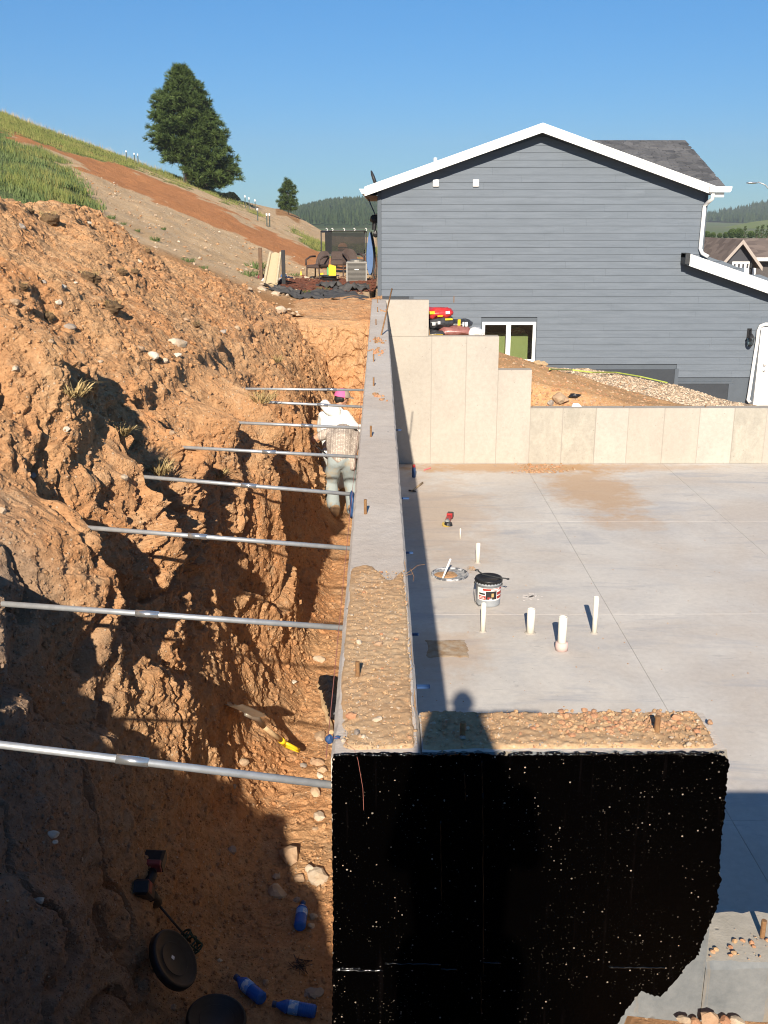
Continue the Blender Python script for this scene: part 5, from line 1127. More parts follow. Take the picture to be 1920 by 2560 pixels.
# --- blue water bottles
b = NB('blue_bottle_plastic'); M['bottle'] = b.done((.035,.20,.80), .10, spec=.5, **{'Transmission Weight': .35, 'IOR': 1.3})
M['lab'] = plain('bottle_label', (.10,.34,.85), .4, c2=(.55,.70,.90), sc=38, lo=.52, hi=.60)
def bottle(label, p0, p1):
    A, B = on_floor(*p0, .034), on_floor(*p1, .034); L = .215; d = (B-A).normalized(); A = (A+B)/2-d*L/2; B = A+d*L
    t = thing('water_bottle', label, 'bottle', group='blue plastic water bottles in the trench'); Fm = frame(A, B); t.matrix_world = Fm @ Matrix.Rotation(-math.pi/2, 4, 'X')
    prof = [(.011, .0), (.013, .002), (.013, .022), (.015, .026), (.024, .045), (.032, .062), (.033, .07)]
    z = .07
    while z < .20: prof += [(.033, z), (.0305, z+.004), (.033, z+.008)] if not .075 < z < .125 else [(.0325, z), (.0325, z+.008)]; z += .0105
    prof += [(.032, .205), (.026, .2145), (.012, .210)]
    q = MB(); q.lathe(prof, 20); mk('body', q, M['bottle'], t, local=True, smooth=True)
    q = MB(); q.lathe([(.0155, -.004), (.0155, .016), (.014, .017)], 16); mk('cap', q, M['blue'], t, local=True)
    q = MB(); q.lathe([(.0335, .078), (.0335, .126)], 20, cap0=False, cap1=False); mk('label_band', q, M['lab'], t, local=True, smooth=True)
bottle('blue water bottle pointing away from the camera beside two pale stones', (757, 2264), (747, 2336)); bottle('blue water bottle lying slantwise in the middle of the shaded floor', (590, 2456), (654, 2511)); bottle('blue water bottle lying crosswise close to the black wall', (691, 2525), (779, 2541))
q = MB(); c = on_floor(752, 2420)
for i in range(16):
    q.tube([c+Vector((rnd.gauss(0, .03), rnd.gauss(0, .03), .01+rnd.random()*.02)) for _ in range(4)], .0014, 4)
o = mk('wire_tangle', q, M['black']); tag(o, 'small dark tangle of wire on the shaded trench floor', 'wire')

# ================================================================== THINGS ON THE SLAB
PP = [((1194,1408),(1195,1359),11,'slim white plastic pipe stub farthest back, behind the bucket'),((1207,1581),(1211,1509),13,'white plastic pipe stub standing right in front of the bucket'),((1326,1585),(1329,1523),20,'wide white plastic pipe stub between the bucket and the collared one'),((1404,1628),(1410,1543),21.5,'white plastic pipe stub with a pink collar at its foot'),((1486,1585),(1492,1493),13,'tall slim white plastic pipe stub nearest the slab joint'),((1150,1346),(1151,1322),3.6,'thinnest little white pipe stub, beyond the sump pit')]
for bs, tp, w, lb in PP:
    p = at_z(*bs, 0); r = w*dep(p)/F/2; y = p[1]+r*.6; p = (p[0], y, 0); h = at(tp[0], tp[1], y)[2]
    t = thing('drain_pipe', lb, 'pipe', p, group='white plastic pipe stubs in the slab'); q = MB(); q.lathe([(r, 0), (r, h-.002), (r*.97, h), (r*.83, h), (r*.82, h-.01), (r*.82, h-.12)], 24, cap0=True, cap1=False); mk('pipe', q, M['pvc'], t, local=True, smooth=True)
    q = MB(); q.lathe([(r*.82, h-.10), (.0001, h-.10)], 20, cap0=False, cap1=False); mk('dirt_plug', q, M['fill'], t, local=True)
    if w == 21.5: q = MB(); q.lathe([(r*1.45, 0), (r*1.5, .05), (r*1.42, .088), (r*1.02, .092)], 24, cap1=False); mk('collar', q, plain('pink_collar', (.62,.42,.38), .7, c2=(.45,.40,.38), sc=9), t, local=True, smooth=True)
    elif w > 5: q = MB(); q.lathe([(r*1.5, .0), (r*1.3, .006), (r*1.0, .010)], 20, cap1=False); mk('mortar_ring', q, M['concrete'], t, local=True)
c = at_z(1124, 1437, 0); R = 47*dep(c)/F
sp = thing('sump_pit', 'round plastic rimmed sump pit set in the slab, half full of dirt', 'sump pit', (c[0], c[1], 0))
q = MB(); q.lathe([(R, 0), (R*.995, .018), (R*.96, .024), (R*.90, .018), (R*.86, .006), (R*.85, .003)], 40, cap0=False, cap1=False); mk('rim', q, plain('scuffed_grey_rim', (.07,.075,.085), .5, c2=(.42,.42,.43), sc=16, lo=.45, hi=.55), sp, local=True, smooth=True)
q = MB(); q.lathe([(R*.90, .004), (.001, .004)], 40, cap0=False, cap1=False); mk('pit_bottom', q, plain('grey_cover', (.20,.21,.22), .6, c2=(.40,.39,.37), sc=14, lo=.45, hi=.55), sp, local=True)
q = MB(); q.lathe([(R*.62, .0), (R*.56, .012), (R*.3, .022), (.001, .018)], 30, cap0=False, cap1=False); q.v = [(p[0]*(1+.2*mnoise.noise(Vector(p)*7))-R*.22, p[1]*(.8+.3*mnoise.noise(Vector(p)*5))-R*.12, p[2]+.006) for p in q.v]; mk('dirt', q, M['fill'], sp, local=True)
a = at_z(1106, 1446, .02); y = a[1]; b1 = at(1126, 1397, y+.05); q = MB(); q.cyl(a, b1, .0125, n=12); o = mk('plastic_tube', q, M['white'], smooth=True); tag(o, 'thin white tube leaning out of the dirt in the sump pit', 'tube')
# bucket
c = at_z(1219, 1509, 0); rb = .138; rt = .150; hb_ = at(1219, 1444, c[1])[2]
bu = thing('bucket', 'grey bucket of coating with a red, white and black label and black lid', 'bucket', (c[0], c[1], 0), (0, 0, .05))
q = MB(); q.lathe([(rb-.01, 0), (rb, .006), (rb+.002, .03), (rt-.004, hb_-.06), (rt+.004, hb_-.058), (rt+.004, hb_-.045), (rt-.002, hb_-.043), (rt-.002, hb_-.02)], 40); mk('body', q, plain('grey_bucket', (.30,.32,.34), .5, var=.15, sc=10), bu, local=True, smooth=True)
q = MB(); q.lathe([(.0, hb_-.006), (rt-.022, hb_-.006), (rt-.016, hb_+.004), (rt+.004, hb_+.004), (rt+.008, hb_-.004), (rt+.008, hb_-.03), (rt+.002, hb_-.032)], 40, cap0=False, cap1=False); ld = mk('lid', q, M['black'], bu, local=True, smooth=True)
q = MB()
for i in range(26): a = i*.2417; q.box(-.006, .006, -.003, .003, hb_-.038, hb_-.012); v0 = len(q.v)-8; q.move(Matrix.Rotation(a, 4, 'Z') @ Matrix.Translation((0, -rt-.009, 0)), v0)
mk('lid_tabs', q, M['black'], ld, local=True)
def patch(q, a0, a1, z0, z1, o):      # a piece of label wrapped round the bucket, angles from facing the viewer
    n = max(2, int(abs(a1-a0)/.12)); rr = lambda z: rb+.002+(rt-.006-rb)*(z-.03)/(hb_-.09)+o
    v = []; 
    for z in (z0, z1):
        for i in range(n+1):
            a = a0+(a1-a0)*i/n-math.pi/2; v.append((rr(z)*math.cos(a), rr(z)*math.sin(a), z))
    q.add(v, [(i, i+1, n+2+i, n+1+i) for i in range(n)])
zl0, zl1 = .085, hb_-.085; hz = zl1-zl0
LM = {'w': plain('label_white', (.72,.70,.66), .5, var=.06), 'r': plain('label_red', (.34,.035,.025), .5, var=.15), 'k': plain('label_black', (.02,.02,.022), .5), 't': plain('label_tan', (.48,.33,.14), .6)}
for nm, col, a0, a1, f0, f1, o_ in (('label', 'w', -1.15, 1.75, 0, 1, .001),('red_band', 'r', -.62, 1.6, .80, .97, .002),('white_lettering', 'w', .05, .85, .84, .93, .003),('black_photo', 'k', -.35, .55, .10, .76, .002),('red_block', 'r', -1.0, -.36, .08, .38, .002),('red_block', 'r', .60, 1.5, .12, .34, .002),('red_block', 'r', .60, 1.4, .42, .66, .002),('tan_block', 't', .10, .30, .30, .60, .003),('red_block', 'r', -.22, .02, .14, .30, .003),('white_block', 'w', -.05, .16, .10, .20, .003),('white_lettering', 'w', -.95, -.45, .16, .20, .003),('white_lettering', 'w', -.95, -.5, .26, .30, .003),('grey_block', 'k', -.95, -.42, .46, .60, .002)):
    q = MB(); patch(q, a0, a1, zl0+f0*hz, zl0+f1*hz, o_); mk(nm, q, LM[col], bu, local=True, fix=False)
q = MB(); q.tube([(-rt-.006, .03, hb_-.06), (-rt-.03, -.06, hb_-.12), (-rt-.02, -.12, hb_-.24), (-rt+.02, -.15, hb_-.29), (-rt+.05, -.158, hb_-.27)], .003, 5); mk('bail', q, M['dgrey'], bu, local=True)
q = MB(); q.ball((rt+.006, .0, hb_-.08), (.012, .018, .018), 1); mk('handle_ear', q, M['dgrey'], bu, local=True); q = MB(); q.ball((-rt-.006, .03, hb_-.07), (.012, .018, .018), 1); mk('handle_ear', q, M['dgrey'], bu, local=True)
q = MB(); z = hb_+.014; q.tube([(-.11, .12, z+.02), (-.06, .07, z), (.05, -.01, z), (.14, -.06, z), (.19, -.08, z+.004)], [.008, .009, .009, .009, .007], 7)
for i in range(9): a0, a1 = i*.62, (i+1)*.62; q.tube([(-.125+.022*math.cos(a0), .14+.02*math.sin(a0), z+.024), (-.125+.022*math.cos(a1), .14+.02*math.sin(a1), z+.024)], .0065, 5)
q.tube([(.19, -.08, z), (.21, -.11, z), (.225, -.10, z)], .006, 5); q.tube([(.19, -.08, z), (.215, -.07, z), (.228, -.082, z)], .006, 5)
q.v = [(p[0]+c[0], p[1]+c[1], p[2]) for p in q.v]; o = mk('lid_wrench', q, M['dgrey']); tag(o, 'black metal lid wrench lying across the bucket lid', 'wrench')
# angle grinder
A = Vector(at_z(1125, 1289, .045)); Bq = Vector(at_z(1112, 1316, .03)); d = Bq-A; x, y, z = axes(d); L = .30
gr_t = thing('angle_grinder', 'red and grey cordless angle grinder with a gold disc on the slab', 'grinder', (A.x, A.y, 0)); A = Vector((A.x, A.y, .05))
q = MB(); obox(q, A, x, y, z, .045, .05, .045); mk('battery', q, M['black'], gr_t)
q = MB(); obox(q, A+y*.06+z*.012, x, y, z, .042, .025, .038); mk('battery_clip', q, M['red'], gr_t)
q = MB(); obox(q, A+y*.17, x, y, z, .034, .10, .034); mk('body', q, M['red'], gr_t)
q = MB(); q.tube([A+y*.24, A+y*.30, A+y*.37], [.036, .04, .045], 12); mk('gear_head', q, plain('grey_gear_head', (.30,.30,.28), .5, .3), gr_t, smooth=True)
q = MB(); e = A+y*.385; e.z = .02; q.cyl(e, e+Vector((.0, -.006, .012)), .062, n=24); mk('disc', q, plain('gold_disc', (.45,.32,.08), .5), gr_t)
q = MB(); q.cyl(e+Vector((.03, 0, 0)), e+Vector((.035, -.002, .035)), .064, .05, n=18); mk('guard', q, M['black'], gr_t)
# hammer
A = Vector(at_z(1030, 1227, .02)); B = Vector(at_z(1056, 1207, .02)); x, y, z = axes(B-A); hm = thing('hammer', 'hammer with pale wooden handle lying on the slab at the shadow edge', 'hammer', tuple(A)); L = (B-A).length
q = MB(); q.tube([A-y*.02, A+y*L*.5, B], [.011, .014, .017], 8); mk('handle', q, M['wood'], hm, smooth=True)
q = MB(); q.tube([A-x*.06, A-x*.02, A+x*.03, A+x*.07-y*.01], [.016, .014, .014, .006], 8); mk('head', q, M['dgrey'], hm)
# spray can, marker
c = at_z(1034, 1193, 0); sc_ = thing('spray_can', 'dark blue spray can with a red cap in the corner shade', 'spray can', (c[0], c[1], 0)); q = MB(); q.lathe([(.03, 0), (.033, .004), (.033, .165), (.028, .18)], 18); mk('can', q, M['blue'], sc_, local=True, smooth=True); q = MB(); q.lathe([(.029, .178), (.028, .215), (.02, .225)], 16); mk('cap', q, M['red'], sc_, local=True, smooth=True)
a = at_z(1060, 1175, .012); c = at_z(1076, 1170, .012); q = MB(); q.cyl(a, c, .012, n=8); o = mk('chalk_stick', q, plain('pink_chalk', (.70,.20,.20), .7)); tag(o, 'short pink marking stick on the slab near the back wall', 'marker')
# dirty box-out in the slab
a = at_z(1063, 1601, 0); c = at_z(1163, 1601, 0); e = at_z(1063, 1644, 0)
bx = thing('dirt_patch', 'rectangular patch of dirt in the slab, half in the wall shadow', 'patch', (a[0], a[1], 0)); nx, ny = 60, 50
xs = np.linspace(a[0]-.04, c[0]+.04, nx); ys = np.linspace(e[1]-.04, a[1]+.04, ny); X, Y = np.meshgrid(xs, ys); n_ = fbm(X*9, Y*9, X*0, 4)
ins = np.minimum(np.minimum(X-a[0], c[0]-X), np.minimum(Y-e[1], a[1]-Y))/.04; Zp = -.004+.010*sm(-.4, .6, ins+n_*.55)+np.maximum(n_, 0)*.006*sm(0, 1, ins)
me_o = np_mesh('dirt_fill', np.stack([X-a[0], Y-a[1], Zp], -1).reshape(-1, 3), grid_faces(ny, nx), plain('patch_dirt', (.30,.19,.10), .95, c2=(.40,.33,.25), sc=9, bump=.4)); me_o.parent = bx
# heap and crumbs by the back wall, crumbs on the slab
pp = []; ss = []
for _ in range(260):
    px, py = rnd.gauss(1352, 32), 1183-abs(rnd.gauss(0, 12)); p = at_z(px, py, 0)
    if p[1] < YB0-.02: pp.append((p[0], p[1], .01)); ss.append(rnd.choice((.012, .018, .024, .032)))
pebbles('clod_heap', pp, ss, [M['redstone'], M['fill'], M['stone2']], 'low heap of orange clods at the foot of the back wall', 'clods')
pp = []; ss = []
for _ in range(150):
    px, py = rnd.uniform(1040, 1900), rnd.uniform(1175, 1770); p = at_z(px, py, 0)
    if p[1] < YB0-.05 and p[1] > 2.8: pp.append((p[0], p[1], .003)); ss.append(rnd.choice((.004, .005, .006, .009)))
for _ in range(60): p = at_z(rnd.gauss(1178, 5), rnd.gauss(1424, 3), 0); pp.append((p[0], p[1], .006)); ss.append(rnd.choice((.006, .012)))
pebbles('crumbs', pp, ss, [M['fill'], M['stone2'], M['stone4']], 'scattered crumbs of soil on the concrete slab', 'crumbs')
q = MB(); c = at_z(1327, 1492, 0)
for _ in range(70): x, y = c[0]+rnd.gauss(0, .05), c[1]+rnd.gauss(0, .05); q.box(x-.012, x+.012, y-.006, y+.006, .0005, .0025)
o = mk('plaster_splash', q, plain('white_plaster', (.62,.58,.55), .9)); stuff(o); tag(o, 'splash of whitish plaster on the slab above the tall pipe', 'splash')
# rebar standing at the far end of the long wall
a = at_z(953, 838, WT); e = at(980, 722, a[1]+.6); q = MB(); q.tube([(a[0], a[1], WT-.05), a, e], .010, 8); o = mk('rebar_rod', q, M['rust'], smooth=True); tag(o, 'rusty steel rod leaning up from the far end of the long wall', 'rebar')
# loose wire and tie by the inner edge
q = MB(); c = Vector((XI-.01, 3.86, WT+.01)); q.tube([c+Vector((.0, 0, 0)), c+Vector((.03, .0, .02)), c+Vector((.05, .02, .03)), c+Vector((.08, .03, .03))], .0012, 4); q.tube([c+Vector((.0, -.02, 0)), c+Vector((.03, -.03, .012)), c+Vector((.02, .01, .02)), c+Vector((.035, .0, -.012)), c+Vector((.03, -.035, -.02))], .0012, 4)
o = mk('tie_wire', q, M['rust']); tag(o, 'curled loose tie wire on the inner edge of the wall top', 'wire')
q = MB(); c = Vector((XO-.02, BY[4]-.05, 2.78)); q.ball(c, (.02, .06, .07), 3, .5, 9); o = mk('blue_rag', q, M['blue'], smooth=True); tag(o, 'blue rag hanging on the outer wall edge beside the jeans', 'rag')
# ================================================================== PEOPLE
def blob_mesh(name, chains, mat, parent, voxel=.014, smooth_it=4, balls=(), post=None):
    q = MB()
    for pts in chains:                        # pts: (x, y, z, r) along a limb
        for k in range(len(pts)-1):
            a, c = Vector(pts[k][:3]), Vector(pts[k+1][:3])
            if (a-c).length > 1e-4: q.cyl(a, c, pts[k][3], pts[k+1][3], 14)
        for p in pts: q.ball(p[:3], p[3], 2)
    for c, r in balls: q.ball(c, r, 2)
    me = q.mesh(name); o = bpy.data.objects.new(name, me); COL.objects.link(o)
    m = o.modifiers.new('r', 'REMESH'); m.mode = 'VOXEL'; m.voxel_size = voxel
    if smooth_it: s = o.modifiers.new('s', 'SMOOTH'); s.iterations = smooth_it; s.factor = .5
    dg = bpy.context.evaluated_depsgraph_get(); me2 = bpy.data.meshes.new_from_object(o.evaluated_get(dg)); me2.name = name
    bpy.data.objects.remove(o); bpy.data.meshes.remove(me)
    if post:
        for v in me2.vertices: v.co = post(v.co)
    me2.polygons.foreach_set('use_smooth', [True]*len(me2.polygons)); me2.materials.clear(); me2.materials.append(mat)
    o = bpy.data.objects.new(name, me2); COL.objects.link(o); o.parent = parent; return o
def wrinkle(a, f): return lambda c: c + Vector((mnoise.noise(c*f), mnoise.noise(c*f+Vector((7, 1, 3))), mnoise.noise(c*f+Vector((2, 9, 5)))))*a
M['skin'] = plain('skin', (.52,.27,.17), .55, var=.12, sc=20); M['hair'] = plain('black_hair', (.015,.012,.01), .6)
M['jeans'] = plain('grey_blue_jeans', (.27,.31,.31), .9, c2=(.34,.27,.17), sc=6, lo=.52, hi=.70, bump=.3, bsc=120)
M['boot'] = plain('tan_boot', (.42,.28,.16), .8, var=.3, sc=20)
M['whitecloth'] = plain('white_cotton', (.78,.78,.74), .9, var=.06, sc=6, bump=.25, bsc=30)
def shirt_mat():
    b = NB('patterned_shirt'); p = b.n('ShaderNodeTexCoord').outputs['Object']
    w = b.n('ShaderNodeTexWave', {'Vector': p, 'Scale': 9., 'Distortion': 0.}, wave_type='BANDS', bands_direction='X').outputs[0]
    v = b.n('ShaderNodeTexVoronoi', {'Vector': p, 'Scale': 17., 'Randomness': .35}, feature='DISTANCE_TO_EDGE').outputs['Distance']
    v2 = b.n('ShaderNodeTexVoronoi', {'Vector': p, 'Scale': 34., 'Randomness': .2}, feature='F1', distance='MANHATTAN').outputs['Distance']
    col = b.mix(b.ramp(v, .03, .07, 1, 0), (.36,.305,.26), (.60,.53,.45)); col = b.mix(b.ramp(v2, .22, .26, .7, 0), col, (.56,.49,.41)); col = b.mix(b.ramp(w, .82, .86), col, (.33,.275,.235))
    return b.done(col, .9)
M['shirt'] = shirt_mat()
def hand(name, parent, wrist, d, side=1, up=Vector((0, 0, 1))):
    d = Vector(d).normalized(); w = Vector(wrist); x = d.cross(up).normalized()*side; n = x.cross(d).normalized(); ch = [[(*w, .026), (*(w+d*.05), .036), (*(w+d*.09), .034)]]
    for i, (o_, L) in enumerate(((-.03, .065), (-.01, .078), (.011, .072), (.03, .055))):
        b0 = w+d*.085+x*o_; m1 = b0+d*L*.5-n*.008; e = b0+d*L*.85-n*.035; ch.append([(*b0, .0105), (*m1, .0095), (*e, .008)])
    b0 = w+d*.03-x*.03; ch.append([(*b0, .013), (*(b0-x*.03+d*.03), .011), (*(b0-x*.035+d*.06-n*.012), .009)])
    return blob_mesh(name, ch, M['skin'], parent, .007, 2)
def head(parent, c, d, hairlen=.0, cap=None):
    c = Vector(c); d = Vector(d).normalized(); up = Vector((0, 0, 1)); s = d.cross(up).normalized(); up = s.cross(d)
    P = lambda f, r, u: tuple(c+d*f+s*r+up*u)
    ch = [[(*P(0, 0, .03), .098), (*P(.02, 0, -.02), .088), (*P(.05, 0, -.075), .055)], [(*P(.095, 0, .0), .016), (*P(.115, 0, -.025), .017)], [(*P(.085, -.02, -.062), .012), (*P(.085, .02, -.062), .012)],
          [(*P(0, .095, -.01), .016), (*P(-.01, .1, .02), .018)], [(*P(0, -.095, -.01), .016), (*P(-.01, -.1, .02), .018)]]
    blob_mesh('head', ch, M['skin'], parent, .009, 3)
    q = MB()
    for sg in (-1, 1): q.ball(P(.092, .033*sg, .012), .012, 1)
    mk('eyes', q, M['hair'], parent, local=True)
    blob_mesh('hair', [[(*P(-.035, 0, .035), .09), (*P(-.06, 0, -.035), .072)], [(*P(-.03, .045, -.02), .06), (*P(-.03, -.045, -.02), .06)]], M['hair'], parent, .01, 2)
# the bent worker, seen from behind
FZ = FLOOR
b0 = tuple(on_bank(856, 1304)[0] or at_z(858, 1306, FZ)); zz = float(BVH.ray_cast(Vector((b0[0], b0[1], 2.2)), Vector((0, 0, -1)), 6)[0].z) if BVH.ray_cast(Vector((b0[0], b0[1], 2.2)), Vector((0, 0, -1)), 6)[0] else FZ
K = dep(b0)/F/.0057                        # fits the figure to the room it has in the trench
man = thing('person', 'worker bent over in patterned grey shirt, pale jeans and tan boots, seen from behind', 'person', (b0[0], b0[1], b0[2]+.07)); man.scale = (K, K, K)
blob_mesh('body', [[(-.22, .50, 1.12, .055), (-.43, .40, 1.02, .05), (-.46, .50, .93, .042), (-.38, .66, .80, .032)], [(.20, .50, 1.08, .05), (.27, .46, .84, .042), (.25, .52, .62, .032)], [(0, .45, 1.08, .09), (.06, .60, 1.05, .06), (.11, .70, 1.02, .055)],
    [(0, 0, .86, .11), (0, .42, 1.06, .11)], [(-.10, 0, .82, .08), (-.16, .14, .46, .055), (-.10, 0, .10, .04)], [(.10, 0, .82, .08), (.12, .16, .46, .055), (.14, .02, .10, .04)]], M['skin'], man, .014, 3)
blob_mesh('shirt', [[(-.02, .02, .90, .165), (-.01, .22, 1.03, .175), (.01, .42, 1.09, .17), (.02, .50, 1.08, .13)], [(-.10, .02, .88, .10), (-.12, .30, 1.04, .12), (-.17, .48, 1.10, .085)], [(.10, .02, .86, .10), (.13, .30, 1.02, .12), (.19, .48, 1.06, .085)],
    [(-.17, .48, 1.11, .085), (-.27, .45, 1.09, .078), (-.31, .44, 1.07, .074)], [(.19, .48, 1.06, .085), (.26, .46, .92, .075)], [(.12, -.02, .84, .08), (.14, -.05, .74, .06)]], M['shirt'], man, .014, 4, post=wrinkle(.012, 9))
blob_mesh('jeans', [[(0, .02, .84, .155), (0, .10, .88, .14)], [(-.095, .0, .80, .115), (-.165, .12, .48, .104), (-.14, .04, .28, .096), (-.12, .0, .09, .092)], [(.095, .0, .80, .115), (.115, .15, .48, .104), (.14, .06, .28, .096), (.15, .02, .09, .092)]], M['jeans'], man, .014, 3, post=wrinkle(.013, 8))
for x0, y0, dx, dy in ((-.115, -.02, -.13, .03), (.15, .0, .02, .16)):
    blob_mesh('boot', [[(x0, y0, .13, .085), (x0, y0, .06, .075), (x0+dx*.7, y0+dy*.7, .055, .065), (x0+dx*1.6, y0+dy*1.6, .045, .052)]], M['boot'], man, .012, 3)
hand('hand', man, (-.38, .66, .80), (.1, .5, -.85), 1, Vector((1, 0, 0))); hand('hand', man, (.25, .52, .62), (0, .25, -1), -1, Vector((1, 0, 0)))
head(man, (.14, .80, .98), (.15, .8, -.75))
# roller pole in his hands
q = MB(); l0 = Vector(man.location); sc = K; A = l0+Vector((-.46, .60, .94))*sc; B_ = l0+Vector((.10, .70, .45))*sc; q.cyl(A, B_, .012, n=8); rp = thing('paint_roller', 'black handled tar roller held by the bent worker', 'roller', tuple(A)); mk('pole', q, M['black'], rp)
q = MB(); q.cyl(B_+Vector((-.02, 0, -.03)), B_+Vector((.16, .03, -.06)), .03, n=12); mk('roller_sleeve', q, M['black'], rp)
# the white hooded worker beyond him
b1 = tuple(on_bank(838, 1232)[0] or at_z(838, 1232, FZ)); K2 = dep(b1)/F/.0065
m2 = thing('person', 'worker in a white hooded top and white trousers with a pink and tan cap', 'person', (b1[0], b1[1], b1[2])); m2.scale = (K2, K2, K2)
blob_mesh('body', [[(0, .02, .72, .12), (.02, .06, 1.12, .14), (.07, .14, 1.36, .06), (.09, .17, 1.46, .055)], [(.18, .08, 1.24, .05), (.36, .14, 1.02, .042), (.56, .22, 1.02, .03)], [(-.18, .12, 1.24, .05), (-.22, .26, .98, .042), (-.05, .42, .90, .03)],
    [(-.1, 0, .7, .08), (-.14, .2, .42, .055), (-.13, .0, .10, .04)], [(.1, 0, .7, .08), (.13, .2, .42, .055), (.12, .0, .10, .04)]], M['skin'], m2, .014, 3)
blob_mesh('hooded_top', [[(0, .02, .74, .17), (.0, .04, .95, .175), (.02, .07, 1.18, .165), (.05, .11, 1.32, .09)], [(-.1, .04, .78, .11), (-.15, .08, 1.24, .10)], [(.1, .04, .78, .11), (.17, .08, 1.24, .10)], [(.17, .08, 1.24, .095), (.34, .13, 1.03, .08), (.52, .21, 1.02, .062)], [(-.17, .1, 1.24, .095), (-.23, .26, 1.0, .075), (-.08, .40, .92, .055)],
    [(.02, .0, 1.34, .09), (-.09, -.02, 1.38, .085), (-.15, -.02, 1.46, .075)]], M['whitecloth'], m2, .014, 4, post=wrinkle(.016, 8))
blob_mesh('trousers', [[(0, 0, .70, .15)], [(-.1, .0, .68, .115), (-.145, .19, .42, .09), (-.135, .02, .12, .085)], [(.1, .0, .68, .115), (.135, .19, .42, .09), (.125, .02, .12, .085)]], M['whitecloth'], m2, .014, 3, post=wrinkle(.014, 8))
for x0 in (-.13, .12): blob_mesh('boot', [[(x0, -.01, .10, .055), (x0, .0, .05, .05), (x0, .14, .04, .042)]], M['boot'], m2, .012, 3)
hand('hand', m2, (.56, .22, 1.02), (1, .2, .1), 1); hand('hand', m2, (-.05, .42, .90), (.6, .6, -.2), -1)
hd = Vector((.12, .19, 1.53)); head(m2, hd, (.85, .5, -.28))
def cap_part(name, mat, a0, a1, rim=False):
    q = MB(); n, m = 20, 7; d = Vector((.85, .5, -.18)).normalized(); s_ = d.cross(Vector((0, 0, 1))).normalized(); u_ = s_.cross(d)
    def fn(u, v):
        a = a0+(a1-a0)*u; e = v*math.pi/2; r = .132
        return tuple(hd+(d*math.cos(a)+s_*math.sin(a))*r*math.cos(e)+u_*(.015+.135*math.sin(e)))
    q.grid(fn, n, m)
    if rim: q.grid(lambda u, v: tuple(hd+d*(.115*math.cos((u-.5)*2.2)+v*.10*math.cos((u-.5)*2.0))+s_*(.13*math.sin((u-.5)*2.4))+u_*(.028-.025*v+.012*math.cos((u-.5)*3))), 14, 4)
    return mk(name, q, mat, m2, local=True, smooth=True, fix=False)
M['pink'] = plain('pink_mesh', (.72,.13,.30), .8, var=.1); M['captan'] = plain('tan_canvas', (.34,.27,.21), .85, var=.12)
cap_part('cap_front', M['captan'], -1.75, 1.75, True); cap_part('cap_mesh_back', M['pink'], 1.75, 2*math.pi-1.75)

# the one who takes the picture: stands on the near ground; the shadow on the stub wall is this figure's
ph = thing('person', 'photographer on the near bank whose shadow falls across the stub wall', 'person', (0, -.45, 3.0))
blob_mesh('body', [[(-.045, 0, 1.40, .065), (-.045, 0, 1.55, .07)], [(-.16, 0, 1.32, .05), (-.20, .10, 1.08, .045), (-.07, .34, 1.45, .035)], [(.12, 0, 1.32, .05), (.16, .10, 1.08, .045), (-.01, .34, 1.45, .035)]], M['skin'], ph, .016, 3)
blob_mesh('shirt', [[(-.04, 0, .80, .13), (-.04, 0, 1.15, .15), (-.04, 0, 1.34, .10)], [(-.10, 0, 1.30, .08), (-.18, .06, 1.15, .06)], [(.04, 0, 1.30, .08), (.13, .06, 1.15, .06)]], M['jeans'], ph, .018, 3)
blob_mesh('trousers', [[(-.13, 0, .78, .10), (-.14, 0, .4, .08), (-.14, 0, .05, .07)], [(.06, 0, .78, .10), (.07, 0, .4, .08), (.07, 0, .05, .07)]], M['jeans'], ph, .018, 3)
head(ph, (-.045, .03, 1.655), (0, 1, -.3))

# ================================================================== YARD BEHIND THE PIT
def yd(px, py, Y=None):
    p = on_hill(px, py)
    if p is None: p = Vector(at_z(px, py, 2.42))
    return p
# heat pump
c = yd(892, 706); d = dep(c); w = 25*d/F; h = 50*d/F
ac = thing('air_conditioner', 'grey outdoor air conditioner beside the left wall of the house', 'air conditioner', tuple(c)); M['acg'] = plain('grey_louvre', (.17,.16,.145), .5, .3, var=.15)
q = MB(); q.box(-w+.02, w-.02, .02, 2*w-.02, .02, h*.92); mk('coil', q, plain('coil_fins', (.11,.105,.10), .6, .3), ac, local=True)
for k in range(14): q = MB(); z = .05+k*(h*.86/14); q.box(-w, w, 0, 2*w, z, z+h*.86/14*.55); mk('louvre', q, M['acg'], ac, local=True)
q = MB(); q.box(-w-.01, w+.01, -.01, 2*w+.01, h*.92, h, .02); q.box(-w-.01, -w+.03, -.012, .03, 0, h*.92); q.box(w-.03, w+.01, -.012, .03, 0, h*.92); mk('casing', q, plain('ac_casing', (.30,.285,.26), .5, var=.08), ac, local=True)
q = MB(); q.lathe([(w*.75, h), (w*.7, h+.05), (w*.2, h+.07), (.01, h+.07)], 20, (0, w, 0), cap1=False); mk('fan_guard', q, M['acg'], ac, local=True)
q = MB(); q.box(-.06, .06, -.016, -.008, h*.6, h*.65); mk('badge', q, M['white'], ac, local=True)
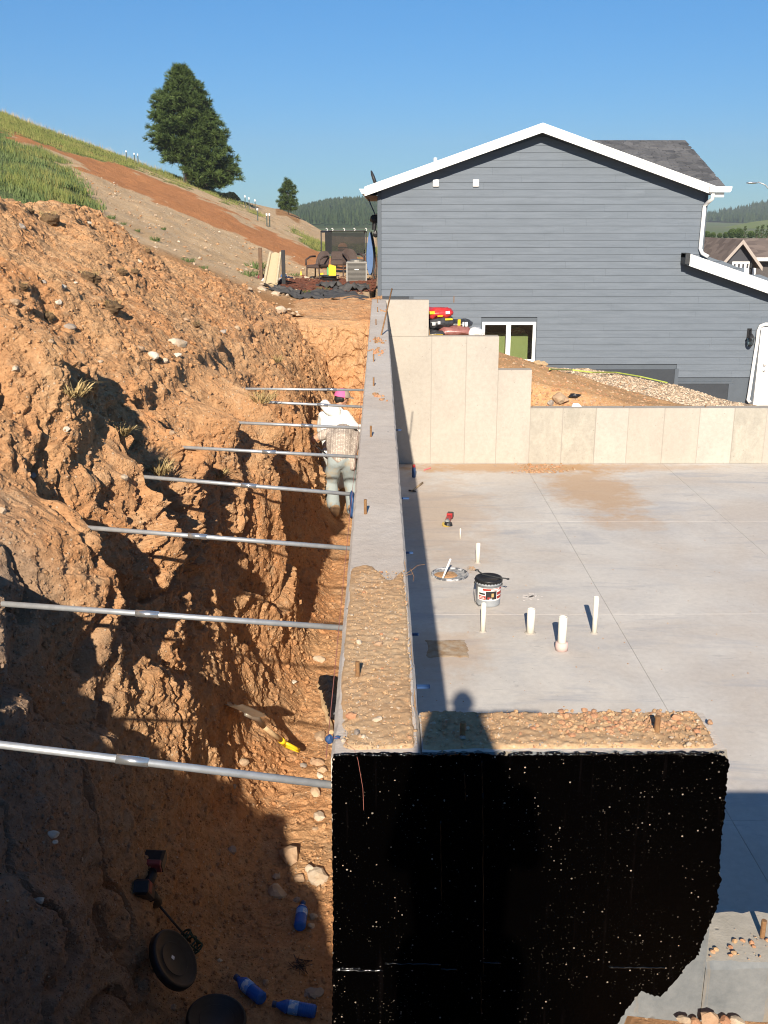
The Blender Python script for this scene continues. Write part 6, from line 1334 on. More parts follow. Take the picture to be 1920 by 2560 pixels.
# brown wicker chairs and settee
M['wicker'] = plain('brown_wicker', (.075,.050,.042), .7, c2=(.05,.033,.028), sc=50, bump=.5, bsc=120)
def chair(label, px, py, rz, wpx, sc=1., back=.95):
    c = yd(px, py); w = wpx*dep(c)/F/2; t = thing('patio_chair', label, 'chair', tuple(c), (0, 0, rz), group='brown wicker patio seats')
    q = MB(); q.grid(lambda u, v: ((u-.5)*2*w*(1-.16*v*v*v), .52+.16*v+.05*math.cos((u-.5)*3), .42+v*back*.62*(1-.22*(abs(u-.5)*2)**3)), 14, 10); q.grid(lambda u, v: ((u-.5)*2*w*(1-.16*v*v*v), .56+.16*v+.05*math.cos((u-.5)*3), .42+v*back*.62*(1-.22*(abs(u-.5)*2)**3)), 14, 10, True); mk('backrest', q, M['wicker'], t, local=True, smooth=True, fix=False)
    q = MB(); q.box(-w, w, -.05, .56, .36, .46, .03); mk('seat', q, M['wicker'], t, local=True)
    for sx in (-1, 1):
        q = MB(); q.tube([(sx*w, .55, .70), (sx*w*1.05, .25, .70), (sx*w*1.05, -.02, .62), (sx*w, -.05, .45)], .03, 6); mk('armrest', q, M['wicker'], t, local=True, smooth=True)
        for y in (-.02, .52): q = MB(); q.tube([(sx*w*.95, y, .38), (sx*w, y, 0)], .022, 6); mk('leg', q, M['wicker'], t, local=True)
    return t
chair('brown wicker chair with a rounded back left of the yellow box', 784, 701, math.radians(-25), 36, 1., .70)
chair('brown wicker chair partly hidden behind the air conditioner', 890, 694, math.radians(20), 40, 1., .72)
c = yd(838, 690); w = 24*dep(c)/F
st = thing('patio_settee', 'brown wicker settee in the shade under the screened frame', 'settee', (c[0]+.12, c[1]+1.3, hill_z(c[0], c[1]+1.6))); q = MB(); q.box(-w, w, .5, .62, .35, .70, .04); mk('backrest', q, M['wicker'], st, local=True); q = MB(); q.box(-w, w, -.1, .5, .25, .44, .04); mk('seat', q, M['wicker'], st, local=True)
for sx in (-1, 1):
    for y in (-.05, .5): q = MB(); q.box(sx*w-.03, sx*w+.03, y, y+.06, 0, .26); mk('leg', q, M['wicker'], st, local=True)
# fire table, yellow box on it
c = yd(823, 705); w = 22*dep(c)/F; ft = thing('fire_pit', 'round black fire pit with a flat rim', 'fire pit', tuple(c)); q = MB(); q.lathe([(w*.82, 0), (w*.88, .16), (w*.86, .18)], 28); mk('bowl', q, M['black'], ft, local=True, smooth=True)
q = MB(); q.lathe([(w*.6, .185), (w*.62, .20), (w*1.18, .20), (w*1.18, .185), (w*.6, .18)], 28, cap0=False, cap1=False); mk('rim', q, M['dgrey'], ft, local=True)
yb = thing('yellow_box', 'bright yellow plastic box with a slanted top on the fire pit', 'box', (c[0]+.11, c[1], c[2]+.20)); bw_, bh = 9.0*dep(c)/F, 27*dep(c)/F
q = MB(); q.prism([(-bw_, -.12, 0), (bw_, -.12, 0), (bw_, -.12, bh*.82), (bw_*.7, -.12, bh*.86), (-bw_*.75, -.12, bh), (-bw_, -.12, bh*.9)], (0, .22, 0)); mk('shell', q, M['yellow'], yb, local=True)
q = MB(); q.box(-bw_*1.5, -bw_*1.02, -.1, .06, 0, bh*.75, .02); mk('side_flap', q, plain('green_flap', (.10,.35,.12), .5), yb, local=True)
q = MB(); q.prism([(-.17, -.1, 0), (0, -.1, .03), (-.02, -.1, .08), (-.15, -.1, .06)], (0, .1, 0)); o = mk('yellow_scoop', q, M['yellow']); o.location = (c[0]-.16, c[1], c[2]+.205); tag(o, 'small yellow plastic piece lying left of the yellow box', 'toy')
# frame with screen
c = yd(803, 676); Yf = c[1]+1.2; A = at(803, 577, Yf); Bf = at(917, 577, Yf); gz = hill_z(A[0], Yf)
fr = thing('screen_frame', 'black metal frame with dark mesh screen and white hooks on top', 'frame', (A[0], Yf, gz)); D_ = 1.4
X0, X1, ZT = A[0], Bf[0], A[2]
def post(x, y): q = MB(); q.box(x-.022, x+.022, y-.022, y+.022, gz-.1, ZT-.03); mk('post', q, M['black'], fr)
for x, y in ((X0, Yf), (X1-.02, Yf), (X0+.3, Yf+D_), (X1-.1, Yf+D_)): post(x, y)
q = MB(); q.tube([(X0-.02, Yf, ZT-.03), (X0+.06, Yf, ZT), (X1-.1, Yf, ZT), (X1, Yf, ZT-.05)], .026, 8); mk('top_bar', q, M['black'], fr, smooth=True)
q = MB(); q.tube([(X0+.3, Yf+D_, ZT-.03), (X1-.1, Yf+D_, ZT-.03)], .022, 8); q.tube([(X0, Yf, ZT-.05), (X0+.3, Yf+D_, ZT-.05)], .02, 6); q.tube([(X1, Yf, ZT-.05), (X1-.1, Yf+D_, ZT-.05)], .02, 6); mk('roof_bar', q, M['black'], fr)
zb0 = at(850, 637, Yf)[2]; xs0 = at(813, 600, Yf)[0]; q = MB(); q.box(xs0-.02, X1-.05, Yf-.03, Yf+.03, zb0-.04, zb0+.02); mk('lower_bar', q, M['dgrey'], fr)
b = NB('mesh_screen'); al = b.ramp(b.noise(3., 2), .3, .7, .62, .72); M['mesh'] = b.done((.025,.027,.028), .9, Alpha=al); q = MB(); q.box(xs0, X1-.1, Yf-.004, Yf+.004, zb0+.03, ZT-.05); mk('mesh_panel', q, M['mesh'], fr)
q = MB(); q.box(xs0, xs0+.22, Yf+.01, Yf+.02, zb0+.03, ZT-.06); mk('side_curtain', q, M['black'], fr)
for px in (818, 832, 861, 887, 916):
    p = at(px, 575, Yf); q = MB(); q.tube([(p[0], Yf-.02, ZT+.0), (p[0]+.02, Yf-.02, ZT+.05), (p[0]-.01, Yf-.03, ZT+.09), (p[0]-.04, Yf-.02, ZT+.08)], .012, 5); mk('hook', q, M['white'], fr)
p = at(857, 619, Yf+1.2); q = MB(); q.lathe([(.0, 0), (.18, 0), (.18, .03), (.0, .03)], 24, cap0=False, cap1=False); q.move(Matrix.Translation((p[0], Yf+1.2, p[2])) @ Matrix.Rotation(math.pi/2, 4, 'X')); q.cyl((p[0], Yf+1.22, gz), (p[0], Yf+1.22, p[2]-.16), .02); o = mk('orange_disc', q, plain('orange_panel', (.55,.26,.12), .6)); tag(o, 'round orange disc on a post behind the mesh screen', 'disc')
# scroll-back bench
c0 = at(870, 636, Yf+.5); c1 = at(918, 636, Yf+.5); bz_ = c0[2]; gb_ = hill_z(c0[0], Yf+.5); be = thing('garden_bench', 'white metal bench with a scrolled back behind the air conditioner', 'bench', (c0[0], Yf+.5, gb_)); w = c1[0]-c0[0]
M['bench'] = plain('cream_metal', (.66,.63,.55), .5); q = MB(); q.tube([(c0[0]+w*t, Yf+.5, bz_+.02+.09*math.sin(math.pi*t)**2+.03*math.cos(t*12)) for t in [i/20 for i in range(21)]], .014, 6); q.tube([(c0[0], Yf+.5, bz_-.09), (c1[0], Yf+.5, bz_-.09)], .012, 6)
for t in (.02, .25, .5, .75, .98): q.tube([(c0[0]+w*t, Yf+.5, bz_-.09), (c0[0]+w*t, Yf+.5, bz_+.03)], .01, 5)
for t in (.38, .62):
    for i in range(10): a0, a1 = i*.63, (i+1)*.63; q.tube([(c0[0]+w*t+.05*math.cos(a0), Yf+.5, bz_-.02+.05*math.sin(a0)), (c0[0]+w*t+.05*math.cos(a1), Yf+.5, bz_-.02+.05*math.sin(a1))], .008, 4)
mk('scroll_back', q, M['bench'], be)
q = MB(); q.box(c0[0], c1[0], Yf+.1, Yf+.5, bz_-.48, bz_-.45); mk('seat', q, M['bench'], be)
for x in (c0[0]+.02, c1[0]-.02):
    for y in (Yf+.12, Yf+.49): q = MB(); q.tube([(x, y, gb_-.03), (x, y, bz_-.09 if y > Yf+.3 else bz_-.45)], .014, 5); mk('leg', q, M['bench'], be)
# blue board leaning by the house
c = yd(925, 688); d = dep(c); zt_ = at(923, 571, c[1])[2]; q = MB(); hh = zt_-c[2]
pl = [(0, 0)]+[(math.sin(math.pi*min(1, t*1.06+.02))**.6*8.2*d/F*(.75+.45*(1-t)), t*hh) for t in [i/16 for i in range(1, 16)]]
pts = [(x, 0, z) for x, z in pl]+[(.005, 0, hh)]+[(-x, 0, z) for x, z in pl[:0:-1]]
q.prism(pts, (0, .10, 0)); pb = thing('paddle_board', 'blue paddle board standing upright against the house corner', 'board', (c[0], c[1], c[2])); mk('deck', q, plain('blue_foam', (.075,.145,.30), .5, var=.12), pb, local=True)
q = MB(); q.prism([(p[0]*1.35+.045, .09, p[2]*1.012) for p in pts], (0, .03, 0)); mk('edge', q, plain('navy_edge', (.012,.016,.03), .5), pb, local=True)
# toy slide between posts
c = yd(676, 712); d = dep(c); s_ = d/F; sl_t = thing('toy_slide', 'cream plastic slide leaning between two wooden posts', 'slide', tuple(c)); w = 15.5*s_; tp = 72*s_
q = MB(); q.grid(lambda u, v: ((u-.5)*2*w*(1-.14*v)+.06*v, .9*v, .02+tp*v**1.05+.02*math.cos((u-.5)*6.28)), 8, 10); q.grid(lambda u, v: ((u-.5)*2*w*(1-.14*v)+.06*v, .9*v, -.02+tp*v**1.05), 8, 10, True); mk('chute', q, plain('cream_plastic', (.50,.40,.25), .5, var=.06), sl_t, local=True, smooth=True, fix=False)
for sx in (-1, 1): q = MB(); q.tube([(sx*w, 0, .03), (sx*w*.86+.06, .9, tp+.03)], .035, 6); mk('side_rail', q, plain('cream_rail', (.54,.45,.30), .5), sl_t, local=True)
for sx, dx, hh, m in ((-1, -.28, 88, 'oldwood'), (1, .26, 82, 'black')): q = MB(); q.box(sx*w+dx*.5-.045, sx*w+dx*.5+.045, .55, .64, -.1, hh*s_); mk('post', q, M[m], sl_t, local=True)
def heap(label, px, py, w, h, mat, name='cloth'):
    c = yd(px, py); s_ = dep(c)/F; q = MB(); q.ball((0, 0, h*s_*.3), (w*s_, w*s_*.8, h*s_*.7), 3, .5, int(px)); o = mk(name, q, mat, smooth=True); o.location = c; tag(o, label, 'cloth'); return o
heap('dark red cloth left of the cream slide', 655, 698, 10, 12, plain('maroon_cloth', (.26,.035,.05), .8)); heap('white plastic bag at the foot of the slide', 662, 704, 6, 9, M['white'], 'plastic_bag'); heap('blue cloth right of the slide', 710, 695, 8, 10, plain('blue_cloth', (.06,.13,.30), .8)); heap('navy bundle beside the blue cloth', 722, 699, 9, 9, plain('navy_cloth', (.015,.02,.045), .8)); heap('grey white plastic sheet by the dark slide post', 703, 704, 7, 9, plain('grey_sheet', (.40,.40,.38), .7), 'plastic_sheet')
c = yd(753, 688); s_ = dep(c)/F; q = MB(); q.lathe([(3.4*s_, 0), (1.4*s_, 8*s_), (.8*s_, 11*s_)], 10); o = mk('marker_cone', q, M['yellow']); o.location = c; tag(o, 'little yellow cone in the grass left of the wicker chair', 'cone')
for px, py, w, h, lb in ((765, 697, 10, 7, 'grey rock left of the wicker chair legs'),(655, 725, 13, 9, 'pale stone by the black fabric left end'),(688, 737, 14, 6, 'flat whitish stone under the black fabric left end')):
    p = yd(px, py); stone(px, py, w, h, lb, 'stone', hit=(p, Vector((0, 0, 1))))
# mulch and landscape fabric
M['mulch'] = plain('dark_mulch', (.06,.03,.022), .95, c2=(.16,.05,.025), sc=6, bump=.8, bsc=30); M['fabric'] = plain('black_fabric', (.050,.048,.047), .8, c2=(.085,.08,.075), sc=5)
q = MB()
for _ in range(2600):
    px, py = rnd.uniform(700, 945), rnd.gauss(715, 8); p = yd(px, py)
    if p is None: continue
    a = rnd.uniform(0, 3.14); l = rnd.uniform(.05, .16); q.add([(p.x-l*math.cos(a), p.y-l*math.sin(a), p.z+.01), (p.x+l*math.cos(a), p.y+l*math.sin(a), p.z+.02+rnd.random()*.05), (p.x+.03, p.y+.03, p.z+.06)], [(0, 1, 2)])
o = mk('mulch', q, M['mulch'], fix=False); stuff(o); tag(o, 'dark bark mulch spread in front of the patio seats', 'mulch')
def sheet(label, pts, w0, amp, seed):
    P = [yd(*p) for p in pts]; n = 34; q = MB()
    def cen(t): k = t*(len(P)-1); i = min(int(k), len(P)-2); return P[i].lerp(P[i+1], k-i)
    def fn(u, v):
        p = cen(u); d = (cen(min(1, u+.05))-cen(max(0, u-.05))); s = Vector((-d.y, d.x, 0)).normalized(); off = (v-.5)*w0*(.6+.5*abs(math.sin(u*5+seed)))
        x, y = p.x+s.x*off, p.y+s.y*off; r = mnoise.noise(Vector((u*7+seed, v*2.5, seed)))
        return (x, y, hill_z(x, y)+.05+amp*max(-.15, r)+amp*.5*mnoise.noise(Vector((u*17, v*6, seed))))
    q.grid(fn, n, 12); q.grid(lambda u, v: (lambda p: (p[0], p[1], p[2]-.012))(fn(u, v)), n, 12, True); o = mk('landscape_fabric', q, M['fabric'], smooth=True, fix=False); tag(o, label, 'ground fabric'); return o
sheet('dark weed fabric strip nearest the house corner, running down to the grass', [(805, 735), (850, 738), (885, 752), (915, 768)], 1.3, .17, 1.3)
sheet('bunched up dark fabric below the air conditioner', [(805, 722), (845, 722), (880, 728), (905, 730)], .95, .24, 4.1)
sheet('grey black fabric end on the left beside pale stones', [(688, 731), (715, 733), (745, 737)], .7, .16, 7.7)
sheet('flat middle piece of dark fabric in front of the mulch', [(745, 748), (775, 748), (800, 742), (815, 735)], .8, .12, 9.2)

# ================================================================== BAGS, PLANKS AND BITS BEHIND THE BACK WALL
def bag(label, x, y, z, l, w, h, mat, rz=0, tilt=0, extra=None):
    t = thing('soil_bag', label, 'bag', (x, y, z), (tilt, 0, rz)); q = MB(); q.ball((0, 0, h*.5), (1, 1, 1), 3)
    def sh(p):
        f = lambda a: math.copysign(abs(a)**.55, a); v = Vector((f(p[0])*l/2, f(p[1])*w/2, (p[2]-h*.5)*h*.5))
        v += Vector((0, 0, mnoise.noise(v*9+Vector((x*3, 0, 0)))*.05)); return (v.x, v.y, v.z+h*.5)
    q.v = [sh(p) for p in q.v]; mk('sack', q, mat, t, local=True, smooth=True)
    for (x0, x1, z0, z1, m) in extra or ():
        q = MB(); q.grid(lambda u, v: (x0+(x1-x0)*u, -w*.5-.012-.01*math.cos(u*3), z0+(z1-z0)*v), 4, 3); q.v = [(p[0], p[1]+.10*(abs(p[2]-h*.5)/h)**2*2, p[2]) for p in q.v]; mk('print_patch', q, m, t, local=True)
    return t
M['redbag'] = plain('red_bag_film', (.40,.02,.03), .3, c2=(.55,.05,.04), sc=14, bump=.5, bsc=14); M['blackbag'] = plain('black_bag_film', (.02,.02,.022), .28, bump=.5, bsc=14, c2=(.06,.06,.065), sc=12); M['purplebag'] = plain('mulch_bag_film', (.22,.085,.075), .22, c2=(.32,.15,.13), sc=12, bump=.6, bsc=16)
by = YB1+.55; s_ = at(1130, 800, by); sc = dep(s_)/F; P_ = lambda px, py: at(px, py, by)
def bagp(label, px0, px1, pyb, pyt, mat, rz=0, dy=0, ex=None):
    a, c, t = P_(px0, pyb), P_(px1, pyb), P_(px0, pyt); bag(label, (a[0]+c[0])/2, by+dy, a[2], c[0]-a[0], .42, t[2]-a[2], mat, rz, 0, ex)
bagp('white sack at the right end of the bag pile', 1168, 1206, 842, 820, M['white'], 0, .0)
bagp('clear purplish mulch sack in the front of the pile', 1090, 1178, 842, 814, M['purplebag'], .05, .02)
bagp('flat black and yellow sack at the left foot of the pile', 1060, 1112, 842, 822, M['blackbag'], .1, -.05, [(-.15, .12, .03, .07, M['yellow'])])
bagp('black sack with yellow stripe and white letters in the middle of the pile', 1095, 1184, 822, 800, M['blackbag'], -.1, .15, [(.05, .10, .02, .17, M['yellow']), (.14, .17, .05, .13, M['white']), (.19, .23, .05, .13, M['white']), (-.25, -.2, .03, .15, M['dgrey'])])
bagp('black sack with small yellow print under the red sack', 1062, 1136, 822, 790, M['blackbag'], .15, .05, [(.06, .2, .17, .2, M['yellow']), (-.18, -.12, .08, .13, M['white']), (-.08, -.03, .1, .15, M['white'])])
bagp('shiny red sack on top of the bag pile', 1058, 1133, 797, 769, M['redbag'], .12, .05, [(-.2, -.1, .1, .15, M['yellow']), (-.05, .05, .05, .08, M['yellow']), (.1, .18, .10, .15, M['white'])])
for k, (px, py) in enumerate(((1345, 912), (1358, 914))):
    p = on_lot(px, py) or Vector(at(px, py, 22)); L = 17*dep(p)/F; q = MB(); q.box(-L*.5, L*.5, -.07, .07, 0, .04, .006); o = mk('plank', q, M['wood']); o.location = p+Vector((0, 0, .02)); o.rotation_euler = (.1, .35, -1.0); tag(o, ['left plank of two lying below the window corner', 'right plank of two lying below the window corner'][k], 'plank')
q = MB(); pts = []
for px, py in ((1374,928),(1430,928),(1480,934),(1540,934),(1600,944),(1669,960)):
    p = on_lot(px, py+3)
    if p is not None: pts.append(p+Vector((0, 0, .06)))
if len(pts) > 2: q.tube(pts, .018, 6); o = mk('garden_hose', q, plain('yellow_green_hose', (.38,.45,.08), .5)); tag(o, 'yellow green hose lying along the top of the gravel', 'hose')
p = on_lot(1400, 998) or Vector(at(1400, 998, 19)); stone(1400, 998, 24, 22, 'large flat tan boulder in the dirt behind the low wall', 'stone2', hit=(p, Vector((0, 0, 1))))
p = on_lot(1376, 1010) or Vector(at(1376, 1010, 19)); stone(1376, 1010, 9, 9, 'small dark rock left of the tan boulder behind the wall', 'stone4', hit=(p, Vector((0, 0, 1))))
p = on_lot(1434, 994) or Vector(at(1434, 994, 19)); q = MB(); q.ball((0, 0, .03), (.12, .08, .04), 2, .8, 5); o = mk('black_rag', q, M['black']); o.location = p; tag(o, 'black rag on the dirt right of the tan boulder', 'rag')
p = Vector(at(1441, 1016, YB1-.06)); q = MB(); q.prism([(-.09, 0, 0), (.09, 0, .0), (.05, .05, .045), (-.05, .08, .05)], (0, .02, .0)); o = mk('paper_scrap', q, M['white']); o.location = (p[0], YB1-.1, .83*S+.002); tag(o, 'scrap of white paper on top of the low back wall', 'paper')
pp = []; ss = []
for _ in range(1500):
    px, py = rnd.uniform(1250, 1660), rnd.uniform(880, 1020); p = on_lot(px, py)
    if p is not None and p.y < 26: pp.append(tuple(p)); ss.append(rnd.choice((.012, .018, .025, .04)))
pebbles('clods', pp, ss, [M['fill'], M['redstone'], M['stone2']], 'small clods on the dirt behind the back wall', 'clods')
pp = []; ss = []
for _ in range(8500):
    px, py = rnd.uniform(1360, 1860), rnd.uniform(920, 1022); p = on_lot(px, py)
    if p is None or p.y > 27: continue
    gx = np.interp(p.x, [3.0, 3.6, 4.6, 6.0, 7.2, 8, 12], [30., 26.5, 23.5, 21.0, 19.6, 18.2, 18])
    if p.y > gx-.2: pp.append(tuple(p)); ss.append(rnd.choice((.018, .024, .028, .036)))
pebbles('gravel', pp, ss, [plain('gravel_cream', (.68,.55,.41), .9, var=.1), plain('gravel_tan', (.58,.44,.30), .9), plain('gravel_brown', (.44,.32,.21), .9)], 'pale gravel sloping down along the house wall')

# ================================================================== PLANTS, POSTS, TREES
def weed(px, py, h, label, w=.5, n=40):
    p = yd(px, py); s_ = dep(p)/F; q = MB(); H = h*s_; blades(q, (0, 0, 0), n, H, H*.055, H*w, .8); o = mk('weed_plant', q, M['weed'], fix=False); o.location = p; tag(o, label, 'weed')
for px, py, h, w, lb in ((640,672,22,1.0,'bushy green weed left of the slide'),(622,690,17,1.2,'low green weed clump at the crest left of the slide'),(645,688,14,1.1,'small weed just left of the red cloth'),(390,603,14,.8,'green weed clump halfway along the dirt heap crest'),(345,580,9,.6,'small weed above the dirt heap crest'),(410,575,8,.6,'tiny weed on the stony slope'),(470,655,14,1.3,'row of green weeds at the far heap crest'),(510,672,10,1.1,'thin weeds right of the crest row'),(765,733,10,1.0,'grass clump between the fabric strips, left'),(805,728,12,1.6,'grass clump between the fabric strips, middle'),(815,758,11,1.2,'grass clump in front of the dark fabric'),(875,772,14,1.4,'green clump below the fabric strip near the wall'),(925,778,16,1.1,'leafy green clump at the far end of the wall'),(735,690,10,1.4,'grass behind the yellow cone'),(918,718,9,.7,'tuft beside the air conditioner foot'),(280,548,12,.8,'weed tongue on the dirt heap crest'),(310,562,8,.8,'short weed beside the weed tongue')):
    weed(px, py, h, lb, w, 70)
def scatter_grass(name, label, n, pick, h, w, mat, m=3):
    V, Fc, o = [], [], 0
    for _ in range(n):
        i, j = pick(); p = HP[i, j]; s_ = (p[1]*CT+(HC-p[2])*ST)/F
        for k in range(m):
            a = rnd.uniform(0, 6.28); hh = h*rnd.uniform(.5, 1.2); dx, dy = rnd.uniform(-.3, .3), rnd.uniform(-.3, .3); ww = max(w*.6, .5*s_)
            l = rnd.uniform(-.5, .5)*hh
            V += [(p[0]+dx-ww*math.cos(a), p[1]+dy-ww*math.sin(a), p[2]-.02), (p[0]+dx+ww*math.cos(a), p[1]+dy+ww*math.sin(a), p[2]-.02), (p[0]+dx+l, p[1]+dy+rnd.uniform(-.3, .3)*hh, p[2]+hh)]; Fc.append((o, o+1, o+2)); o += 3
    ob = np_mesh(name, V, Fc, mat, smooth=False); stuff(ob); tag(ob, label, 'grass'); return ob
gi = np.argwhere((hgl > .45) & (hpx > -60) & (fbm(HP[..., 0]*.5, HP[..., 1]*.3, HP[..., 0]*0, 3) > -.12)); gi2 = np.argwhere((hgr > .55) & (hgl < .5) & (hpx > -60)); vis = lambda A: (lambda: A[rnd.randrange(len(A))])
scatter_grass('weeds', 'green weeds covering the left foot of the hillside', 6500, vis(gi), .17, .03, M['weed'], 3); gi3 = gi[fbm(HP[gi[:, 0], gi[:, 1], 0]*.4+5, HP[gi[:, 0], gi[:, 1], 1]*.3, HP[gi[:, 0], gi[:, 1], 0]*0, 3) > .0]
scatter_grass('meadow_grass', 'yellowish grass mixed into the weedy foot of the hillside', 4500, vis(gi3), .24, .02, M['field'], 3)
scatter_grass('meadow_grass', 'yellow green grass along the top of the hillside', 9000, vis(gi2), .22, .02, M['field'], 3)
ge = [k for k in range(len(HXS)) if -60 < HXS[k] < 400]
scatter_grass('tall_grass', 'pale tall dry grass on the skyline of the hill', 420, lambda: (rnd.choice(ge), 258), .5, .018, plain('straw', (.55,.44,.26), .9), 2)
pp = []; ss = []; gs = np.argwhere((hred < .3) & (hgr < .3) & (hgl < .3) & (hpx > 150) & (hpx < 780) & (hpy > 420))
for _ in range(1500): i, j = gs[rnd.randrange(len(gs))]; p = HP[i, j]; pp.append((p[0]+rnd.uniform(-.3, .3), p[1]+rnd.uniform(-.3, .3), p[2])); ss.append(rnd.choice((.02, .03, .04, .06)))
pebbles('scree', pp, ss, [M['stone'], M['stone2'], M['fill']], 'small pale stones strewn over the bare hillside', 'stones')
# steel fence posts on the hill
TP = [(318,402,378,'lone fence post left of a pair on the skyline'),(338,408,384,'left one of two close fence posts on the skyline'),(347,412,386,'right one of two close fence posts on the skyline'),(461,456,428,'fence post just left of the big pine trunk'),(475,462,432,'white topped fence post in front of the big pine'),(614,519,490,'first fence post right of the dark bush'),(624,525,495,'second fence post right of the dark bush'),(639,529,500,'third fence post right of the dark bush'),(645,552,522,'fence post lower on the slope than the three by the bush'),(668,566,535,'left one of the lowest pair of fence posts'),(675,567,535,'right one of the lowest pair of fence posts'),(165,344,337,'short white post top on the left skyline')]
for px, yb, yt, lb in TP:
    p = on_hill(px, yb)
    if p is None: p = on_hill(px, yb+6)
    if p is None: continue
    s_ = dep(p)/F; h = (yb-yt)*s_; t = thing('fence_post', lb, 'post', tuple(p), group='steel fence posts on the hillside'); q = MB(); q.box(-.035, .035, -.03, .03, -.2, h*.84); mk('stem', q, plain('green_post', (.06,.075,.06), .6) if 'post_m' not in M else M['post_m'], t, local=True); M['post_m'] = t.children[0].data.materials[0]
    q = MB(); q.box(-.045, .045, -.04, .04, h*.84, h); mk('white_tip', q, M['white'], t, local=True)
# pines
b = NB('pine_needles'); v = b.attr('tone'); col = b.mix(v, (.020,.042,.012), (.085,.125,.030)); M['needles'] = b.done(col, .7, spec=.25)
M['bark'] = plain('pine_bark', (.14,.085,.055), .95, c2=(.075,.05,.038), sc=4, bump=.6, bsc=12)
def pine(label, base, H, prof, seed, nb, clump, trunk_r, leanx=0., spray=1.):
    r = random.Random(seed); t = thing('pine_tree', label, 'tree', tuple(base)); q = MB(); q.tube([(leanx*H*k/8, 0, -.4+(H*.97+.4)*k/8) for k in range(9)], [trunk_r*(1-.92*k/8) for k in range(9)], 9); mk('trunk', q, M['bark'], t, local=True, smooth=True)
    V, Fc, T, o = [], [], [], 0; lim = MB()
    hs = sorted(prof)
    def rad(z, a):
        zz = z/H; L = np.interp(zz, [p[0] for p in prof], [p[1] for p in prof]); R = np.interp(zz, [p[0] for p in prof], [p[2] for p in prof]); c = math.cos(a); return (R if c > 0 else L)*abs(c)+(.5*(L+R))*(1-abs(c))
    for _ in range(nb):
        zz = r.uniform(prof[0][0], .985)**.9; z = zz*H; a = r.uniform(0, 6.283); R = rad(z, a)*r.choice((.55, .75, .85, .95, .95, 1.05))*r.uniform(.9, 1.06)*H
        if R < .15: R = .15
        n = max(2, int(R/(clump*.55))); droop = r.uniform(-.15, .1); 
        tip = Vector((math.cos(a)*R, math.sin(a)*R, z+R*(.10+droop*.5))); st_ = Vector((leanx*z, 0, z-R*.12))
        if r.random() < .6: lim.tube([st_, st_.lerp(tip, .5)+Vector((0, 0, -.03*R)), tip], [trunk_r*.16, trunk_r*.10, trunk_r*.03], 5)
        for k in range(n):
            f = .34+.66*(k+r.random())/n; c = st_.lerp(tip, f)+Vector((r.gauss(0, .2), r.gauss(0, .2), r.gauss(0, .14)))*clump*1.2
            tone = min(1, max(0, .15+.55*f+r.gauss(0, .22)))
            out = Vector((math.cos(a), math.sin(a), .75))
            for _k in range(int(28*spray)):
                d = (out*.8+Vector((r.gauss(0, .75), r.gauss(0, .75), r.gauss(0, .6)))).normalized(); l = clump*r.uniform(.55, 1.0); s = d.orthogonal().normalized(); s = (Matrix.Rotation(r.uniform(0, 6.28), 3, d) @ s)*clump*.05
                p0 = c+d*l*.1; V += [tuple(p0-s), tuple(p0+s), tuple(p0+d*l+s*.5), tuple(p0+d*l-s*.5)]; Fc.append((o, o+1, o+2, o+3)); o += 4; T += [tone]*4
    mk('limbs', lim, M['bark'], t, local=True)
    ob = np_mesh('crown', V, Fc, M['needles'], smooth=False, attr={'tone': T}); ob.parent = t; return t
def tree_at(px, py, top, up=None):
    p = on_hill(px, py) or on_hill(px, py+6) or on_hill(px, py+14)
    return p, at(px, top, p.y)[2]-p.z
p, H = tree_at(468, 458, 160)
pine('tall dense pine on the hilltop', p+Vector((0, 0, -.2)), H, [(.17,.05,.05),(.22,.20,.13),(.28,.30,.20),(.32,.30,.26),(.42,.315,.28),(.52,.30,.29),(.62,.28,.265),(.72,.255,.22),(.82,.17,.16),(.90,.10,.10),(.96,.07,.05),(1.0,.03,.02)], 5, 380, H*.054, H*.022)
p2 = on_hill(503, 474) or p; p2 = Vector((p2.x, p2.y+1.5, p2.z)); H2 = at(505, 258, p2.y)[2]-p2.z
pine('second pine grown together with the tall one, on its right side', p2, H2, [(.02,.05,.30),(.10,.15,.42),(.22,.25,.43),(.36,.28,.41),(.5,.28,.39),(.66,.25,.33),(.8,.2,.24),(.92,.10,.12),(1.0,.03,.03)], 8, 270, H2*.072, H2*.020)
q = MB(); rr = random.Random(3)
for k in range(9):
    a = Vector((.2, -.4, H*.16+.2*k)); e = a+Vector((rr.uniform(.5, 2.6), rr.uniform(-1.2, -.2), rr.uniform(-2.0, -.1))); q.tube([a, a.lerp(e, .5)+Vector((0, 0, .35)), e], [.07, .05, .015], 5)
for k in range(12): a = Vector((rr.uniform(.4, 2.2), -.6, H*.08+rr.uniform(0, 1.4))); e = a+Vector((rr.uniform(-.4, .9), rr.uniform(-.4, .2), rr.uniform(-.8, .3))); q.tube([a, e], [.03, .01], 4)
tr = [o for o in bpy.data.objects if o.get('label') == 'tall dense pine on the hilltop'][0]; mk('dead_branch', q, plain('bare_wood', (.33,.27,.21), .9), tr, local=True)
p, H = tree_at(721, 523, 443); pine('small lone pine on the right end of the hill', p+Vector((0, 0, -.2)), H, [(.14,.12,.2),(.22,.26,.28),(.35,.32,.27),(.5,.27,.26),(.65,.24,.24),(.8,.16,.18),(.92,.08,.09),(1.0,.03,.02)], 9, 120, H*.085, H*.020)
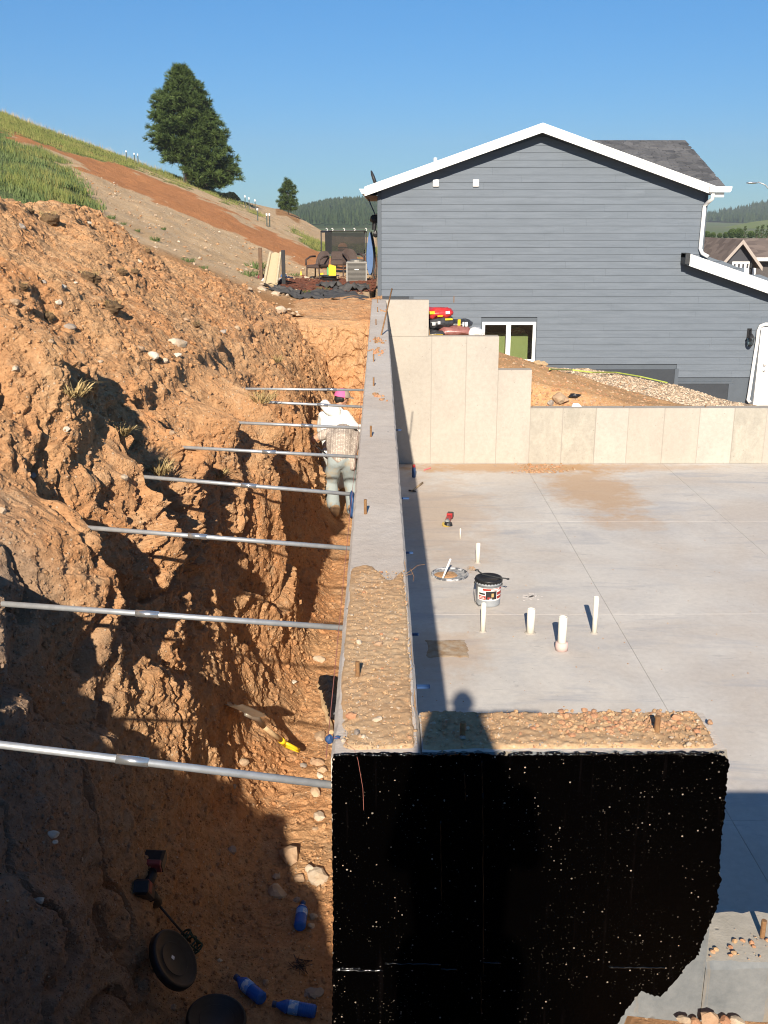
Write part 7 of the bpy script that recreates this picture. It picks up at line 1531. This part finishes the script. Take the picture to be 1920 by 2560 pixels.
def bush(label, base, w, h, n, seed, mat):
    r = random.Random(seed); V, Fc, T, o = [], [], [], 0; t = thing('bush', label, 'bush', tuple(base))
    for _ in range(n):
        a, e = r.uniform(0, 6.28), math.asin(r.random()); f = r.random()**.35; c = Vector((math.cos(a)*math.cos(e)*w*f, math.sin(a)*math.cos(e)*w*.7*f, math.sin(e)*h*f)); c *= .8+.35*mnoise.noise(c*.9+Vector((seed, 0, 0))); s = h*.11
        for k in range(3):
            d = Vector((r.gauss(0, 1), r.gauss(0, 1), r.gauss(.3, 1))).normalized()*s; u = d.orthogonal().normalized()*s*.5; V += [tuple(c-u), tuple(c+u), tuple(c+d)]; Fc.append((o, o+1, o+2)); o += 3; T += [r.random()*.5]*3
    ob = np_mesh('foliage', V, Fc, mat, smooth=False, attr={'tone': T}); ob.parent = t; q = MB(); q.tube([(0, 0, -.2), (0, 0, h*.5)], [.08, .04], 5); mk('stem', q, M['bark'], t, local=True)
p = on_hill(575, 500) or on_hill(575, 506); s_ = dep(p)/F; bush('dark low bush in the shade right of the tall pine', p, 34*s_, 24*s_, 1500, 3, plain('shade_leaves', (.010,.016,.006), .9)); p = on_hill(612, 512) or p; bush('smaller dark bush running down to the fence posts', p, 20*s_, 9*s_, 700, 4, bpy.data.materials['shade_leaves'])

# ================================================================== FAR HILLS, FOREST, TREE LINE
def far_hill(name, pts, Y0, dy, zb, col1, col2, nx=140, ny=40, amp=10):
    xs = np.linspace(pts[0][0], pts[-1][0], nx); P = np.zeros((ny, nx, 3))
    for i, x in enumerate(xs):
        yy = np.interp(x, [p[0] for p in pts], [p[1] for p in pts]); top = at(x, yy, Y0+dy)
        for j in range(ny):
            t = j/(ny-1); Y = Y0+dy*t; P[j, i] = (top[0]*(Y/(Y0+dy))**.15, Y, zb+(top[2]-zb)*t**.9)
    n = fbm(P[..., 0]*.006, P[..., 1]*.006, P[..., 0]*0, 4); P[..., 2] += n*amp*np.linspace(0, 1, ny)[:, None]*np.linspace(1, .3, ny)[:, None]
    b = NB(name+'_ground'); n1 = b.noise(.03, 6, .7); n2 = b.noise(.007, 5, .6); c = b.mix(b.ramp(n1, .4, .6), col1, col2); c = b.mix(b.math('MULTIPLY', b.ramp(n2, .60, .66), .5), c, (.16,.14,.10)); m = b.done(c, 1.0, spec=0.)
    return struct(np_mesh(name, P.reshape(-1, 3), grid_faces(ny, nx), m)), P
FT = NB('forest_needles'); tn = FT.attr('tone'); M['forest'] = FT.done(FT.mix(tn, (.018,.034,.016), (.055,.08,.03)), 1.0, spec=0.)
def forest(P, n, h, label, seed, px0, px1, tmin=0.):
    r = random.Random(seed); ny, nx = P.shape[:2]; V, Fc, T, o = [], [], [], 0
    for _ in range(n):
        i = r.randrange(nx-1); j = int((tmin+(1-tmin)*r.random())*(ny-1)); p = P[j, i]; q_ = P[min(j+1, ny-1), i+1]; f, g = r.random(), r.random(); c = (p[0]+(q_[0]-p[0])*f, p[1]+(q_[1]-p[1])*g, p[2]+(q_[2]-p[2])*g)
        H = h*r.uniform(.6, 1.25); w = H*r.uniform(.18, .28); tone = min(1, max(0, r.gauss(.4, .25)))
        for z0, z1, ww in ((.05, .6, 1.), (.4, 1.0, .7)):
            ph_ = r.uniform(0, 6); V += [(c[0]+w*ww*math.cos(ph_+k*1.2566), c[1]+w*ww*math.sin(ph_+k*1.2566), c[2]+H*z0) for k in range(5)]+[(c[0], c[1], c[2]+H*z1)]; Fc += [(o+k, o+(k+1) % 5, o+5) for k in range(5)]; o += 6; T += [tone]*6
    ob = np_mesh('forest', V, Fc, M['forest'], smooth=False, attr={'tone': T}); stuff(ob); tag(ob, label, 'forest')
hl1, P1 = far_hill('wooded_hill', [(560,560),(640,552),(700,545),(740,534),(780,522),(830,511),(870,507),(920,505),(950,508),(1000,515),(1100,530),(1250,545)], 620, 480, -3, (.045,.075,.03), (.07,.09,.04))
forest(P1, 9000, 6.5, 'dark pine forest on the hill left of the house', 1, 0, 0, .05)
hl2, P2 = far_hill('wooded_hill', [(1650,552),(1720,542),(1770,536),(1830,527),(1880,517),(1930,506),(2000,488),(2200,450),(2500,470)], 900, 520, -3, (.05,.08,.035), (.085,.10,.05))
forest(P2, 8000, 7, 'pine forest on the hill behind the far right houses', 2, 0, 0, .28)
hf, P3 = far_hill('green_field', [(1650,585),(1760,572),(1820,567),(1880,555),(1960,545),(2300,540)], 380, 300, -3, (.16,.21,.07), (.20,.23,.10), 60, 12, 2)
TL = [(1752,592,584,576,0),(1768,592,575,576,1),(1783,592,581,580,0),(1800,592,582,576,0),(1815,592,579,575,1),(1830,592,572,577,1),(1848,592,568,577,1),(1862,592,566,577,2),(1878,592,574,577,0),(1893,592,566,577,2),(1905,592,563,577,2),(1920,592,564,577,2),(1938,592,566,577,1)]
for k, (px, pb, pt_, _, kind) in enumerate(TL):
    Y = 180+12*math.sin(k*2.1); a = at(px, pb+6, Y); H = at(px, pt_, Y)[2]-a[2]
    lb = ['rounded leafy tree', 'bushy green tree', 'dark spired conifer'][kind]+' in the row behind the far houses, '+['first','second','third','fourth','fifth','sixth','seventh','eighth','ninth','tenth','eleventh','twelfth','thirteenth'][k]+' from the downspout'
    if kind == 2: pine(lb, Vector(a), H, [(.05,.2,.2),(.2,.26,.26),(.6,.15,.15),(1,.02,.02)], k, 70, H*.10, H*.02, 0, .4)
    else:
        t = thing('leafy_tree', lb, 'tree', a); r = random.Random(k); V, Fc, T, o = [], [], [], 0
        for _ in range(900):
            d = Vector((r.gauss(0, 1), r.gauss(0, 1), r.gauss(0, 1))).normalized()*r.random()**.4; c = Vector((d.x*H*.42, d.y*H*.4, H*.55+d.z*H*.45)); c *= 1+.2*mnoise.noise(c*.3+Vector((k, 0, 0))); s = H*.085; u = Vector((r.gauss(0, 1), r.gauss(0, 1), r.gauss(0, 1))).normalized()*s; w = u.orthogonal().normalized()*s; V += [tuple(c-w), tuple(c+w), tuple(c+u)]; Fc.append((o, o+1, o+2)); o += 3; T += [min(1, max(0, .4+.4*d.z+r.gauss(0, .2)))]*3
        ob = np_mesh('crown', V, Fc, M['leaf'] if 'leaf' in M else M['needles'], smooth=False, attr={'tone': T}); ob.parent = t; q = MB(); q.tube([(0, 0, -3), (0, 0, H*.5)], [.3, .15], 6); mk('trunk', q, M['bark'], t, local=True)

# ================================================================== summer haze over the valley
hz = MB(); hz.box(-1800, 1800, -80, 1750, -4.5, 120); b = bpy.data.materials.new('haze_air'); b.use_nodes = True; nt = b.node_tree; nt.nodes.remove(nt.nodes['Principled BSDF'])
pv_ = nt.nodes.new('ShaderNodeVolumePrincipled'); pv_.inputs['Density'].default_value = .00030; pv_.inputs['Color'].default_value = (.80,.87,.95,1); pv_.inputs['Anisotropy'].default_value = .1
nt.links.new(pv_.outputs[0], nt.nodes['Material Output'].inputs['Volume']); o = mk('haze', hz, b); stuff(o)
